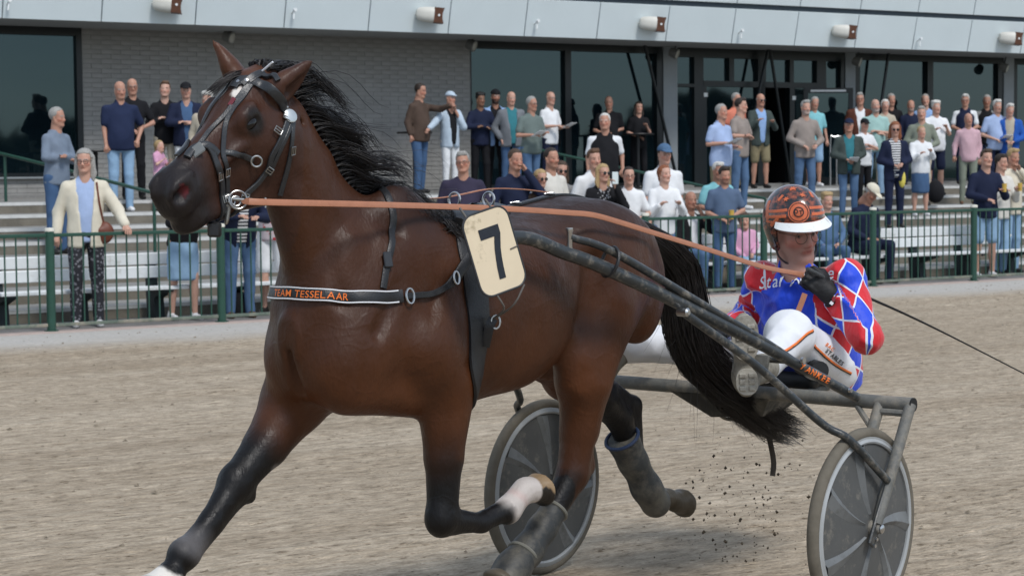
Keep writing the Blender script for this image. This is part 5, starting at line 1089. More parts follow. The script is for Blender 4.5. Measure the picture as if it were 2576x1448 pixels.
# ================================================================== heads and faces (shared by driver and spectators)
def head_prims(Fd, c, f, l, u, s=1., k=.014, ears=True, jaw=1., nose=1.):
    c = A(c)
    def P(a, b, d): return c+s*(f*a+l*b+u*d)
    ax = (f, l, u)
    Fd.ell(P(-.012, 0, .035), s*A([.097, .076, .086]), k, ax=ax); Fd.ell(P(.022, 0, -.035), s*A([.072, .061, .085]), k*1.6, ax=ax)
    for sg in (1, -1):
        Fd.cap(P(-.01, sg*.052, -.055), P(.06, sg*.022, -.105), s*.026*jaw, s*.022*jaw, k*1.5); Fd.ell(P(.052, sg*.043, -.032), s*A([.026, .022, .02]), k*1.4, ax=ax)
        Fd.cap(P(.077, sg*.016, .014), P(.066, sg*.046, .012), s*.013, s*.011, k)
        Fd.ell(P(.094, sg*.031, -.008), s*A([.016, .017, .0105]), k*.7, sub=True, ax=ax); Fd.ell(P(.073, sg*.031, -.008), s*A([.0125, .0125, .0115]), k*.4, ax=ax)
        Fd.ell(P(.094, sg*.011, -.047), s*A([.011, .009, .008]), k*.6, ax=ax)
        if ears: Fd.ell(P(-.008, sg*.078, -.012), s*A([.017, .010, .031]), k*.6, ax=ax)
    Fd.cap(P(.083, 0, .006), P(.104*(.5+.5*nose), 0, -.042), s*.0085, s*.0125, k*.8)
    Fd.ell(P(.072, 0, -.108), s*A([.02, .024, .018]), k*1.2, ax=ax); Fd.cap(P(.084, -.016, -.071), P(.084, .016, -.071), s*.0085, s*.0085, k*.8); Fd.cap(P(.095, -.02, -.0725), P(.095, .02, -.0725), s*.003, s*.003, k*.3, sub=True)
    Fd.cap(P(-.025, 0, -.06), P(-.04, 0, -.20), s*.052, s*.058, k*2)
def face_colors(V, c, f, l, u, s, skin, hair=(.05, .035, .025), beard=None, brows=True):
    q = (V-A(c))/s; a, b, d = q@f, q@l, q@u
    col = np.tile(A(skin), (len(V), 1)); face = (a > .02) & (np.abs(b) < .075) & (d > -.13) & (d < .05)
    def mixin(m_, cc, t=1.):
        w_ = np.clip(m_*t, 0, 1)[:, None]; nonlocal col; col = col*(1-w_)+A(cc)*w_
    sk = A(skin)
    n_ = vnoise(V, 60, 5)*.5+.5; mixin(face*n_*.35, sk*A([1.05, .82, .78]))
    mixin(sstep(.03, .012, np.abs(np.abs(b)-.045))*sstep(.03, .01, np.abs(d+.038))*(a > .03), sk*A([1.08, .76, .72]), .8)       # cheeks
    mixin(sstep(.016, .006, np.hypot(b, (d+.043)))*(a > .09), sk*A([1.08, .74, .7]), .7)
    mixin(sstep(.013, .006, np.hypot((np.abs(b)-.031)*.75, (d+.008)*1.3))*(a > .055), sk*A([.45, .38, .36]), .9)               # lids, with the eye sockets' shade painted into the skin colour
    mixin((np.hypot(np.abs(b)-.031, d+.008) < .0062)*(a > .06), (.02, .016, .014))
    if brows: mixin(sstep(.006, .003, np.abs(d-.016+.12*(np.abs(b)-.03)**2*50))*(np.abs(np.abs(b)-.031) < .021)*(a > .05), A(hair)*.8+sk*.1)
    mixin(sstep(.009, .005, np.abs(d+.0725))*(np.abs(b) < .024)*(a > .06), sk*A([.88, .60, .57]), .75); mixin((np.abs(d+.0725) < .002)*(np.abs(b) < .019)*(a > .06), sk*A([.5, .32, .32]), .8)
    if beard is not None:
        mixin(sstep(-.045, -.06, d+.03*np.abs(b)/.05*0)*(a > -.005)*(d > -.135)*(1-(np.abs(d+.0725) < .007)*(np.abs(b) < .02)), beard[0], beard[1])
    return col
def basis(f, u=(0, 0, 1)): f = nrm(f); l = nrm(np.cross(u, f)); return f, l, np.cross(f, l)
SKIN = {'a': (.50, .29, .215), 'b': (.44, .235, .165), 'c': (.36, .185, .125), 'd': (.22, .115, .07), 'e': (.56, .345, .265)}
mskin = mat('skin', attr='Col', rough=.5, spec=.4, var=.06, nscale=40)
mskin.node_tree.nodes['Principled BSDF'].inputs['Subsurface Weight'].default_value = .08; mskin.node_tree.nodes['Principled BSDF'].inputs['Subsurface Radius'].default_value = (.01, .004, .002)

# ================================================================== the driver
def jacket_mat():
    m = bpy.data.materials.new('harlequin_silk'); m.use_nodes = True; n = m.node_tree.nodes; l = m.node_tree.links.new; b = n['Principled BSDF']
    b.inputs['Roughness'].default_value = .52; b.inputs['Specular IOR Level'].default_value = .35; b.inputs['Sheen Weight'].default_value = .15
    at = n.new('ShaderNodeAttribute'); at.attribute_name = 'Col'; sp = n.new('ShaderNodeSeparateColor'); l(at.outputs['Color'], sp.inputs[0])
    def mth(op, a, b_=None, c=None):
        x = n.new('ShaderNodeMath'); x.operation = op
        for i, v in enumerate((a, b_, c)):
            if v is None: continue
            if isinstance(v, (int, float)): x.inputs[i].default_value = v
            else: l(v, x.inputs[i])
        return x.outputs[0]
    R, G, B = sp.outputs[0], sp.outputs[1], sp.outputs[2]                 # R along, G around, B distance into the diamond field
    nz_ = n.new('ShaderNodeTexNoise'); nz_.inputs['Scale'].default_value = 9.; tcx = n.new('ShaderNodeTexCoord'); l(tcx.outputs['Object'], nz_.inputs['Vector']); wob = mth('MULTIPLY', mth('SUBTRACT', nz_.outputs[0], .5), .25)
    p = mth('ADD', mth('ADD', R, G), wob); q = mth('SUBTRACT', R, G)
    chk = mth('MODULO', mth('ADD', mth('FLOOR', p), mth('FLOOR', q)), 2.); chk = mth('GREATER_THAN', mth('ABSOLUTE', chk), .5)
    def edge(v): f_ = mth('FRACT', v); return mth('MINIMUM', f_, mth('SUBTRACT', 1., f_))
    e = mth('MINIMUM', edge(p), edge(q)); line = mth('LESS_THAN', e, .036)
    infield = mth('GREATER_THAN', B, 0.); bl = mth('LESS_THAN', mth('ABSOLUTE', B), .0035)
    def mx(f, a, c):
        x = n.new('ShaderNodeMixRGB'); l(f, x.inputs[0])
        for i, v in ((1, a), (2, c)):
            if isinstance(v, tuple): x.inputs[i].default_value = (*v, 1)
            else: l(v, x.inputs[i])
        return x.outputs[0]
    blue, red, white = (.012, .060, .62), (.62, .018, .028), (.72, .74, .80)
    d = mx(chk, blue, red); d = mx(line, d, white); d = mx(infield, blue, d); d = mx(bl, d, white)
    n2 = n.new('ShaderNodeTexNoise'); n2.inputs['Scale'].default_value = 7.; n2.inputs['Detail'].default_value = 7; n2.inputs['Roughness'].default_value = .7; l(tcx.outputs['Object'], n2.inputs['Vector'])
    ga = n.new('ShaderNodeAttribute'); ga.attribute_name = 'grime'; gm = mth('MULTIPLY', ga.outputs['Fac'], mth('MULTIPLY', mth('SUBTRACT', n2.outputs[0], .30), 2.6)); gm2 = n.new('ShaderNodeClamp'); l(gm, gm2.inputs[0])
    d = mx(gm2.outputs[0], d, (.075, .065, .075)); l(d, b.inputs['Base Color'])
    wv = n.new('ShaderNodeTexNoise'); wv.inputs['Scale'].default_value = 16.; wv.inputs['Detail'].default_value = 3; mpp = n.new('ShaderNodeMapping'); mpp.inputs['Scale'].default_value = (1, 1, .5); l(tcx.outputs['Object'], mpp.inputs[0]); l(mpp.outputs[0], wv.inputs['Vector'])
    bp = n.new('ShaderNodeBump'); bp.inputs['Strength'].default_value = .6; bp.inputs['Distance'].default_value = .025; l(wv.outputs[0], bp.inputs['Height']); l(bp.outputs[0], b.inputs['Normal']); return m
mjacket = jacket_mat()
camL = A([-fw@HD, -fw@LF, -fw[2]]); rtL = A([rt@HD, rt@LF, rt[2]])
driver = empty('person', toW((-.82, 0, .78)), 'driver in red and blue harlequin jacket, white trousers and patterned helmet seated on the sulky', 'person')
dhc = J(1999, 577, .05); df = nrm(camL*math.cos(.40)+rtL*math.sin(.40)-A([0, 0, .20])); du_ = nrm(A([0, 0, 1.])-rtL*.13); df, dl, du = basis(df, du_)
SR, SL = J(1915, 700, -.12), J(2128, 695, .27); ER_, EL_ = J(1884, 792, -.25), J(2178, 846, .40); WRr, WLr = J(1822, 826, -.18), J(2098, 752, .25); HL = J(2050, 706, .19)
NB = J(2004, 684, .055); HIP = A([-.86, .02, .83]); KL, AL = J(1985, 846, .24), J(1915, 925, .36); KR, AR = J(1748, 860, -.31), J(1575, 868, -.38)
# body (skin): head, neck, inner trunk and limbs as one mesh
bf = Field(A([-1.2, -.55, .6]), A([.5, .62, 1.66]), .007)
head_prims(bf, dhc, df, dl, du, 1.04, .013, nose=1.05)
bf.cap(dhc-du*.1-df*.02, NB, .054, .062, .03); bf.cap(NB-(NB-HIP)*.3, HIP+A([.0, 0, .1]), .09, .10, .03); bf.cap(NB, NB-(NB-HIP)*.3, .058, .08, .02)
for S_, E_, W_ in ((SR, ER_, WRr), (SL, EL_, WLr)): bf.cap(NB-A([0, 0, .04]), S_, .05, .045, .03); bf.cap(S_, E_, .042, .036, .02); bf.cap(E_, W_, .036, .026, .02)
for K_, A_ in (): bf.cap(HIP+A([.04, .1 if K_ is KL else -.1, 0]), K_, .065, .05, .03); bf.cap(K_, A_, .048, .035, .02)
v_, q_ = bf.mesh(1); dsk = (.40, .215, .165)
cb = face_colors(v_, dhc, df, dl, du, 1.04, dsk, (.16, .12, .09), beard=((.24, .16, .135), .22)); mesh_obj('body', toW(v_), q_, mskin, driver, True, cb)
# jacket
tl_ = nrm(SL-SR); ta = nrm(NB-HIP); tf_ = nrm(np.cross(tl_, ta)); tf_ = tf_ if tf_@camL > 0 else -tf_; TL = np.linalg.norm(NB-HIP)
jf = Field(A([-1.25, -.55, .68]), A([-.1, .66, 1.42]), .0075)
jf.loft(HIP, ta, tf_, [[-.10, 0, -.01, .18, .14, .13], [0, 0, .0, .20, .165, .135], [.13, 0, .02, .205, .175, .13], [.24, 0, .015, .20, .16, .125], [TL-.09, 0, 0, .18, .12, .115], [TL-.03, 0, 0, .10, .085, .09], [TL+.015, 0, 0, .068, .066, .07]], k=.03)
for S_, E_, W_ in ((SR, ER_, WRr), (SL, EL_, WLr)):
    jf.cap(NB-ta*.075+(S_-NB)*.35, S_, .07, .066, .05); jf.cap(S_, E_, .064, .058, .035); jf.cap(E_, W_, .058, .043, .03); jf.ell(E_, (.063, .063, .063), .03)
# collar, open at the throat
jf.cap(NB-ta*.01, NB+ta*.030, .076, .070, .015); jf.cap(NB-ta*.03+tf_*.012, NB+ta*.10+tf_*.012, .058, .058, .008, sub=True); jf.cap(NB+ta*.05+tf_*.06, NB+ta*.0+tf_*.10, .03, .012, .01, sub=True)
v_, q_ = jf.mesh(1)
nr = (.45-np.abs(vnoise(v_, 24., 31)))*.024+(.4-np.abs(vnoise(v_, 46., 33)))*.011; v_ = v_+nr[:, None]*nrm(tf_+.2*ta)
pat = np.zeros((len(v_), 3)); dT = np.linalg.norm(v_-(HIP+np.clip((v_-HIP)@ta, 0, TL)[:, None]*ta), axis=1)
lat = (v_-HIP)@tl_; dep = (v_-HIP)@tf_; hgt = (v_-HIP)@ta; angt = np.arctan2(lat, dep)
CELL = .155
pat[:, 0] = hgt/CELL/1.1; pat[:, 1] = angt*.20/CELL; edge_w = np.interp(hgt, [0, .1, .25, TL-.12, TL-.05], [.12, .14, .155, .15, .15]); pat[:, 2] = np.where(dep > 0, np.minimum(np.abs(lat)-edge_w, .05), .05)
pat[:, 2] = np.where(hgt > TL-.012, -.02, pat[:, 2])
part_id = np.zeros(len(v_), int); pats = [pat]
for pi_, (S_, E_, W_) in enumerate(((SR, ER_, WRr), (SL, EL_, WLr))):
    d, s_ = polyparam(v_, [S_+(S_-E_)*.15, E_, W_]); near = (d < .0925) & (np.abs(lat-((S_-HIP)@tl_)) < .3); part_id[near] = pi_+1
    t0 = nrm(E_-S_); t1 = nrm(W_-E_); up_arm = s_ < np.linalg.norm(E_-S_)*1.15; cen = np.where(up_arm[:, None], S_+np.clip((v_-S_)@t0, -1, 1)[:, None]*t0, E_+np.clip((v_-E_)@t1, -1, 1)[:, None]*t1)
    o_ = v_-cen; tt = np.where(up_arm[:, None], t0, t1); e1 = np.cross(tt, camL); e1 /= np.linalg.norm(e1, axis=1)[:, None]; e2 = np.cross(tt, e1)
    La = np.linalg.norm(E_-S_)*1.15; cen = np.where((s_ < La)[:, None], (S_+(S_-E_)*.15)+s_[:, None]*t0, E_+(s_-La)[:, None]*t1); o_ = v_-cen; an = np.arctan2(o_@rtL, o_@camL)
    ps = np.zeros((len(v_), 3)); ps[:, 0] = s_/CELL/1.05; ps[:, 1] = an*.090/CELL; ps[:, 2] = .05; pats.append(ps)
fid = np.array([np.bincount(r, minlength=3).argmax() for r in part_id[q_]])
for k_, nm_ in enumerate(('jacket', 'sleeve', 'sleeve')):
    qq = q_[fid == k_]; us, inv = np.unique(qq, return_inverse=True); o2 = mesh_obj(nm_, toW(v_[us]), inv.reshape(qq.shape), mjacket, driver, True, pats[k_][us])
    gr_ = (sstep(.16, .05, np.abs(lat-.0))*sstep(TL-.08, TL-.2, hgt)*(dep > 0)).astype(np.float32)[us] if k_ == 0 else np.zeros(len(us), np.float32)
    ga = o2.data.attributes.new('grime', 'FLOAT', 'POINT'); ga.data.foreach_set('value', gr_)
JB = BVHTree.FromPolygons([Vector(v) for v in toW(v_)], [tuple(int(i) for i in q) for q in q_])
def jhit(px, py, T=None, off=.003):
    d = Vector(nrm(ray(px, py))); loc, n, i, di = (T or JB).ray_cast(Vector(CAM), d)
    return (A(loc)+A(n)*off, A(n)) if loc is not None else None
def surf_word(name, text, p0, p1, size, m, parent, T, off=.003, **k):
    """lettering laid on a garment between two sight lines"""
    out, L = word_mesh(text, None, size, **k); b = MB(); p0, p1 = A(p0, float), A(p1, float); D = p1-p0; e = A([D[1], -D[0]])/np.linalg.norm(D); sc = np.linalg.norm(D)/L
    for xs, ys, Fc in out:
        P = [];
        for x, y in zip(xs, ys):
            pp = p0+D*(x/L)+e*y*sc; h_ = jhit(pp[0], pp[1], T, off)
            if h_ is None: break
            P.append(h_[0])
        else: b.add(P, Fc)
    if b.v: tag(b.build(name, m, parent, False), 'lettering reading '+text, kind='stuff')
mwtxt = mat('white_thread', (.74, .77, .84), .6, .3, .05)
surf_word('lettering', 'Stal Anneke', (1912, 728), (2104, 700), .042, mwtxt, driver, JB, .009, shear=.35, bold=.004, wx=.8, space=.03)
b = MB(); zp = [jhit(1990, y) for y in range(668, 690, 4)]; zp = [z[0] for z in zp if z]
if len(zp) > 2: b.tube(A(zp), .0022, 6); b.build('zip', mat('zip_silver', (.6, .6, .62), .35, .5, .05), driver)
# trousers
tf2 = Field(A([-1.2, -.60, .62]), A([.45, .62, 1.18]), .0075)
tf2.ell(HIP+A([.0, 0, -.02]), (.17, .185, .12), k=.04)
tf2.cap(HIP+A([.05, .10, .0]), KL, .10, .084, .05); tf2.cap(KL, AL+A([-.02, 0, .0]), .080, .052, .04); tf2.ell(KL+A([.01, 0, .012]), (.08, .078, .078), k=.05)
tf2.cap(HIP+A([.05, -.10, .0]), KR, .105, .088, .05); tf2.cap(KR, AR, .085, .074, .03)
v_, q_ = tf2.mesh(1); v_ = v_+((.4-np.abs(vnoise(v_, 20., 41)))*.018+(.4-np.abs(vnoise(v_, 45., 42)))*.007)[:, None]*nrm(A([.5, .5, .5]))
mtr = mat('white_breeches', (.70, .71, .73), .7, .3, .06, 6, .25, 14, dirt=.10, dirtcol=(.42, .39, .36), dscale=5)
mesh_obj('trousers', toW(v_), q_, mtr, driver); TB = BVHTree.FromPolygons([Vector(v) for v in toW(v_)], [tuple(int(i) for i in q) for q in q_])
def garment_line(pix, r, name, m, T, n=30, w=None):
    P = [jhit(*p, T, .002) for p in pix]; P = [p for p in P if p]
    if len(P) < 2: return
    C_ = smooth_path(A([p[0] for p in P]), n); N_ = smooth_path(A([p[1] for p in P]), n)
    for i in range(n):
        q, nn, _, dd = T.find_nearest(Vector(C_[i])); C_[i] = A(q)+A(nn)*.001; N_[i] = A(nn)
    b = MB(); b.strip(C_, N_, r, .0025); b.build(name, m, driver)
mblk = mat('black_trim', (.015, .015, .017), .6, .3, .1)
garment_line([(2044, 830), (2030, 838), (2010, 856), (1990, 872), (1965, 888), (1930, 912)], .009, 'piping', morange, TB)
garment_line([(2045, 833), (2031, 841), (2011, 859), (1991, 875), (1966, 891), (1931, 915)], .006, 'piping', mblk, TB)
garment_line([(2048, 868), (2065, 886), (2085, 904), (2110, 922), (2140, 938)], .009, 'piping', morange, TB); garment_line([(2047, 871), (2064, 889), (2084, 907), (2109, 925), (2139, 941)], .006, 'piping', mblk, TB)
surf_word('lettering', 'STABLES', (2073, 884), (2116, 920), .026, mblk, driver, TB, bold=.02, wx=.9); surf_word('lettering', 'BAC', (2074, 868), (2094, 884), .02, morange, driver, TB, bold=.02)
# boots
mboot = mat('boot_grey_mud', (.27, .25, .21), .85, .2, .25, 10, .3, 40, dirt=.5, dirtcol=(.12, .11, .09), dscale=10); msole = mat('boot_sole', (.36, .34, .295), .9, .15, .2, 12, .25, 50, dirt=.4, dirtcol=(.16, .145, .12), dscale=8)
def boot(heel, toe, ankle, nrm_sole, name='boot'):
    heel, toe = A(heel), A(toe); ax_ = nrm(toe-heel); L = np.linalg.norm(toe-heel); n = nrm(nrm_sole-ax_*(nrm_sole@ax_)); sd_ = np.cross(ax_, n)
    ff = Field(np.minimum(np.minimum(heel, toe), ankle)-.16, np.maximum(np.maximum(heel, toe), ankle)+.16, .008)
    ff.loft(heel-n*.045, ax_, n, [[-.01, 0, 0, .02, .03, .03], [.02, 0, 0, .038, .04, .05], [.10, 0, 0, .038, .04, .06], [.18, 0, 0, .046, .04, .055], [L-.03, 0, 0, .042, .035, .03], [L, 0, 0, .015, .015, .012]], k=.02); ff.cap(heel+ax_*.06-n*.06, ankle, .05, .055, .03)
    v, q = ff.mesh(1); bo = mesh_obj(name, toW(v), q, mboot, driver)
    for a0, a1, ww in ((0.0, .095, .040), (.125, L, .048)):
        lp_ = []; m_ = 26
        for k in range(m_):
            a = 2*math.pi*k/m_; e_ = .82; cx_ = abs(math.cos(a))**e_*np.sign(math.cos(a)); sy_ = abs(math.sin(a))**e_*np.sign(math.sin(a)); lp_.append(((a0+a1)/2+(a1-a0)/2*cx_, ww*sy_))
        b = MB(); b.add([toW(heel+ax_*x+sd_*y-n*.010) for x, y in lp_]+[toW(heel+ax_*x+sd_*y+n*.010) for x, y in lp_], [tuple(range(m_)), tuple(range(2*m_-1, m_-1, -1))]+[(i, (i+1) % m_, m_+(i+1) % m_, m_+i) for i in range(m_)]); b.build('sole', msole, bo, 'auto')
        for k in range(3):
            x = a0+(a1-a0)*(.25+.25*k)
            for sg in (1, -1): b = MB(); b.box(toW(heel+ax_*x+sd_*sg*ww*.42+n*.012), (dirW(ax_), dirW(sd_), dirW(n)), (.008, ww*.28, .004), .002); b.build('tread', msole, bo, False)
    return bo
boot(J(1880, 992, .405), J(1872, 792, .405), AL+A([-.02, 0, 0]), A([.80, .62, .05])); boot(AR+A([.14, -.02, -.14]), AR+A([.18, -.02, .13]), AR, A([.95, .2, .0]))
# gloves: palm, four fingers, thumb
mglove = mat('black_glove', (.010, .010, .011), .6, .35, .25, 30, .2, 90)
def glove(Wr, Hd, axis, back, name='glove'):
    """axis: across the knuckles (index to little), back: out of the back of the hand; fingers curl round the rein"""
    fwd_ = nrm(Hd-Wr); back = nrm(back-fwd_*(back@fwd_)); axs = nrm(np.cross(fwd_, back)); axs = axs if axs@axis > 0 else -axs
    gf = Field(np.minimum(Wr, Hd)-.14, np.maximum(Wr, Hd)+.14, .005)
    gf.cap(Wr-fwd_*.03, Wr+fwd_*.01, .037, .036, .01); gf.cap(Wr, Hd-axs*.02, .033, .026, .02, flat=(back, .75)); gf.cap(Wr, Hd+axs*.02, .033, .026, .02, flat=(back, .75))
    for i, (o_, L_) in enumerate(((-.036, .038), (-.0125, .042), (.0115, .040), (.034, .033))):
        k0 = Hd+axs*o_+back*.008; k1 = k0+fwd_*L_-back*.012; k2 = k1-back*.034-fwd_*.004; k3 = k2-fwd_*.03-back*.004
        for a, b_, r0, r1 in ((k0-fwd_*.02, k0, .0125, .0125), (k0, k1, .0125, .0115), (k1, k2, .0115, .0108), (k2, k3, .0108, .010)): gf.cap(a, b_, r0, r1, .004)
    th0 = Wr+fwd_*.03-axs*.035; th1 = Hd-axs*.052-back*.012; th2 = Hd+fwd_*.035-axs*.036-back*.035
    gf.cap(th0, th1, .017, .0135, .008); gf.cap(th1, th2, .0135, .0115, .004)
    v, q = gf.mesh(1); return mesh_obj(name, toW(v), q, mglove, driver)
gl = glove(J(2090, 742, .245), J(2052, 708, .205), A([0, .1, -1.]), camL+.25*rtL)
b = MB(); w0 = J(2096, 748, .25); n0 = nrm(J(2052, 708, .205)-w0); b.ring(toW(w0), dirW(n0), .039, .010, 24, 8); b.build('wrist_strap', mglove, gl)
h_ = jhit(2092, 747, BVHTree.FromPolygons([Vector(p) for p in toW(A([w0+camL*.048+rtL*.1+A([0, 0, .1]), w0+camL*.048-rtL*.1+A([0, 0, .1]), w0+camL*.048-A([0, 0, .1])]))], [(0, 1, 2)]))
b = MB(); c_ = toW(w0+camL*.050); t = nrm(rt*.55+up*.75); b.box(c_, (t, np.cross(-fw, t), -fw), (.020, .006, .002), .0015); b.build('logo', mat('red_badge', (.25, .04, .05), .5, .4, .3, 40), gl, False); b = MB(); b.box(c_-t*.027, (t, np.cross(-fw, t), -fw), (.006, .007, .002)); b.build('logo', mpipe, gl, False)
glove(WRr, J(1806, 836, -.14), A([0, 1, 0]), A([0, 0, 1.]))
# helmet
hc = dhc+du*.045-df*.008
def helm_field(r=0.):
    g = Field(hc-.24, hc+.24, .006); g.ell(hc, (.140+r, .119+r, .136+r), k=.01, ax=(df, dl, du)); g.cap(hc-df*.02-du*.035+dl*.06, hc-df*.02-du*.095+dl*.062, .048+r, .034+r, .03); g.cap(hc-df*.02-du*.035-dl*.06, hc-df*.02-du*.095-dl*.062, .048+r, .034+r, .03); return g
g = helm_field()
g.ell(dhc-du*.005-df*.0, (.105, .084, .118), k=.006, sub=True, ax=(df, dl, du)); cutc = dhc+du*.028
# face opening
X, Y, Z = g.ax[0][:, None, None]-dhc[0], g.ax[1][None, :, None]-dhc[1], g.ax[2][None, None, :]-dhc[2]
ff_, ll_, uu_ = [X*e[0]+Y*e[1]+Z*e[2] for e in (df, dl, du)]
g.f = np.maximum(g.f, -np.maximum(np.maximum(.012-ff_, uu_-.030), np.abs(ll_)-.2)).astype(np.float32); g.f = np.maximum(g.f, -(uu_+.085)).astype(np.float32)
v_, q_ = g.mesh(1)
def helmet_mat():
    m = mat('helmet_gloss', (.012, .013, .015), .22, .5, .2, 20, dirt=.50, dirtcol=(.30, .075, .035), dscale=34); m.node_tree.nodes['Principled BSDF'].inputs['Coat Weight'].default_value = .5; return m
helmet = empty('helmet', toW(hc-du*.1), 'glossy black racing helmet with orange bands, DT emblem and white visor', 'helmet'); mesh_obj('shell', toW(v_), q_, helmet_mat(), helmet)
HBV = BVHTree.FromPolygons([Vector(v) for v in toW(v_)], [tuple(int(i) for i in q) for q in q_]); mhor = mat('helmet_orange', (.56, .13, .05), .35, .4, .2, 30, dirt=.22, dirtcol=(.05, .03, .025), dscale=60)
def hel_pt(az, el, off=.0015):
    """point on the shell: az from the face towards its left, el above the brim"""
    d = df*math.cos(el)*math.cos(az)+dl*math.cos(el)*math.sin(az)+du*math.sin(el); o = toW(hc+d*.4); loc, n, i, di = HBV.ray_cast(Vector(o), Vector(-dirW(d)))
    return A(loc)+A(n)*off, A(n)
def hband(a0, a1, e0, e1, w, name='band'):
    pts = [hel_pt(a0+(a1-a0)*t, e0+(e1-e0)*t, 0) for t in np.linspace(0, 1, 22)]; b = MB(); b.strip(A([p[0] for p in pts]), A([p[1] for p in pts]), w, .0012); b.build(name, mhor, helmet)
D2 = math.radians
for (a0, a1, e0, e1, w) in ((-100, -42, 20, 27, .012), (-100, -44, 10, 16, .012), (0, 70, 27, 20, .012), (2, 75, 16, 10, .012), (-95, 75, 2, 2, .010), (-105, -90, 40, 5, .022), (-80, -60, -6, 12, .014)): hband(D2(a0), D2(a1), D2(e0), D2(e1), w)
ec_az, ec_el = D2(-21), D2(22)
def emb(r0, r1, name, m, n=30, off=.0022, a0=0., a1=6.2832):
    V = []; Fc = []
    for k in range(n+1):
        a = a0+(a1-a0)*k/n
        for r in (r0, r1): V.append(hel_pt(ec_az+r*math.cos(a)/math.cos(ec_el), ec_el+r*math.sin(a), off)[0])
    for k in range(n): Fc.append((2*k, 2*k+1, 2*k+3, 2*k+2))
    mesh_obj(name, A(V), Fc, m, helmet, True)
emb(.0, .31, 'emblem', mhor, 30, .0026); emb(.255, .275, 'emblem_line', mblk, 30, .0034); emb(.12, .15, 'emblem_line', mblk, 24, .0034)
def helm_word(text, az0, el0, size, m, off=.0036):
    out, L = word_mesh(text, None, size, bold=.02); b = MB()
    for xs, ys, Fc in out: b.add([hel_pt(az0+(x-L/2), el0+y-.5*size, off)[0] for x, y in zip(xs, ys)], Fc)
    tag(b.build('lettering', m, helmet, False), 'letters reading '+text)
helm_word('D', ec_az-.065, ec_el+.02, .12, mblk); helm_word('T', ec_az+.07, ec_el-.02, .12, mblk)
def star(az, el, r, k=6):
    V = [hel_pt(az, el, .002)[0]]+[hel_pt(az+(r if i % 2 == 0 else r*.5)*math.cos(math.pi*i/k)/math.cos(el), el+(r if i % 2 == 0 else r*.5)*math.sin(math.pi*i/k), .002)[0] for i in range(2*k)]
    mesh_obj('star', A(V), [(0, 1+i, 1+(i+1) % (2*k)) for i in range(2*k)], mhor, helmet, False)
star(D2(-48), D2(47), .10); star(D2(-4), D2(52), .10); star(D2(-30), D2(72), .14)
for az in (-70, 22): hband(D2(az), D2(az+8), D2(44), D2(56), .012, 'flash')
# visor
V = []; nv_ = 25; mvis = mat('visor_white', (.75, .77, .76), .35, .5, .05, dirt=.12, dirtcol=(.45, .42, .38), dscale=30)
for i in range(nv_):
    az = D2(-66+132*i/(nv_-1)); p0, n0 = hel_pt(az, D2(-2)+.0, .001); out_ = .034*max(0., math.cos(az*1.28))**.7; d = dirW(df*math.cos(az)+dl*math.sin(az)); V += [p0+dirW(du)*.013, p0+d*(.004+out_)-dirW(du)*(.006+.3*out_), p0+d*(.003+out_)-dirW(du)*(.0085+.3*out_), p0-dirW(du)*.004]
mesh_obj('visor', A(V), [(i*4+k, i*4+(k+1) % 4, i*4+4+(k+1) % 4, i*4+4+k) for i in range(nv_-1) for k in range(4)]+[(0, 1, 2, 3), tuple((nv_-1)*4+k for k in (3, 2, 1, 0))], mvis, helmet, 'auto')
# chin strap, glasses
b = MB(); P = [dhc+dl*.092-du*.06, dhc+dl*.080-du*.105+df*.02, dhc+dl*.03-du*.142+df*.055, dhc-dl*.03-du*.142+df*.055, dhc-dl*.080-du*.105+df*.02, dhc-dl*.092-du*.06]; P = smooth_path(A(P), 30); b.strip(toW(P), A([dirW(nrm(p-dhc+du*.05)) for p in P]), .014, .003); b.build('chin_strap', mleather, helmet)
glass = empty('glasses', toW(dhc+df*.09), 'thin round wire glasses on the driver face', 'glasses')
b = MB()
for sg in (1, -1): b.ring(toW(dhc+df*.107+dl*sg*.034-du*.012), dirW(df+dl*sg*.15), .0245, .0013, 28, 6)
b.tube(toW(A([dhc+df*.109+dl*.010, dhc+df*.112, dhc+df*.109-dl*.010])), .0013, 6)
for sg in (1, -1): b.tube(toW(A([dhc+df*.103+dl*sg*.058, dhc+dl*sg*.082])), .0013, 6)
b.build_each('frame', mat('wire_frame', (.06, .05, .04), .3, .5, .1, metal=.6), glass)
# whip
whip = empty('whip', toW(J(2070, 700, .22)), 'long thin black driving whip held in the glove', 'whip')
W0, W1, W2 = J(2030, 676, .22), J(2112, 718, .24), J(2700, 1003, .75)
tubeL([W0, W1], [.0085, .010], 'handle', mat('whip_grip', (.06, .065, .065), .7, .3, .3, 60, .3, 200), whip, 10); tubeL([W1, J(2330, 815, .42), W2], [.0065, .0035, .0022], 'shaft', mat('whip_cord', (.014, .014, .014), .7, .3, .2, 90, .4, 300), whip, 8, 30)
# ================================================================== spectators
ARMS = {'down': ((-.03, .235, 1.13), (.05, .255, .88)), 'pocket': ((-.09, .275, 1.14), (.05, .19, .93)), 'cross': ((.06, .245, 1.14), (.20, -.07, 1.19)), 'paper': ((.0, .25, 1.13), (.28, .10, 1.15)), 'front': ((.0, .25, 1.12), (.20, .04, 1.03)),
        'phone': ((.20, .22, 1.20), (.24, .05, 1.52)), 'chin': ((.16, .20, 1.14), (.13, .03, 1.45)), 'point': ((.24, .17, 1.34), (.50, .10, 1.40)), 'rail': ((.06, .30, 1.16), (.30, .36, 1.00)), 'drink': ((.10, .24, 1.12), (.25, .12, 1.25)), 'lap': ((.03, .25, 1.12), (.26, .08, .98)), 'lean': ((.14, .24, 1.10), (.36, .06, 1.12)), 'mouth': ((.2, .22, 1.24), (.15, .02, 1.52)), 'reach': ((.10, .36, 1.22), (.18, .58, 1.06))}
PEOPLE = []
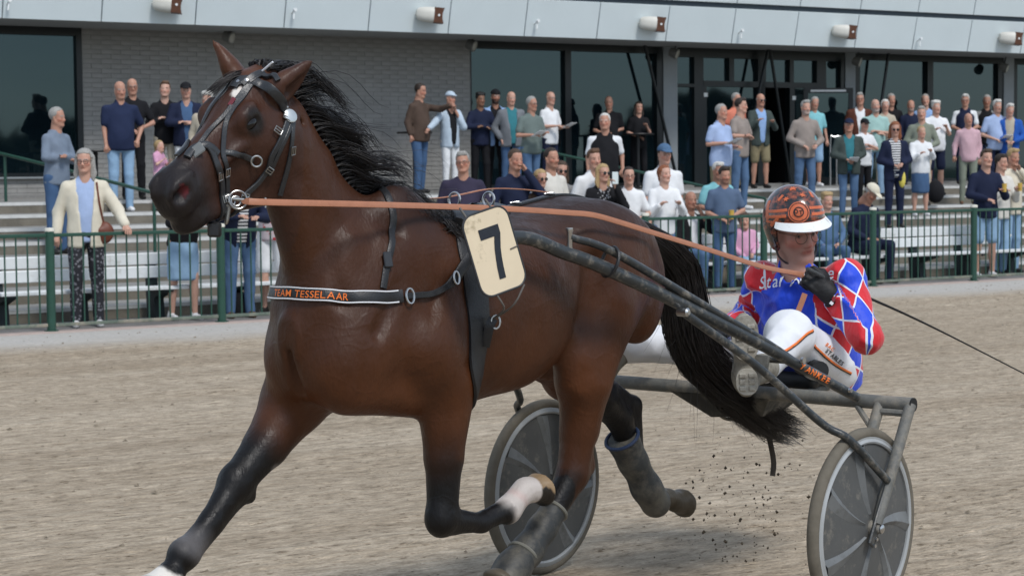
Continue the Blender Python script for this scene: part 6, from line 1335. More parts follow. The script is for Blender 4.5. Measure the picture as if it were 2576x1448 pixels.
HAIRC = {'grey': (.30, .29, .27), 'white': (.55, .53, .49), 'brown': (.055, .032, .018), 'black': (.010, .009, .009), 'blond': (.36, .25, .12), 'red': (.22, .075, .03), 'ginger': (.10, .05, .025), 'dark': (.025, .016, .011)}
HAND_F = [(-.028, .075), (-.010, .085), (.009, .082), (.027, .068)]
def cloth(name, col, **k): return mat('cloth_'+name, col, .85, .2, .10, 9, .25, 26, **k)
CL = {k: cloth(k, v) for k, v in dict(navy=(.012, .017, .042), navy2=(.016, .024, .06), black=(.010, .010, .012), white=(.70, .71, .72), cream=(.62, .57, .46), lblue=(.33, .42, .62), sky=(.25, .38, .62), denim=(.055, .105, .20), jeans=(.085, .15, .26), ljeans=(.24, .37, .52), khaki=(.22, .185, .11), beige=(.42, .37, .29), brown=(.075, .050, .038), grey=(.20, .20, .20), greygreen=(.13, .165, .155), teal=(.035, .17, .20), cyan=(.20, .46, .50), mint=(.30, .46, .43), coral=(.62, .20, .13), pink=(.55, .36, .40), pinkc=(.62, .33, .47), lgrey=(.42, .50, .58), taupe=(.27, .23, .205), gblue=(.17, .21, .27), bluepolo=(.085, .125, .20), blazer=(.155, .165, .18), purple=(.035, .03, .055), dkgreen=(.05, .065, .06), sage=(.20, .22, .175), bluej=(.02, .09, .36), rust=(.09, .030, .018), offwhite=(.60, .58, .53)).items()}
mshoe_w = mat('white_trainer', (.68, .68, .68), .6, .3, .06); mshoe_d = mat('dark_shoe', (.018, .016, .015), .5, .4, .15); mshoe_b = mat('brown_shoe', (.12, .06, .03), .5, .4, .15); mspec = mat('spectacle_frame', (.012, .012, .013), .3, .5, .1); mlens = mat('dark_lens', (.008, .008, .01), .12, .6, .1); mpaper = mat('paper_sheet', (.72, .73, .75), .7, .2, .05)
def stripes_mat(name, c0, c1, sc, axis='Z', rot=0.):
    m = mat(name, c0, .85, .2, .08); n = m.node_tree.nodes; l = m.node_tree.links.new; b = n['Principled BSDF']; src = b.inputs['Base Color'].links[0].from_socket
    tc = n.new('ShaderNodeTexCoord'); sp = n.new('ShaderNodeSeparateXYZ'); l(tc.outputs['Object'], sp.inputs[0]); a = n.new('ShaderNodeMath'); a.operation = 'MULTIPLY'; a.inputs[1].default_value = sc; l(sp.outputs[axis], a.inputs[0]); f = n.new('ShaderNodeMath'); f.operation = 'FRACT'; l(a.outputs[0], f.inputs[0]); g = n.new('ShaderNodeMath'); g.operation = 'GREATER_THAN'; g.inputs[1].default_value = .5; l(f.outputs[0], g.inputs[0])
    x = n.new('ShaderNodeMixRGB'); l(g.outputs[0], x.inputs[0]); l(src, x.inputs[1]); x.inputs[2].default_value = (*c1, 1); l(x.outputs[0], b.inputs['Base Color']); return m
CL['stripe'] = stripes_mat('striped_shirt', (.70, .70, .70), (.02, .022, .03), 26.)
def print_mat(name, c0, c1, sc):
    m = mat(name, c0, .85, .2, .08); n = m.node_tree.nodes; l = m.node_tree.links.new; b = n['Principled BSDF']; src = b.inputs['Base Color'].links[0].from_socket
    tc = n.new('ShaderNodeTexCoord'); v = n.new('ShaderNodeTexVoronoi'); v.inputs['Scale'].default_value = sc; l(tc.outputs['Object'], v.inputs['Vector']); g = n.new('ShaderNodeMath'); g.operation = 'LESS_THAN'; g.inputs[1].default_value = .36; l(v.outputs['Distance'], g.inputs[0])
    x = n.new('ShaderNodeMixRGB'); l(g.outputs[0], x.inputs[0]); l(src, x.inputs[1]); x.inputs[2].default_value = (*c1, 1); l(x.outputs[0], b.inputs['Base Color']); return m
CL['printed'] = print_mat('printed_trousers', (.03, .03, .036), (.17, .17, .19), 26.); CL['floral'] = print_mat('floral_top', (.60, .52, .54), (.50, .06, .07), 16.); CL['dotty'] = print_mat('dotted_black', (.012, .012, .014), (.35, .35, .36), 34.)
def person(px, top, v, label, face=0., arms='down', arm2=None, topc='white', sl='long', bot='jeans', botc='jeans', hair='short', hc='grey', skin='a', glasses=None, beard=None, inner=None, shoe=None, wide=1., seat=False, Hfix=None, child=1., lean=0., hold=None, tilt=0., hat=None, bald=False, bag=None, vest=False, base=None, look=0.):
    """px, top: where the crown shows; v: metres behind the fence; face: turn of the body to the picture's right, in degrees"""
    u, zt = onV(px, top, v); zb = terr(v) if base is None else base; foot = fp(u, v, zb)
    H = zt-zb if not seat else (zt-zb)+.42
    if Hfix: H = Hfix
    s = H/1.75
    a = math.radians(face); toc = nrm(A([CAM[0]-foot[0], CAM[1]-foot[1], 0])); rg = A([-toc[1], toc[0], 0])           # towards the camera; the picture's right
    f3 = nrm(toc*math.cos(a)+rg*math.sin(a)); l3 = np.cross(Z3, f3)
    def W(P): P = np.atleast_2d(P); return foot+P[:, :1]*f3+P[:, 1:2]*l3+P[:, 2:3]*Z3
    root = empty('person', foot, label, 'person', 'spectators')
    ex, ey, ez = A([1., 0, 0]), A([0, 1., 0]), A([0, 0, 1.])
    dz = -.42 if seat else 0.                                     # sitting: hips at bench height
    def T(p):                                                   # proportions -> metres, with a forward lean from the hips
        p = A(p, float); q = p.copy(); h_ = p[2]-.92
        if lean and h_ > 0: q[0] += math.sin(lean)*h_; q[2] = .92+math.cos(lean)*h_
        q = q+A([0, 0, dz]); return q*s
    lz = nrm(A([math.sin(lean), 0, math.cos(lean)])); lx = nrm(A([math.cos(lean), 0, -math.sin(lean)]))
    hd = T((.035, 0, 1.635)); la = math.radians(look+random.uniform(-16, 16)); hf_ = nrm(lx*math.cos(la)+ey*math.sin(la)-ez*(tilt+random.uniform(-.06, .16))); hf_, hl_, hu_ = basis(hf_, nrm((lz if lean < .3 else lz+ez)+ey*random.uniform(-.07, .07))); hs = s*(1.0 if child == 1. else 1.25)*.945
    if child != 1.: hd = hd-ez*.035*s
    AR_ = []
    for sg, nm in ((1, arms), (-1, arm2 or arms)):
        e, h_ = ARMS[nm]; e = A(e)*A([1, sg, 1]); h_ = A(h_)*A([1, sg, 1])
        if nm == 'cross' and sg < 0: h_ = h_+A([-.02, 0, -.055])
        jt = RNG.normal(0, .016, 3); AR_.append((T((.0, sg*.170*wide, 1.375)), T(e*A([1, .5+.5*wide, 1])+jt), T(h_+jt*1.3+A([0, 0, RNG.normal(0, .015)]))))
    if seat: LG = [(A([.02, sg*.10, .50])*s, A([.46, sg*.13, .50])*s, A([.44, sg*.13, .09])*s) for sg in (1, -1)]
    else:
        st = random.uniform(-.03, .05); LG = [(A([0, sg*.09*wide, .90])*s, A([.015+st*sg, sg*.10, .50])*s, A([-.015+st*sg*1.4, sg*.11, .085])*s) for sg in (1, -1)]
    lo = A([-.42, -.68, -.03])*s; hi = A([.78, .68, 1.86])*s
    short = bot in ('shorts', 'skirt')
    # ---- body
    g = Field(lo, hi, .0108 if v < 3 else .0135); head_prims(g, hd, hf_, hl_, hu_, hs, .012, jaw=1.05 if wide >= 1 else .9)
    g.cap(hd-hu_*.09*hs, T((0, 0, 1.30)), .05*s, .075*s, .03); g.cap(T((0, 0, 1.30)), T((0, 0, .95)), .09*s, .09*s, .04)
    for S_, E_, H_ in AR_:
        d_ = nrm(H_-E_); g.cap(T((0, 0, 1.36)), S_, .05*s, .042*s, .03); g.cap(S_, E_, .044*s, .036*s, .015); g.cap(E_, H_-d_*.07*s, .037*s, .025*s, .012); g.cap(H_-d_*.06*s, H_+d_*.015*s, .028*s, .03*s, .012, flat=(nrm(np.cross(d_, ey)+.01), .6))
    for Hp, K_, A_ in (LG if short else []):                     # bare legs only where the photo shows them
        g.cap(Hp, K_, .075*s, .05*s, .03); g.cap(K_, A_, .052*s, .034*s, .015); g.cap(T((0, 0, .97)), Hp, .08*s, .07*s, .03)
        g.ell(K_*.6+A_*.4-ex*.02*s, (.045*s, .048*s, .1*s), .03)
    V, Q = g.mesh(1); sk = SKIN[skin]
    hcol = HAIRC.get(hc, (.1, .1, .1)); col = face_colors(V, hd, hf_, hl_, hu_, hs, sk, hcol, beard)
    parts_v = [V]; parts_f = [Q]; parts_c = [col]; off = len(V)
    for S_, E_, H_ in AR_:                                       # fingers
        d_ = nrm(H_-E_); ac = nrm(np.cross(d_, ez)+1e-6); bk = np.cross(ac, d_); b = MB()
        for o_, L_ in HAND_F: b.tube([H_+ac*o_*s*.9, H_+ac*o_*s+d_*L_*.55*s-bk*.01*s, H_+ac*o_*s+d_*L_*.8*s-bk*.035*s], [.0095*s, .009*s, .007*s], 5)
        sgn = 1 if (ac@ey)*(S_[1]) < 0 else -1; b.tube([H_-d_*.03*s+ac*sgn*.02*s, H_+ac*sgn*.045*s+d_*.01*s, H_+ac*sgn*.045*s+d_*.045*s], [.011*s, .010*s, .008*s], 5)
        fv = A(b.v); fq = A([q for q in b.f if len(q) == 4]); parts_v.append(fv); parts_f.append(fq+off); off += len(fv); parts_c.append(np.tile(A(sk)*.97, (len(fv), 1)))
    mesh_obj('body', W(np.vstack(parts_v)), np.vstack(parts_f), mskin, root, True, np.vstack(parts_c))
    # ---- top
    def torso(g2, r, z0=.84, z1=1.475, bel=0.):
        w_ = wide; st = [[z0, 0, 0, .160*w_+r, .115*w_+r, .115+r], [.95, 0, .0, .160*w_+r, .125*w_+r+bel, .115+r], [1.08, 0, .005, .150*w_+r, .125*w_+r+bel, .10+r], [1.22, 0, .0, .162*w_+r, .115*w_+r, .105+r], [1.33, 0, -.005, .165*w_+r, .10+r, .10+r], [1.41, 0, -.01, .105*w_+r, .078+r, .085+r], [z1, 0, -.005, .062+r, .056+r, .060+r]]
        st = A(st); o_ = T((0, 0, .92)); st[:, 0] -= .92; g2.loft(o_, lz, lx, st*s, k=.03)
    def sleeves(g2, r, frac):
        for S_, E_, H_ in AR_:
            d_ = nrm(H_-E_); L_ = np.linalg.norm(H_-E_); g2.cap(T((0, 0, 1.38))+(S_-T((0, 0, 1.38)))*.5, S_, (.058+r)*s, (.050+r)*s, .04)
            if frac <= .5: g2.cap(S_, S_+(E_-S_)*(frac*1.6), (.052+r)*s, (.055+r)*s, .02)
            else: g2.cap(S_, E_, (.052+r)*s, (.048+r)*s, .02); g2.cap(E_, H_-d_*.065*s, (.050+r)*s, (.037+r)*s, .02)
    def finish(g2, name, m, amp=.006, sc=18., relax=1):
        v2, q2 = g2.mesh(relax)
        if len(v2) == 0: return None
        sd = random.randint(0, 99); c_ = v2.mean(0); dirn = v2-c_; dirn[:, 2] *= .2; dirn /= np.linalg.norm(dirn, axis=1)[:, None]+1e-6
        v2 = v2+(((.4-np.abs(vnoise(v2*A([1, 1, .7]), sc/s, sd)))*amp*1.9+vnoise(v2*A([1, 1, .8]), 2.1*sc/s, sd+1)*amp*.4)*s)[:, None]*dirn; return mesh_obj(name, W(v2), q2, m, root)
    RES = .018 if v < 3 else .0215
    if inner:
        g2 = Field(lo, hi, RES); torso(g2, .008, .84, 1.485); sleeves(g2, .0, .4 if not vest else (.9 if sl == 'long' else .45)); finish(g2, 'shirt', CL[inner], .004)
    g2 = Field(lo, hi, RES); torso(g2, .016 if not inner else .024, .82 if not inner else .78, 1.475, .02 if wide > 1.08 else 0.)
    if not vest: sleeves(g2, .006 if not inner else .012, .9 if sl == 'long' else .45)
    if inner and not vest:                                       # worn open down the front
        X = (g2.ax[0][:, None, None]); Y = g2.ax[1][None, :, None]; Zz = g2.ax[2][None, None, :]
        open_ = np.maximum(np.abs(Y)-(.035+.055*np.clip((Zz/s-dz-.85)/.6, 0, 1))*s, .02*s-X) if not lean else np.maximum(np.abs(Y)-.05*s, .02*s-X+.0*Zz)
        keepz = np.where(X > .0, open_, -1.); d_in = np.where((X > .02*s) & (np.abs(Y) < .12*s), -open_, -1.); g2.f = np.maximum(g2.f, np.where((np.hypot(X, Y) < .30*s), d_in, -1.).astype(np.float32))
    else:
        nk = T((.075, 0, 1.47)); g2.cap(nk, nk+lz*.05*s, .034*s, .04*s, .01, sub=True)
    tn = 'jacket' if inner and not vest else ('vest' if vest else ('shirt' if sl == 'short' else 'sweater')); finish(g2, tn, CL[topc])
    if not inner and sl == 'short':                               # collar
        g2 = Field(T((-.12, -.13, 1.40))-.05, T((.14, .13, 1.52))+.05, .011); c0 = T((0, 0, 1.455)); g2.cap(c0, c0+lz*.028*s, .074*s, .068*s, .006); g2.cap(c0-lz*.05, c0+lz*.09, .060*s, .060*s, .004, sub=True); g2.cap(c0+lx*.07*s-lz*.03*s, c0+lx*.075*s+lz*.06*s, .012*s, .035*s, .005, sub=True); finish(g2, 'collar', CL[topc], 0)
    # ---- legs
    g2 = Field(lo, hi, RES)
    if bot == 'skirt':
        if seat: g2.cap(LG[0][0], LG[0][1], .11*s, .1*s, .03); g2.cap(LG[1][0], LG[1][1], .11*s, .1*s, .03)
        else: g2.loft(A([0, 0, .45])*s, ez, ex, A([[.0, 0, 0, .175, .14, .14], [.25, 0, 0, .18, .15, .15], [.42, 0, 0, .165, .13, .14], [.52, 0, 0, .13, .11, .12]])*s, k=.02)
    else:
        hp0 = (LG[0][0]+LG[1][0])/2; g2.ell(hp0+A([0, 0, .02 if not seat else .03])*s, A([.125, .168*wide, .11])*s, .04)
        for Hp, K_, A_ in LG:
            if bot == 'shorts': g2.cap(Hp, Hp+(K_-Hp)*.92, .096*s, .083*s, .03)
            else: g2.cap(Hp, K_, .092*s, .066*s, .03); g2.cap(K_, A_-ez*.02*s, .066*s, .053*s, .02)
    finish(g2, {'skirt': 'skirt', 'shorts': 'shorts'}.get(bot, 'trousers'), CL[botc], .005, 22.)
    # ---- shoes
    for Hp, K_, A_ in LG:
        g2 = Field(A_-A([.14, .09, .13])*s, A_+A([.25, .09, .08])*s, .015); g2.cap(A_+A([-.03, 0, -.045])*s, A_+A([.13, .01*np.sign(A_[1]), -.055])*s, .042*s, .034*s, .02); g2.cap(A_+A([-.02, 0, -.03])*s, A_+A([-.01, 0, .01])*s, .04*s, .038*s, .02); zf = (A_[2]-.085*s); g2.plane((0, 0, zf), (0, 0, -1)); v2, q2 = g2.mesh(1); mesh_obj('shoe', W(v2), q2, shoe or mshoe_d, root)
    # ---- hair and hats
    def hp3(a_, b_, d_): return hd+hs*(hf_*a_+hl_*b_+hu_*d_)
    hx_ = (hf_, hl_, hu_)
    if hair != 'none':
        g2 = Field(hd-.34*hs, hd+.20*hs, .0105 if v < 3 else .0125); r_ = .006
        if hair == 'bald': g2.ell(hp3(-.022, 0, .006), hs*A([.092, .083, .052]), .01, ax=hx_)
        elif hair == 'crop': g2.ell(hp3(-.016, 0, .036), hs*A([.102, .084, .094]), .01, ax=hx_)
        elif hair == 'long':
            g2.ell(hp3(-.015, 0, .034), hs*A([.106, .090, .096]), .01, ax=hx_)
            for sg in (1, -1): g2.cap(hp3(-.02, sg*.072, .02), hp3(-.01, sg*.088, -.15), .035*hs, .03*hs, .03); g2.cap(hp3(-.01, sg*.088, -.13), hp3(.02, sg*.08, -.21), .032*hs, .018*hs, .02)
            g2.cap(hp3(-.07, 0, .0), hp3(-.08, 0, -.18), .07*hs, .05*hs, .03)
        elif hair == 'bob': g2.ell(hp3(-.02, 0, .028), hs*A([.110, .094, .100]), .01, ax=hx_); g2.cap(hp3(-.05, 0, .0), hp3(-.06, 0, -.08), .075*hs, .06*hs, .03)
        elif hair == 'curly': g2.ell(hp3(-.01, 0, .045), hs*A([.108, .088, .100]), .01, ax=hx_); [g2.ell(hp3(.05*math.cos(k*1.05)-.01, .06*math.sin(k*1.05), .10), hs*A([.04, .04, .035]), .01) for k in range(6)]
        else: g2.ell(hp3(-.014, 0, .040), hs*A([.103, .085, .094]), .01, ax=hx_); g2.cap(hp3(.055, -.03, .105), hp3(.055, .035, .108), .024*hs, .024*hs, .03)
        X, Y, Zz = g2.ax[0][:, None, None]-hd[0], g2.ax[1][None, :, None]-hd[1], g2.ax[2][None, None, :]-hd[2]; a_, b_, d_ = [(X*e[0]+Y*e[1]+Zz*e[2])/hs for e in hx_]
        hl0 = .066 if hair in ('short', 'long', 'curly', 'bob') else .074
        cut = np.minimum(a_-np.where(d_ > .0, .030+.06*np.clip((d_-.02)/.06, 0, 1), .012 if hair not in ('long', 'bob') else .03), (hl0-d_)+.25*np.maximum(.07-np.abs(a_), 0))      # open over the face
        g2.f = np.maximum(g2.f, (np.minimum(a_-.012-.02*(d_ > .03), hl0+.006-d_)*hs).astype(np.float32))
        if hair in ('short', 'crop', 'bald', 'curly'): g2.f = np.maximum(g2.f, (-(d_+.045+.5*np.minimum(a_, 0)*0)*hs).astype(np.float32))
        if hair == 'bald': g2.f = np.maximum(g2.f, ((d_-.05)*hs).astype(np.float32)); g2.f = np.maximum(g2.f, ((a_-.03)*hs).astype(np.float32))
        v2, q2 = g2.mesh(1)
        if len(v2) > 10: v2 = v2+(vnoise(v2, 130/hs, 3)*.003)[:, None]*nrm(hu_); mesh_obj('hair', W(v2), q2, mat('hair_'+hc, hcol, .6, .4, .35, 60, .5, 120), root)
    if hat:
        g2 = Field(hd-.2*hs, hd+.24*hs, .0105); g2.ell(hp3(-.012, 0, .044), hs*A([.110, .091, .092]), .01, ax=hx_); cz_ = hp3(0, 0, .040); g2.plane(cz_, -nrm(hu_+.06*hf_))
        if hat[0] != 'beanie': g2.ell(hp3(.10, 0, .046), hs*A([.085 if hat[0] == 'cap' else .05, .068, .010]), .012, ax=(nrm(hf_-.18*hu_), hl_, nrm(hu_+.18*hf_)))
        v2, q2 = g2.mesh(1); mesh_obj('cap', W(v2), q2, CL[hat[1]] if hat[1] in CL else cloth(hat[1], hat[2]), root)
    if glasses:
        b = MB(); m_ = mlens if glasses == 'sun' else mspec
        for sg in (1, -1):
            c_ = hp3(.098, sg*.033, -.010)
            if glasses == 'sun': b.lathe(c_, hf_, [(-.004, .021*hs), (.003, .024*hs), (.005, .018*hs)], 12)
            else: b.ring(c_, hf_, .0215*hs, .0026*hs, 16, 5)
        b.tube([hp3(.10, -.012, -.006), hp3(.10, .012, -.006)], .0026*hs, 5)
        for sg in (1, -1): b.tube([hp3(.094, sg*.056, -.004), hp3(.0, sg*.080, .0)], .0026*hs, 5)
        b.v = [tuple(p) for p in W(A(b.v))]; b.build('glasses', m_, root)
    if hold:
        kind, which = hold; H_ = AR_[0 if which == 'l' else 1][2]
        if kind == 'paper': b = MB(); b.box(W(H_+A([.07, 0, .02])*s)[0], (nrm(f3+.4*Z3), l3, nrm(Z3-.4*f3)), (.12*s, .085*s, .002)); tag(b.build('sheet', mpaper, None, False), 'white sheet of paper held by '+LBL(label), 'paper', 'race programmes in hand')
        if kind == 'cup': b = MB(); b.lathe(W(H_+A([.045, 0, -.03])*s)[0], (0, 0, 1), [(0, .028), (.12, .036), (.118, .032), (.09, .031)], 14, (1, 0, 0)); tag(b.build('beer_glass', mat('beer', (.55, .36, .08), .15, .5, .1), None), 'glass of beer held by '+LBL(label), 'glass', 'drinks in hand')
        if kind == 'phone': b = MB(); b.box(W(H_+A([.03, 0, .06])*s)[0], (f3, l3, Z3), (.005, .04, .075), .004); tag(b.build('phone', mat('phone_white', (.6, .66, .66), .3, .5, .05), None), 'pale phone held up by '+LBL(label), 'phone', 'phones in hand')
    PEOPLE.append((label, round(H, 2))); return root
def LBL(label): return 'the '+' '.join(label.split()[:8])
exec_people = None
p_ = person
# -- left of the horse
p_(138, 270, 4.3, 'man in grey blue shirt, arms crossed, beside the left window', 50, 'cross', topc='gblue', botc='denim', hair='crop', hc='grey', skin='b')
p_(300, 205, 6.75, 'bald man in navy polo shirt and pale jeans by the brick wall', 12, 'pocket', 'down', topc='navy2', sl='short', botc='ljeans', hair='bald', hc='grey', skin='b', shoe=mshoe_w, wide=1.12)
p_(331, 198, 7.7, 'bald man in black with glasses behind the navy polo shirt', 10, 'front', topc='black', sl='short', botc='black', hair='bald', hc='grey', glasses='y', skin='b')
p_(414, 205, 8.3, 'auburn haired man in black jacket beside the black cap', 5, 'cross', topc='black', botc='beige', hc='ginger', skin='e')
p_(466, 208, 8.0, 'man in black cap and navy jacket, arms crossed', 10, 'cross', topc='navy', inner='denim', botc='white', hair='crop', hc='dark', hat=('cap', 'black'), wide=1.1)
p_(521, 231, 6.2, 'white haired woman half hidden behind the horse forehead', 0, 'down', topc='beige', botc='jeans', hair='curly', hc='white')
p_(398, 352, 6.8, 'small blond girl in pink below the black jacket', 60, 'drink', topc='pinkc', sl='short', botc='pink', hair='bob', hc='blond', child=.6, skin='e')
p_(211, 374, .42, 'woman with long grey hair and cream cardigan at the fence', 3, 'rail', 'down', topc='cream', inner='lblue', botc='printed', hair='long', hc='grey', glasses='y', wide=.98, shoe=mshoe_w, skin='a')
p_(455, 392, .62, 'woman in dark jacket and pale denim skirt leaning below the horse muzzle', 25, 'lean', topc='black', bot='skirt', botc='ljeans', hair='long', hc='brown', lean=.35, shoe=mshoe_w, skin='a', Hfix=1.72)
p_(598, 372, .55, 'person in navy jacket and striped shirt leaning on the fence under the bit', 15, 'lean', topc='navy', inner='stripe', botc='jeans', hc='dark', lean=.32, shoe=mshoe_b, Hfix=1.8)
p_(684, 392, .75, 'woman in red floral top and white shorts beside the horse neck', -20, 'down', topc='floral', sl='short', bot='shorts', botc='white', hair='long', hc='brown', wide=.95)
# -- middle, upper row
p_(1053, 210, 9.0, 'man in brown hooded jacket pointing to the right', 55, 'point', 'down', topc='brown', botc='denim', hc='dark', hair='crop', skin='b', wide=1.12)
p_(1130, 231, 9.0, 'man in pale flat cap and pale blue jacket, hand at his chin', 35, 'chin', 'reach', topc='lgrey', inner='black', botc='white', hair='bald', hc='grey', hat=('flat', 'lgrey'), skin='b')
p_(1207, 234, 9.6, 'young man with black hair and navy hoodie, arms crossed', 15, 'cross', topc='navy', botc='black', hair='curly', hc='black', skin='d')
p_(1245, 226, 9.6, 'bearded man in black beanie behind the navy hoodie', 12, 'down', topc='sky', inner='black', botc='black', hair='none', hat=('beanie', 'black'), beard=((.02, .014, .01), .9), skin='c')
p_(1284, 231, 9.2, 'bald man in grey blazer over teal sweater, hands in pockets', 18, 'pocket', topc='blazer', inner='teal', botc='denim', hair='bald', hc='grey', wide=1.1)
p_(1334, 243, 6.2, 'man with glasses in grey green polo shirt reading', 40, 'paper', topc='greygreen', sl='short', botc='jeans', hair='crop', hc='grey', glasses='y', skin='b', hold=('paper', 'r'), wide=1.1)
p_(1381, 231, 9.7, 'bald man with glasses in white shirt holding papers', 50, 'paper', topc='white', sl='short', botc='navy', hair='bald', hc='grey', glasses='y', hold=('paper', 'l'))
p_(1531, 242, 10.45, 'bald man in black tee shirt behind the standing table', 0, 'front', topc='black', sl='short', botc='black', hair='bald', hc='dark', skin='b', wide=1.12)
p_(1605, 256, 10.4, 'dark haired woman in black top drinking at the standing table', 20, 'drink', 'front', topc='black', sl='short', botc='black', hair='long', hc='dark', wide=.95)
p_(1520, 285, 3.9, 'white haired man in black padded vest with white sleeves', 5, 'down', topc='black', inner='white', vest=True, sl='short', botc='black', hair='crop', hc='white', skin='b', wide=1.12)
# -- middle, lower rows
p_(1163, 382, 0.45, 'grey haired man in dark purple sweater above the horse back', 0, 'front', topc='purple', botc='jeans', hair='short', hc='grey', glasses='y', skin='b', wide=1.1)
p_(1293, 375, 0.5, 'brown haired man in navy sweater, hand at his mouth', 25, 'mouth', 'front', topc='navy', botc='jeans', hair='crop', hc='brown', skin='b')
p_(1382, 372, 0.75, 'dark haired man in off white shirt, head turned right', 40, 'front', topc='offwhite', botc='beige', hair='crop', hc='dark', skin='b', beard=((.10, .06, .04), .4))
p_(1410, 405, 1.1, 'woman in sunglasses behind the off white shirt', 15, 'front', topc='grey', botc='jeans', hair='long', hc='brown', glasses='sun', wide=.92)
p_(1356, 444, 0.42, 'blond woman in sunglasses just above the croup buckle', 35, 'front', topc='brown', botc='jeans', hair='bob', hc='blond', glasses='sun', wide=.92, Hfix=1.62)
p_(1490, 375, 0.8, 'auburn haired young man in white tee shirt', 30, 'front', topc='white', sl='short', botc='jeans', hair='short', hc='ginger')
p_(1514, 412, 0.5, 'long haired blond woman filming with a raised phone', 20, 'phone', 'front', topc='black', inner='dotty', botc='black', hair='long', hc='blond', glasses='sun', hold=('phone', 'l'), wide=.94)
p_(1580, 420, 0.5, 'woman with dark tied hair, glasses and white top', 10, 'front', topc='white', sl='short', botc='jeans', hair='crop', hc='dark', glasses='y', wide=.95)
p_(1668, 363, 1.15, 'man in blue cap and white polo shirt', 25, 'down', topc='white', sl='short', botc='beige', hair='crop', hc='brown', hat=('cap', 'bluecap', (.07, .13, .22)), wide=1.1)
p_(1669, 415, 0.5, 'red haired woman in white blouse clapping', 20, 'drink', topc='white', botc='jeans', hair='bob', hc='red', wide=.95, skin='e')
p_(1733, 492, 1.02, 'seated man in dark jacket over white shirt, hand on his face', 40, 'mouth', 'lap', topc='black', inner='white', botc='jeans', hair='bald', hc='dark', seat=True, Hfix=1.72, skin='c')
p_(1804, 408, 1.2, 'older man in turquoise shirt behind the blue polo shirt', 20, 'front', topc='cyan', sl='short', botc='beige', hair='short', hc='white', skin='c')
p_(1821, 419, .55, 'young man in slate blue polo shirt with a beer at the fence', 10, 'front', topc='bluepolo', sl='short', botc='denim', hair='short', hc='dark', beard=((.05, .03, .02), .5), hold=('cup', 'l'), skin='b')
p_(1870, 562, .98, 'seated child in pink beside the slate blue polo shirt', 20, 'lap', topc='pinkc', botc='ljeans', hair='bob', hc='brown', seat=True, Hfix=1.35, child=.7)
# -- right, by the entrance
p_(1810, 262, 5.2, 'grey haired man in pale blue short sleeved shirt with a paper', 55, 'paper', topc='lblue', sl='short', botc='khaki', hair='crop', hc='grey', hold=('paper', 'r'), wide=1.16, skin='b')
p_(1849, 234, 8.4, 'grey haired man in coral shirt behind the pale blue shirt', 40, 'down', topc='coral', sl='short', botc='khaki', hair='crop', hc='grey', skin='b')
p_(1859, 247, 5.5, 'dark haired man in taupe tee shirt and jeans, arms crossed', 60, 'cross', topc='taupe', sl='short', botc='jeans', hc='dark', shoe=mshoe_w)
p_(1911, 236, 8.0, 'bald man in sunglasses, dark jacket and khaki shorts at the door', 25, 'drink', topc='dkgreen', inner='sky', bot='shorts', botc='khaki', hair='bald', hc='grey', glasses='sun', skin='b')
p_(2024, 253, 5.9, 'grey bearded man in grey jacket and jeans right of the door', 25, 'front', topc='taupe', botc='jeans', hair='short', hc='grey', beard=((.35, .33, .31), .6), shoe=mshoe_w)
p_(2047, 244, 9.0, 'man in turquoise shirt and denim shorts behind the grey jacket', 25, 'down', topc='cyan', sl='short', bot='shorts', botc='ljeans', hair='crop', hc='grey', skin='b', shoe=mshoe_w)
p_(2161, 234, 9.4, 'man with glasses in rust brown jacket by the right windows', 15, 'down', topc='rust', inner='white', botc='jeans', hair='short', hc='grey', glasses='y', skin='b', wide=1.12)
p_(2200, 250, 6.2, 'bald bearded man in mint tee shirt, arms folded', 20, 'cross', topc='mint', sl='short', botc='ljeans', hair='bald', hc='grey', beard=((.34, .32, .3), .7), wide=1.14)
p_(2225, 250, 9.0, 'white haired woman in beige top behind the mint tee shirt', 15, 'front', topc='beige', sl='short', botc='beige', hair='bob', hc='white', wide=.95)
p_(2240, 236, 9.9, 'man in black tee shirt behind the white haired woman', 15, 'down', topc='black', sl='short', botc='black', hair='crop', hc='grey', skin='b')
p_(2134, 299, 4.7, 'man in navy cap and grey green quilted jacket', 10, 'front', topc='dkgreen', inner='teal', botc='jeans', hair='crop', hc='grey', hat=('cap', 'navy'), skin='b', hold=('paper', 'l'), wide=1.12)
p_(2172, 299, 5.3, 'man in black cap and white polo shirt, arms crossed', 35, 'cross', topc='white', sl='short', botc='black', hair='crop', hc='dark', hat=('cap', 'black'))
p_(2249, 306, 3.7, 'auburn woman in navy blazer over striped top', 20, 'front', topc='navy', inner='stripe', botc='navy', hair='long', hc='red', glasses='sun', wide=.95)
p_(2290, 252, 9.6, 'bearded man in navy by the middle of the right windows', 10, 'down', topc='navy', botc='navy', hair='bald', hc='grey', skin='b', beard=((.3, .28, .26), .5))
p_(2326, 237, 9.9, 'tall man in sky blue shirt at the back by the mullion', 10, 'front', topc='sky', botc='navy', hair='crop', hc='grey')
p_(2317, 268, 5.4, 'older man in sage green shirt', 5, 'front', topc='sage', botc='beige', hair='short', hc='grey', skin='a')
p_(2352, 254, 6.2, 'white haired man in open white shirt and navy shorts', 25, 'drink', topc='white', sl='short', bot='shorts', botc='navy', hair='curly', hc='white', wide=1.1, skin='a')
p_(2315, 317, 4.5, 'short haired blond woman in white blouse and denim skirt', 30, 'drink', topc='white', bot='skirt', botc='denim', hair='crop', hc='blond', wide=1.08, shoe=mshoe_w)
p_(2427, 237, 9.0, 'white haired man in navy vest with white sleeves', 5, 'front', topc='navy', inner='white', vest=True, sl='short', botc='navy', hair='short', hc='white', skin='b', glasses='y')
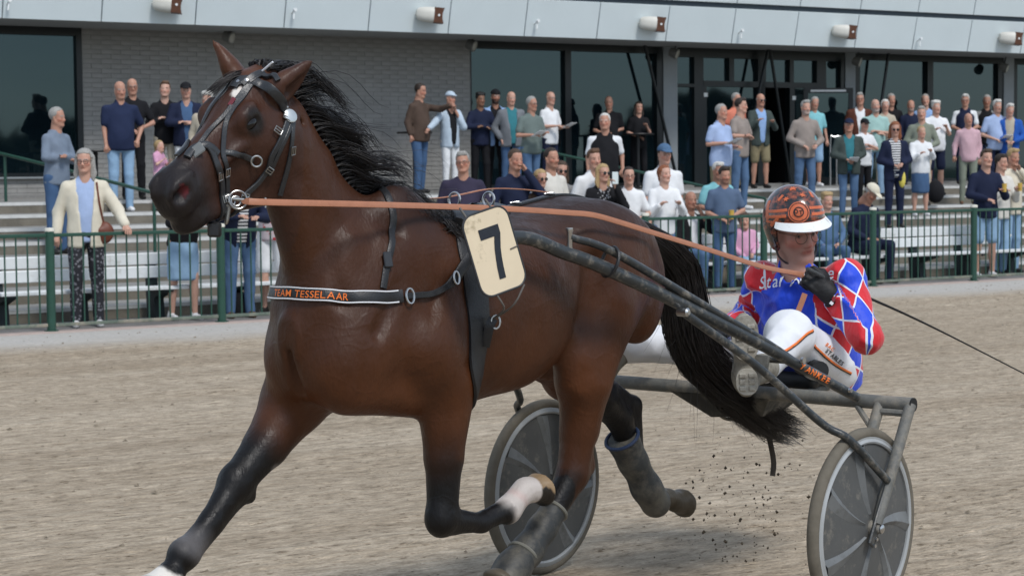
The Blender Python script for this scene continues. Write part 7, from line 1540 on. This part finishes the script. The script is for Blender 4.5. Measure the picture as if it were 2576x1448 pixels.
p_(2435, 285, 5.4, 'bald man in pink shirt and grey green trousers', 5, 'down', topc='pink', botc='sage', hair='bald', hc='grey', skin='b', shoe=mshoe_b)
p_(2481, 239, 9.7, 'man in dark vest behind the pale blue shirt at the right', 10, 'front', topc='black', inner='grey', vest=True, sl='short', botc='navy', hair='crop', hc='grey', skin='c')
p_(2506, 251, 6.4, 'white haired man in pale blue shirt near the right edge', 25, 'front', topc='lblue', sl='short', botc='navy', hair='short', hc='white', hold=('paper', 'l'), wide=1.1)
p_(2540, 261, 6.2, 'white haired man in bright blue jacket at the right edge', 0, 'front', topc='bluej', inner='beige', botc='navy', hair='short', hc='white')
# -- at the fence, right
p_(2478, 376, .6, 'brown haired young man in navy sweater and pale denim shorts', 25, 'drink', 'front', topc='navy', bot='shorts', botc='ljeans', hc='brown', shoe=mshoe_w, hold=('cup', 'l'))
p_(2514, 388, .95, 'dark haired young man in white shirt at the right of the fence', 45, 'drink', topc='offwhite', botc='ljeans', hc='dark', hold=('cup', 'l'))
p_(2543, 374, 1.1, 'blond young man in cream shirt at the right edge, arm raised', 50, 'mouth', 'drink', topc='cream', botc='ljeans', hc='blond', skin='b')
p_(2078, 490, 1.02, 'seated older woman with short blond hair and denim jacket', 20, 'lap', topc='jeans', botc='jeans', hair='curly', hc='blond', seat=True, Hfix=1.66)
p_(2158, 494, 1.0, 'seated man in cream cap and navy jacket bowed forward', 45, 'lap', topc='navy', botc='navy', hair='bald', hc='grey', hat=('cap', 'cream'), seat=True, lean=.30, Hfix=1.85, skin='c', tilt=.35)
# -- things they carry or have put down
b = MB(); c = fp(*[onV(262, 560, .30)[0]], .30, .98); c = onVp(262, 585, .30)
hb = Field(c-.2, c+.2, .012); hb.ell(c, (.10, .05, .12), .02); hb.cap(c+Z3*.02-U3*.05, c+Z3*.02+U3*.05, .05, .05, .03); v2, q2 = hb.mesh(1); bagr = empty('handbag', c-Z3*.12, 'brown leather handbag hanging at the side of the woman in the cream cardigan', 'handbag')
mesh_obj('pouch', v2, q2, mat('brown_bag', (.13, .035, .018), .5, .4, .15, 12), bagr); b.strip(smooth_path([c+Z3*.08, onVp(250, 510, .26), onVp(243, 458, .30)], 14), np.repeat([-fw], 14, 0), .02, .004); b.build('strap', MATS['brown_bag'], bagr)
c = onVp(2268, 450, 3.6); g_ = Field(c-.25, c+.25, .014); g_.ell(c, (.06, .05, .15), .02); v2, q2 = g_.mesh(1); tag(mesh_obj('carrier_bag', v2, q2, mat('yellow_bag', (.62, .52, .10), .6, .3, .1)), 'yellow carrier bag beside the woman in the navy blazer', 'bag')
c = onVp(2352, 482, 5.2); g_ = Field(c-.3, c+.3, .016); g_.ell(c, (.16, .14, .2), .03); v2, q2 = g_.mesh(1); tag(mesh_obj('rucksack', v2, q2, CL['black']), 'black rucksack standing on the steps beside the denim skirt', 'bag')
c = onVp(600, 775, .7); g_ = Field(c-.35, c+.35, .016); g_.ell(c, (.14, .12, .2), .03); v2, q2 = g_.mesh(1); tag(mesh_obj('rucksack', v2, q2, CL['black']), 'black rucksack on the ground behind the fence below the bit', 'bag')
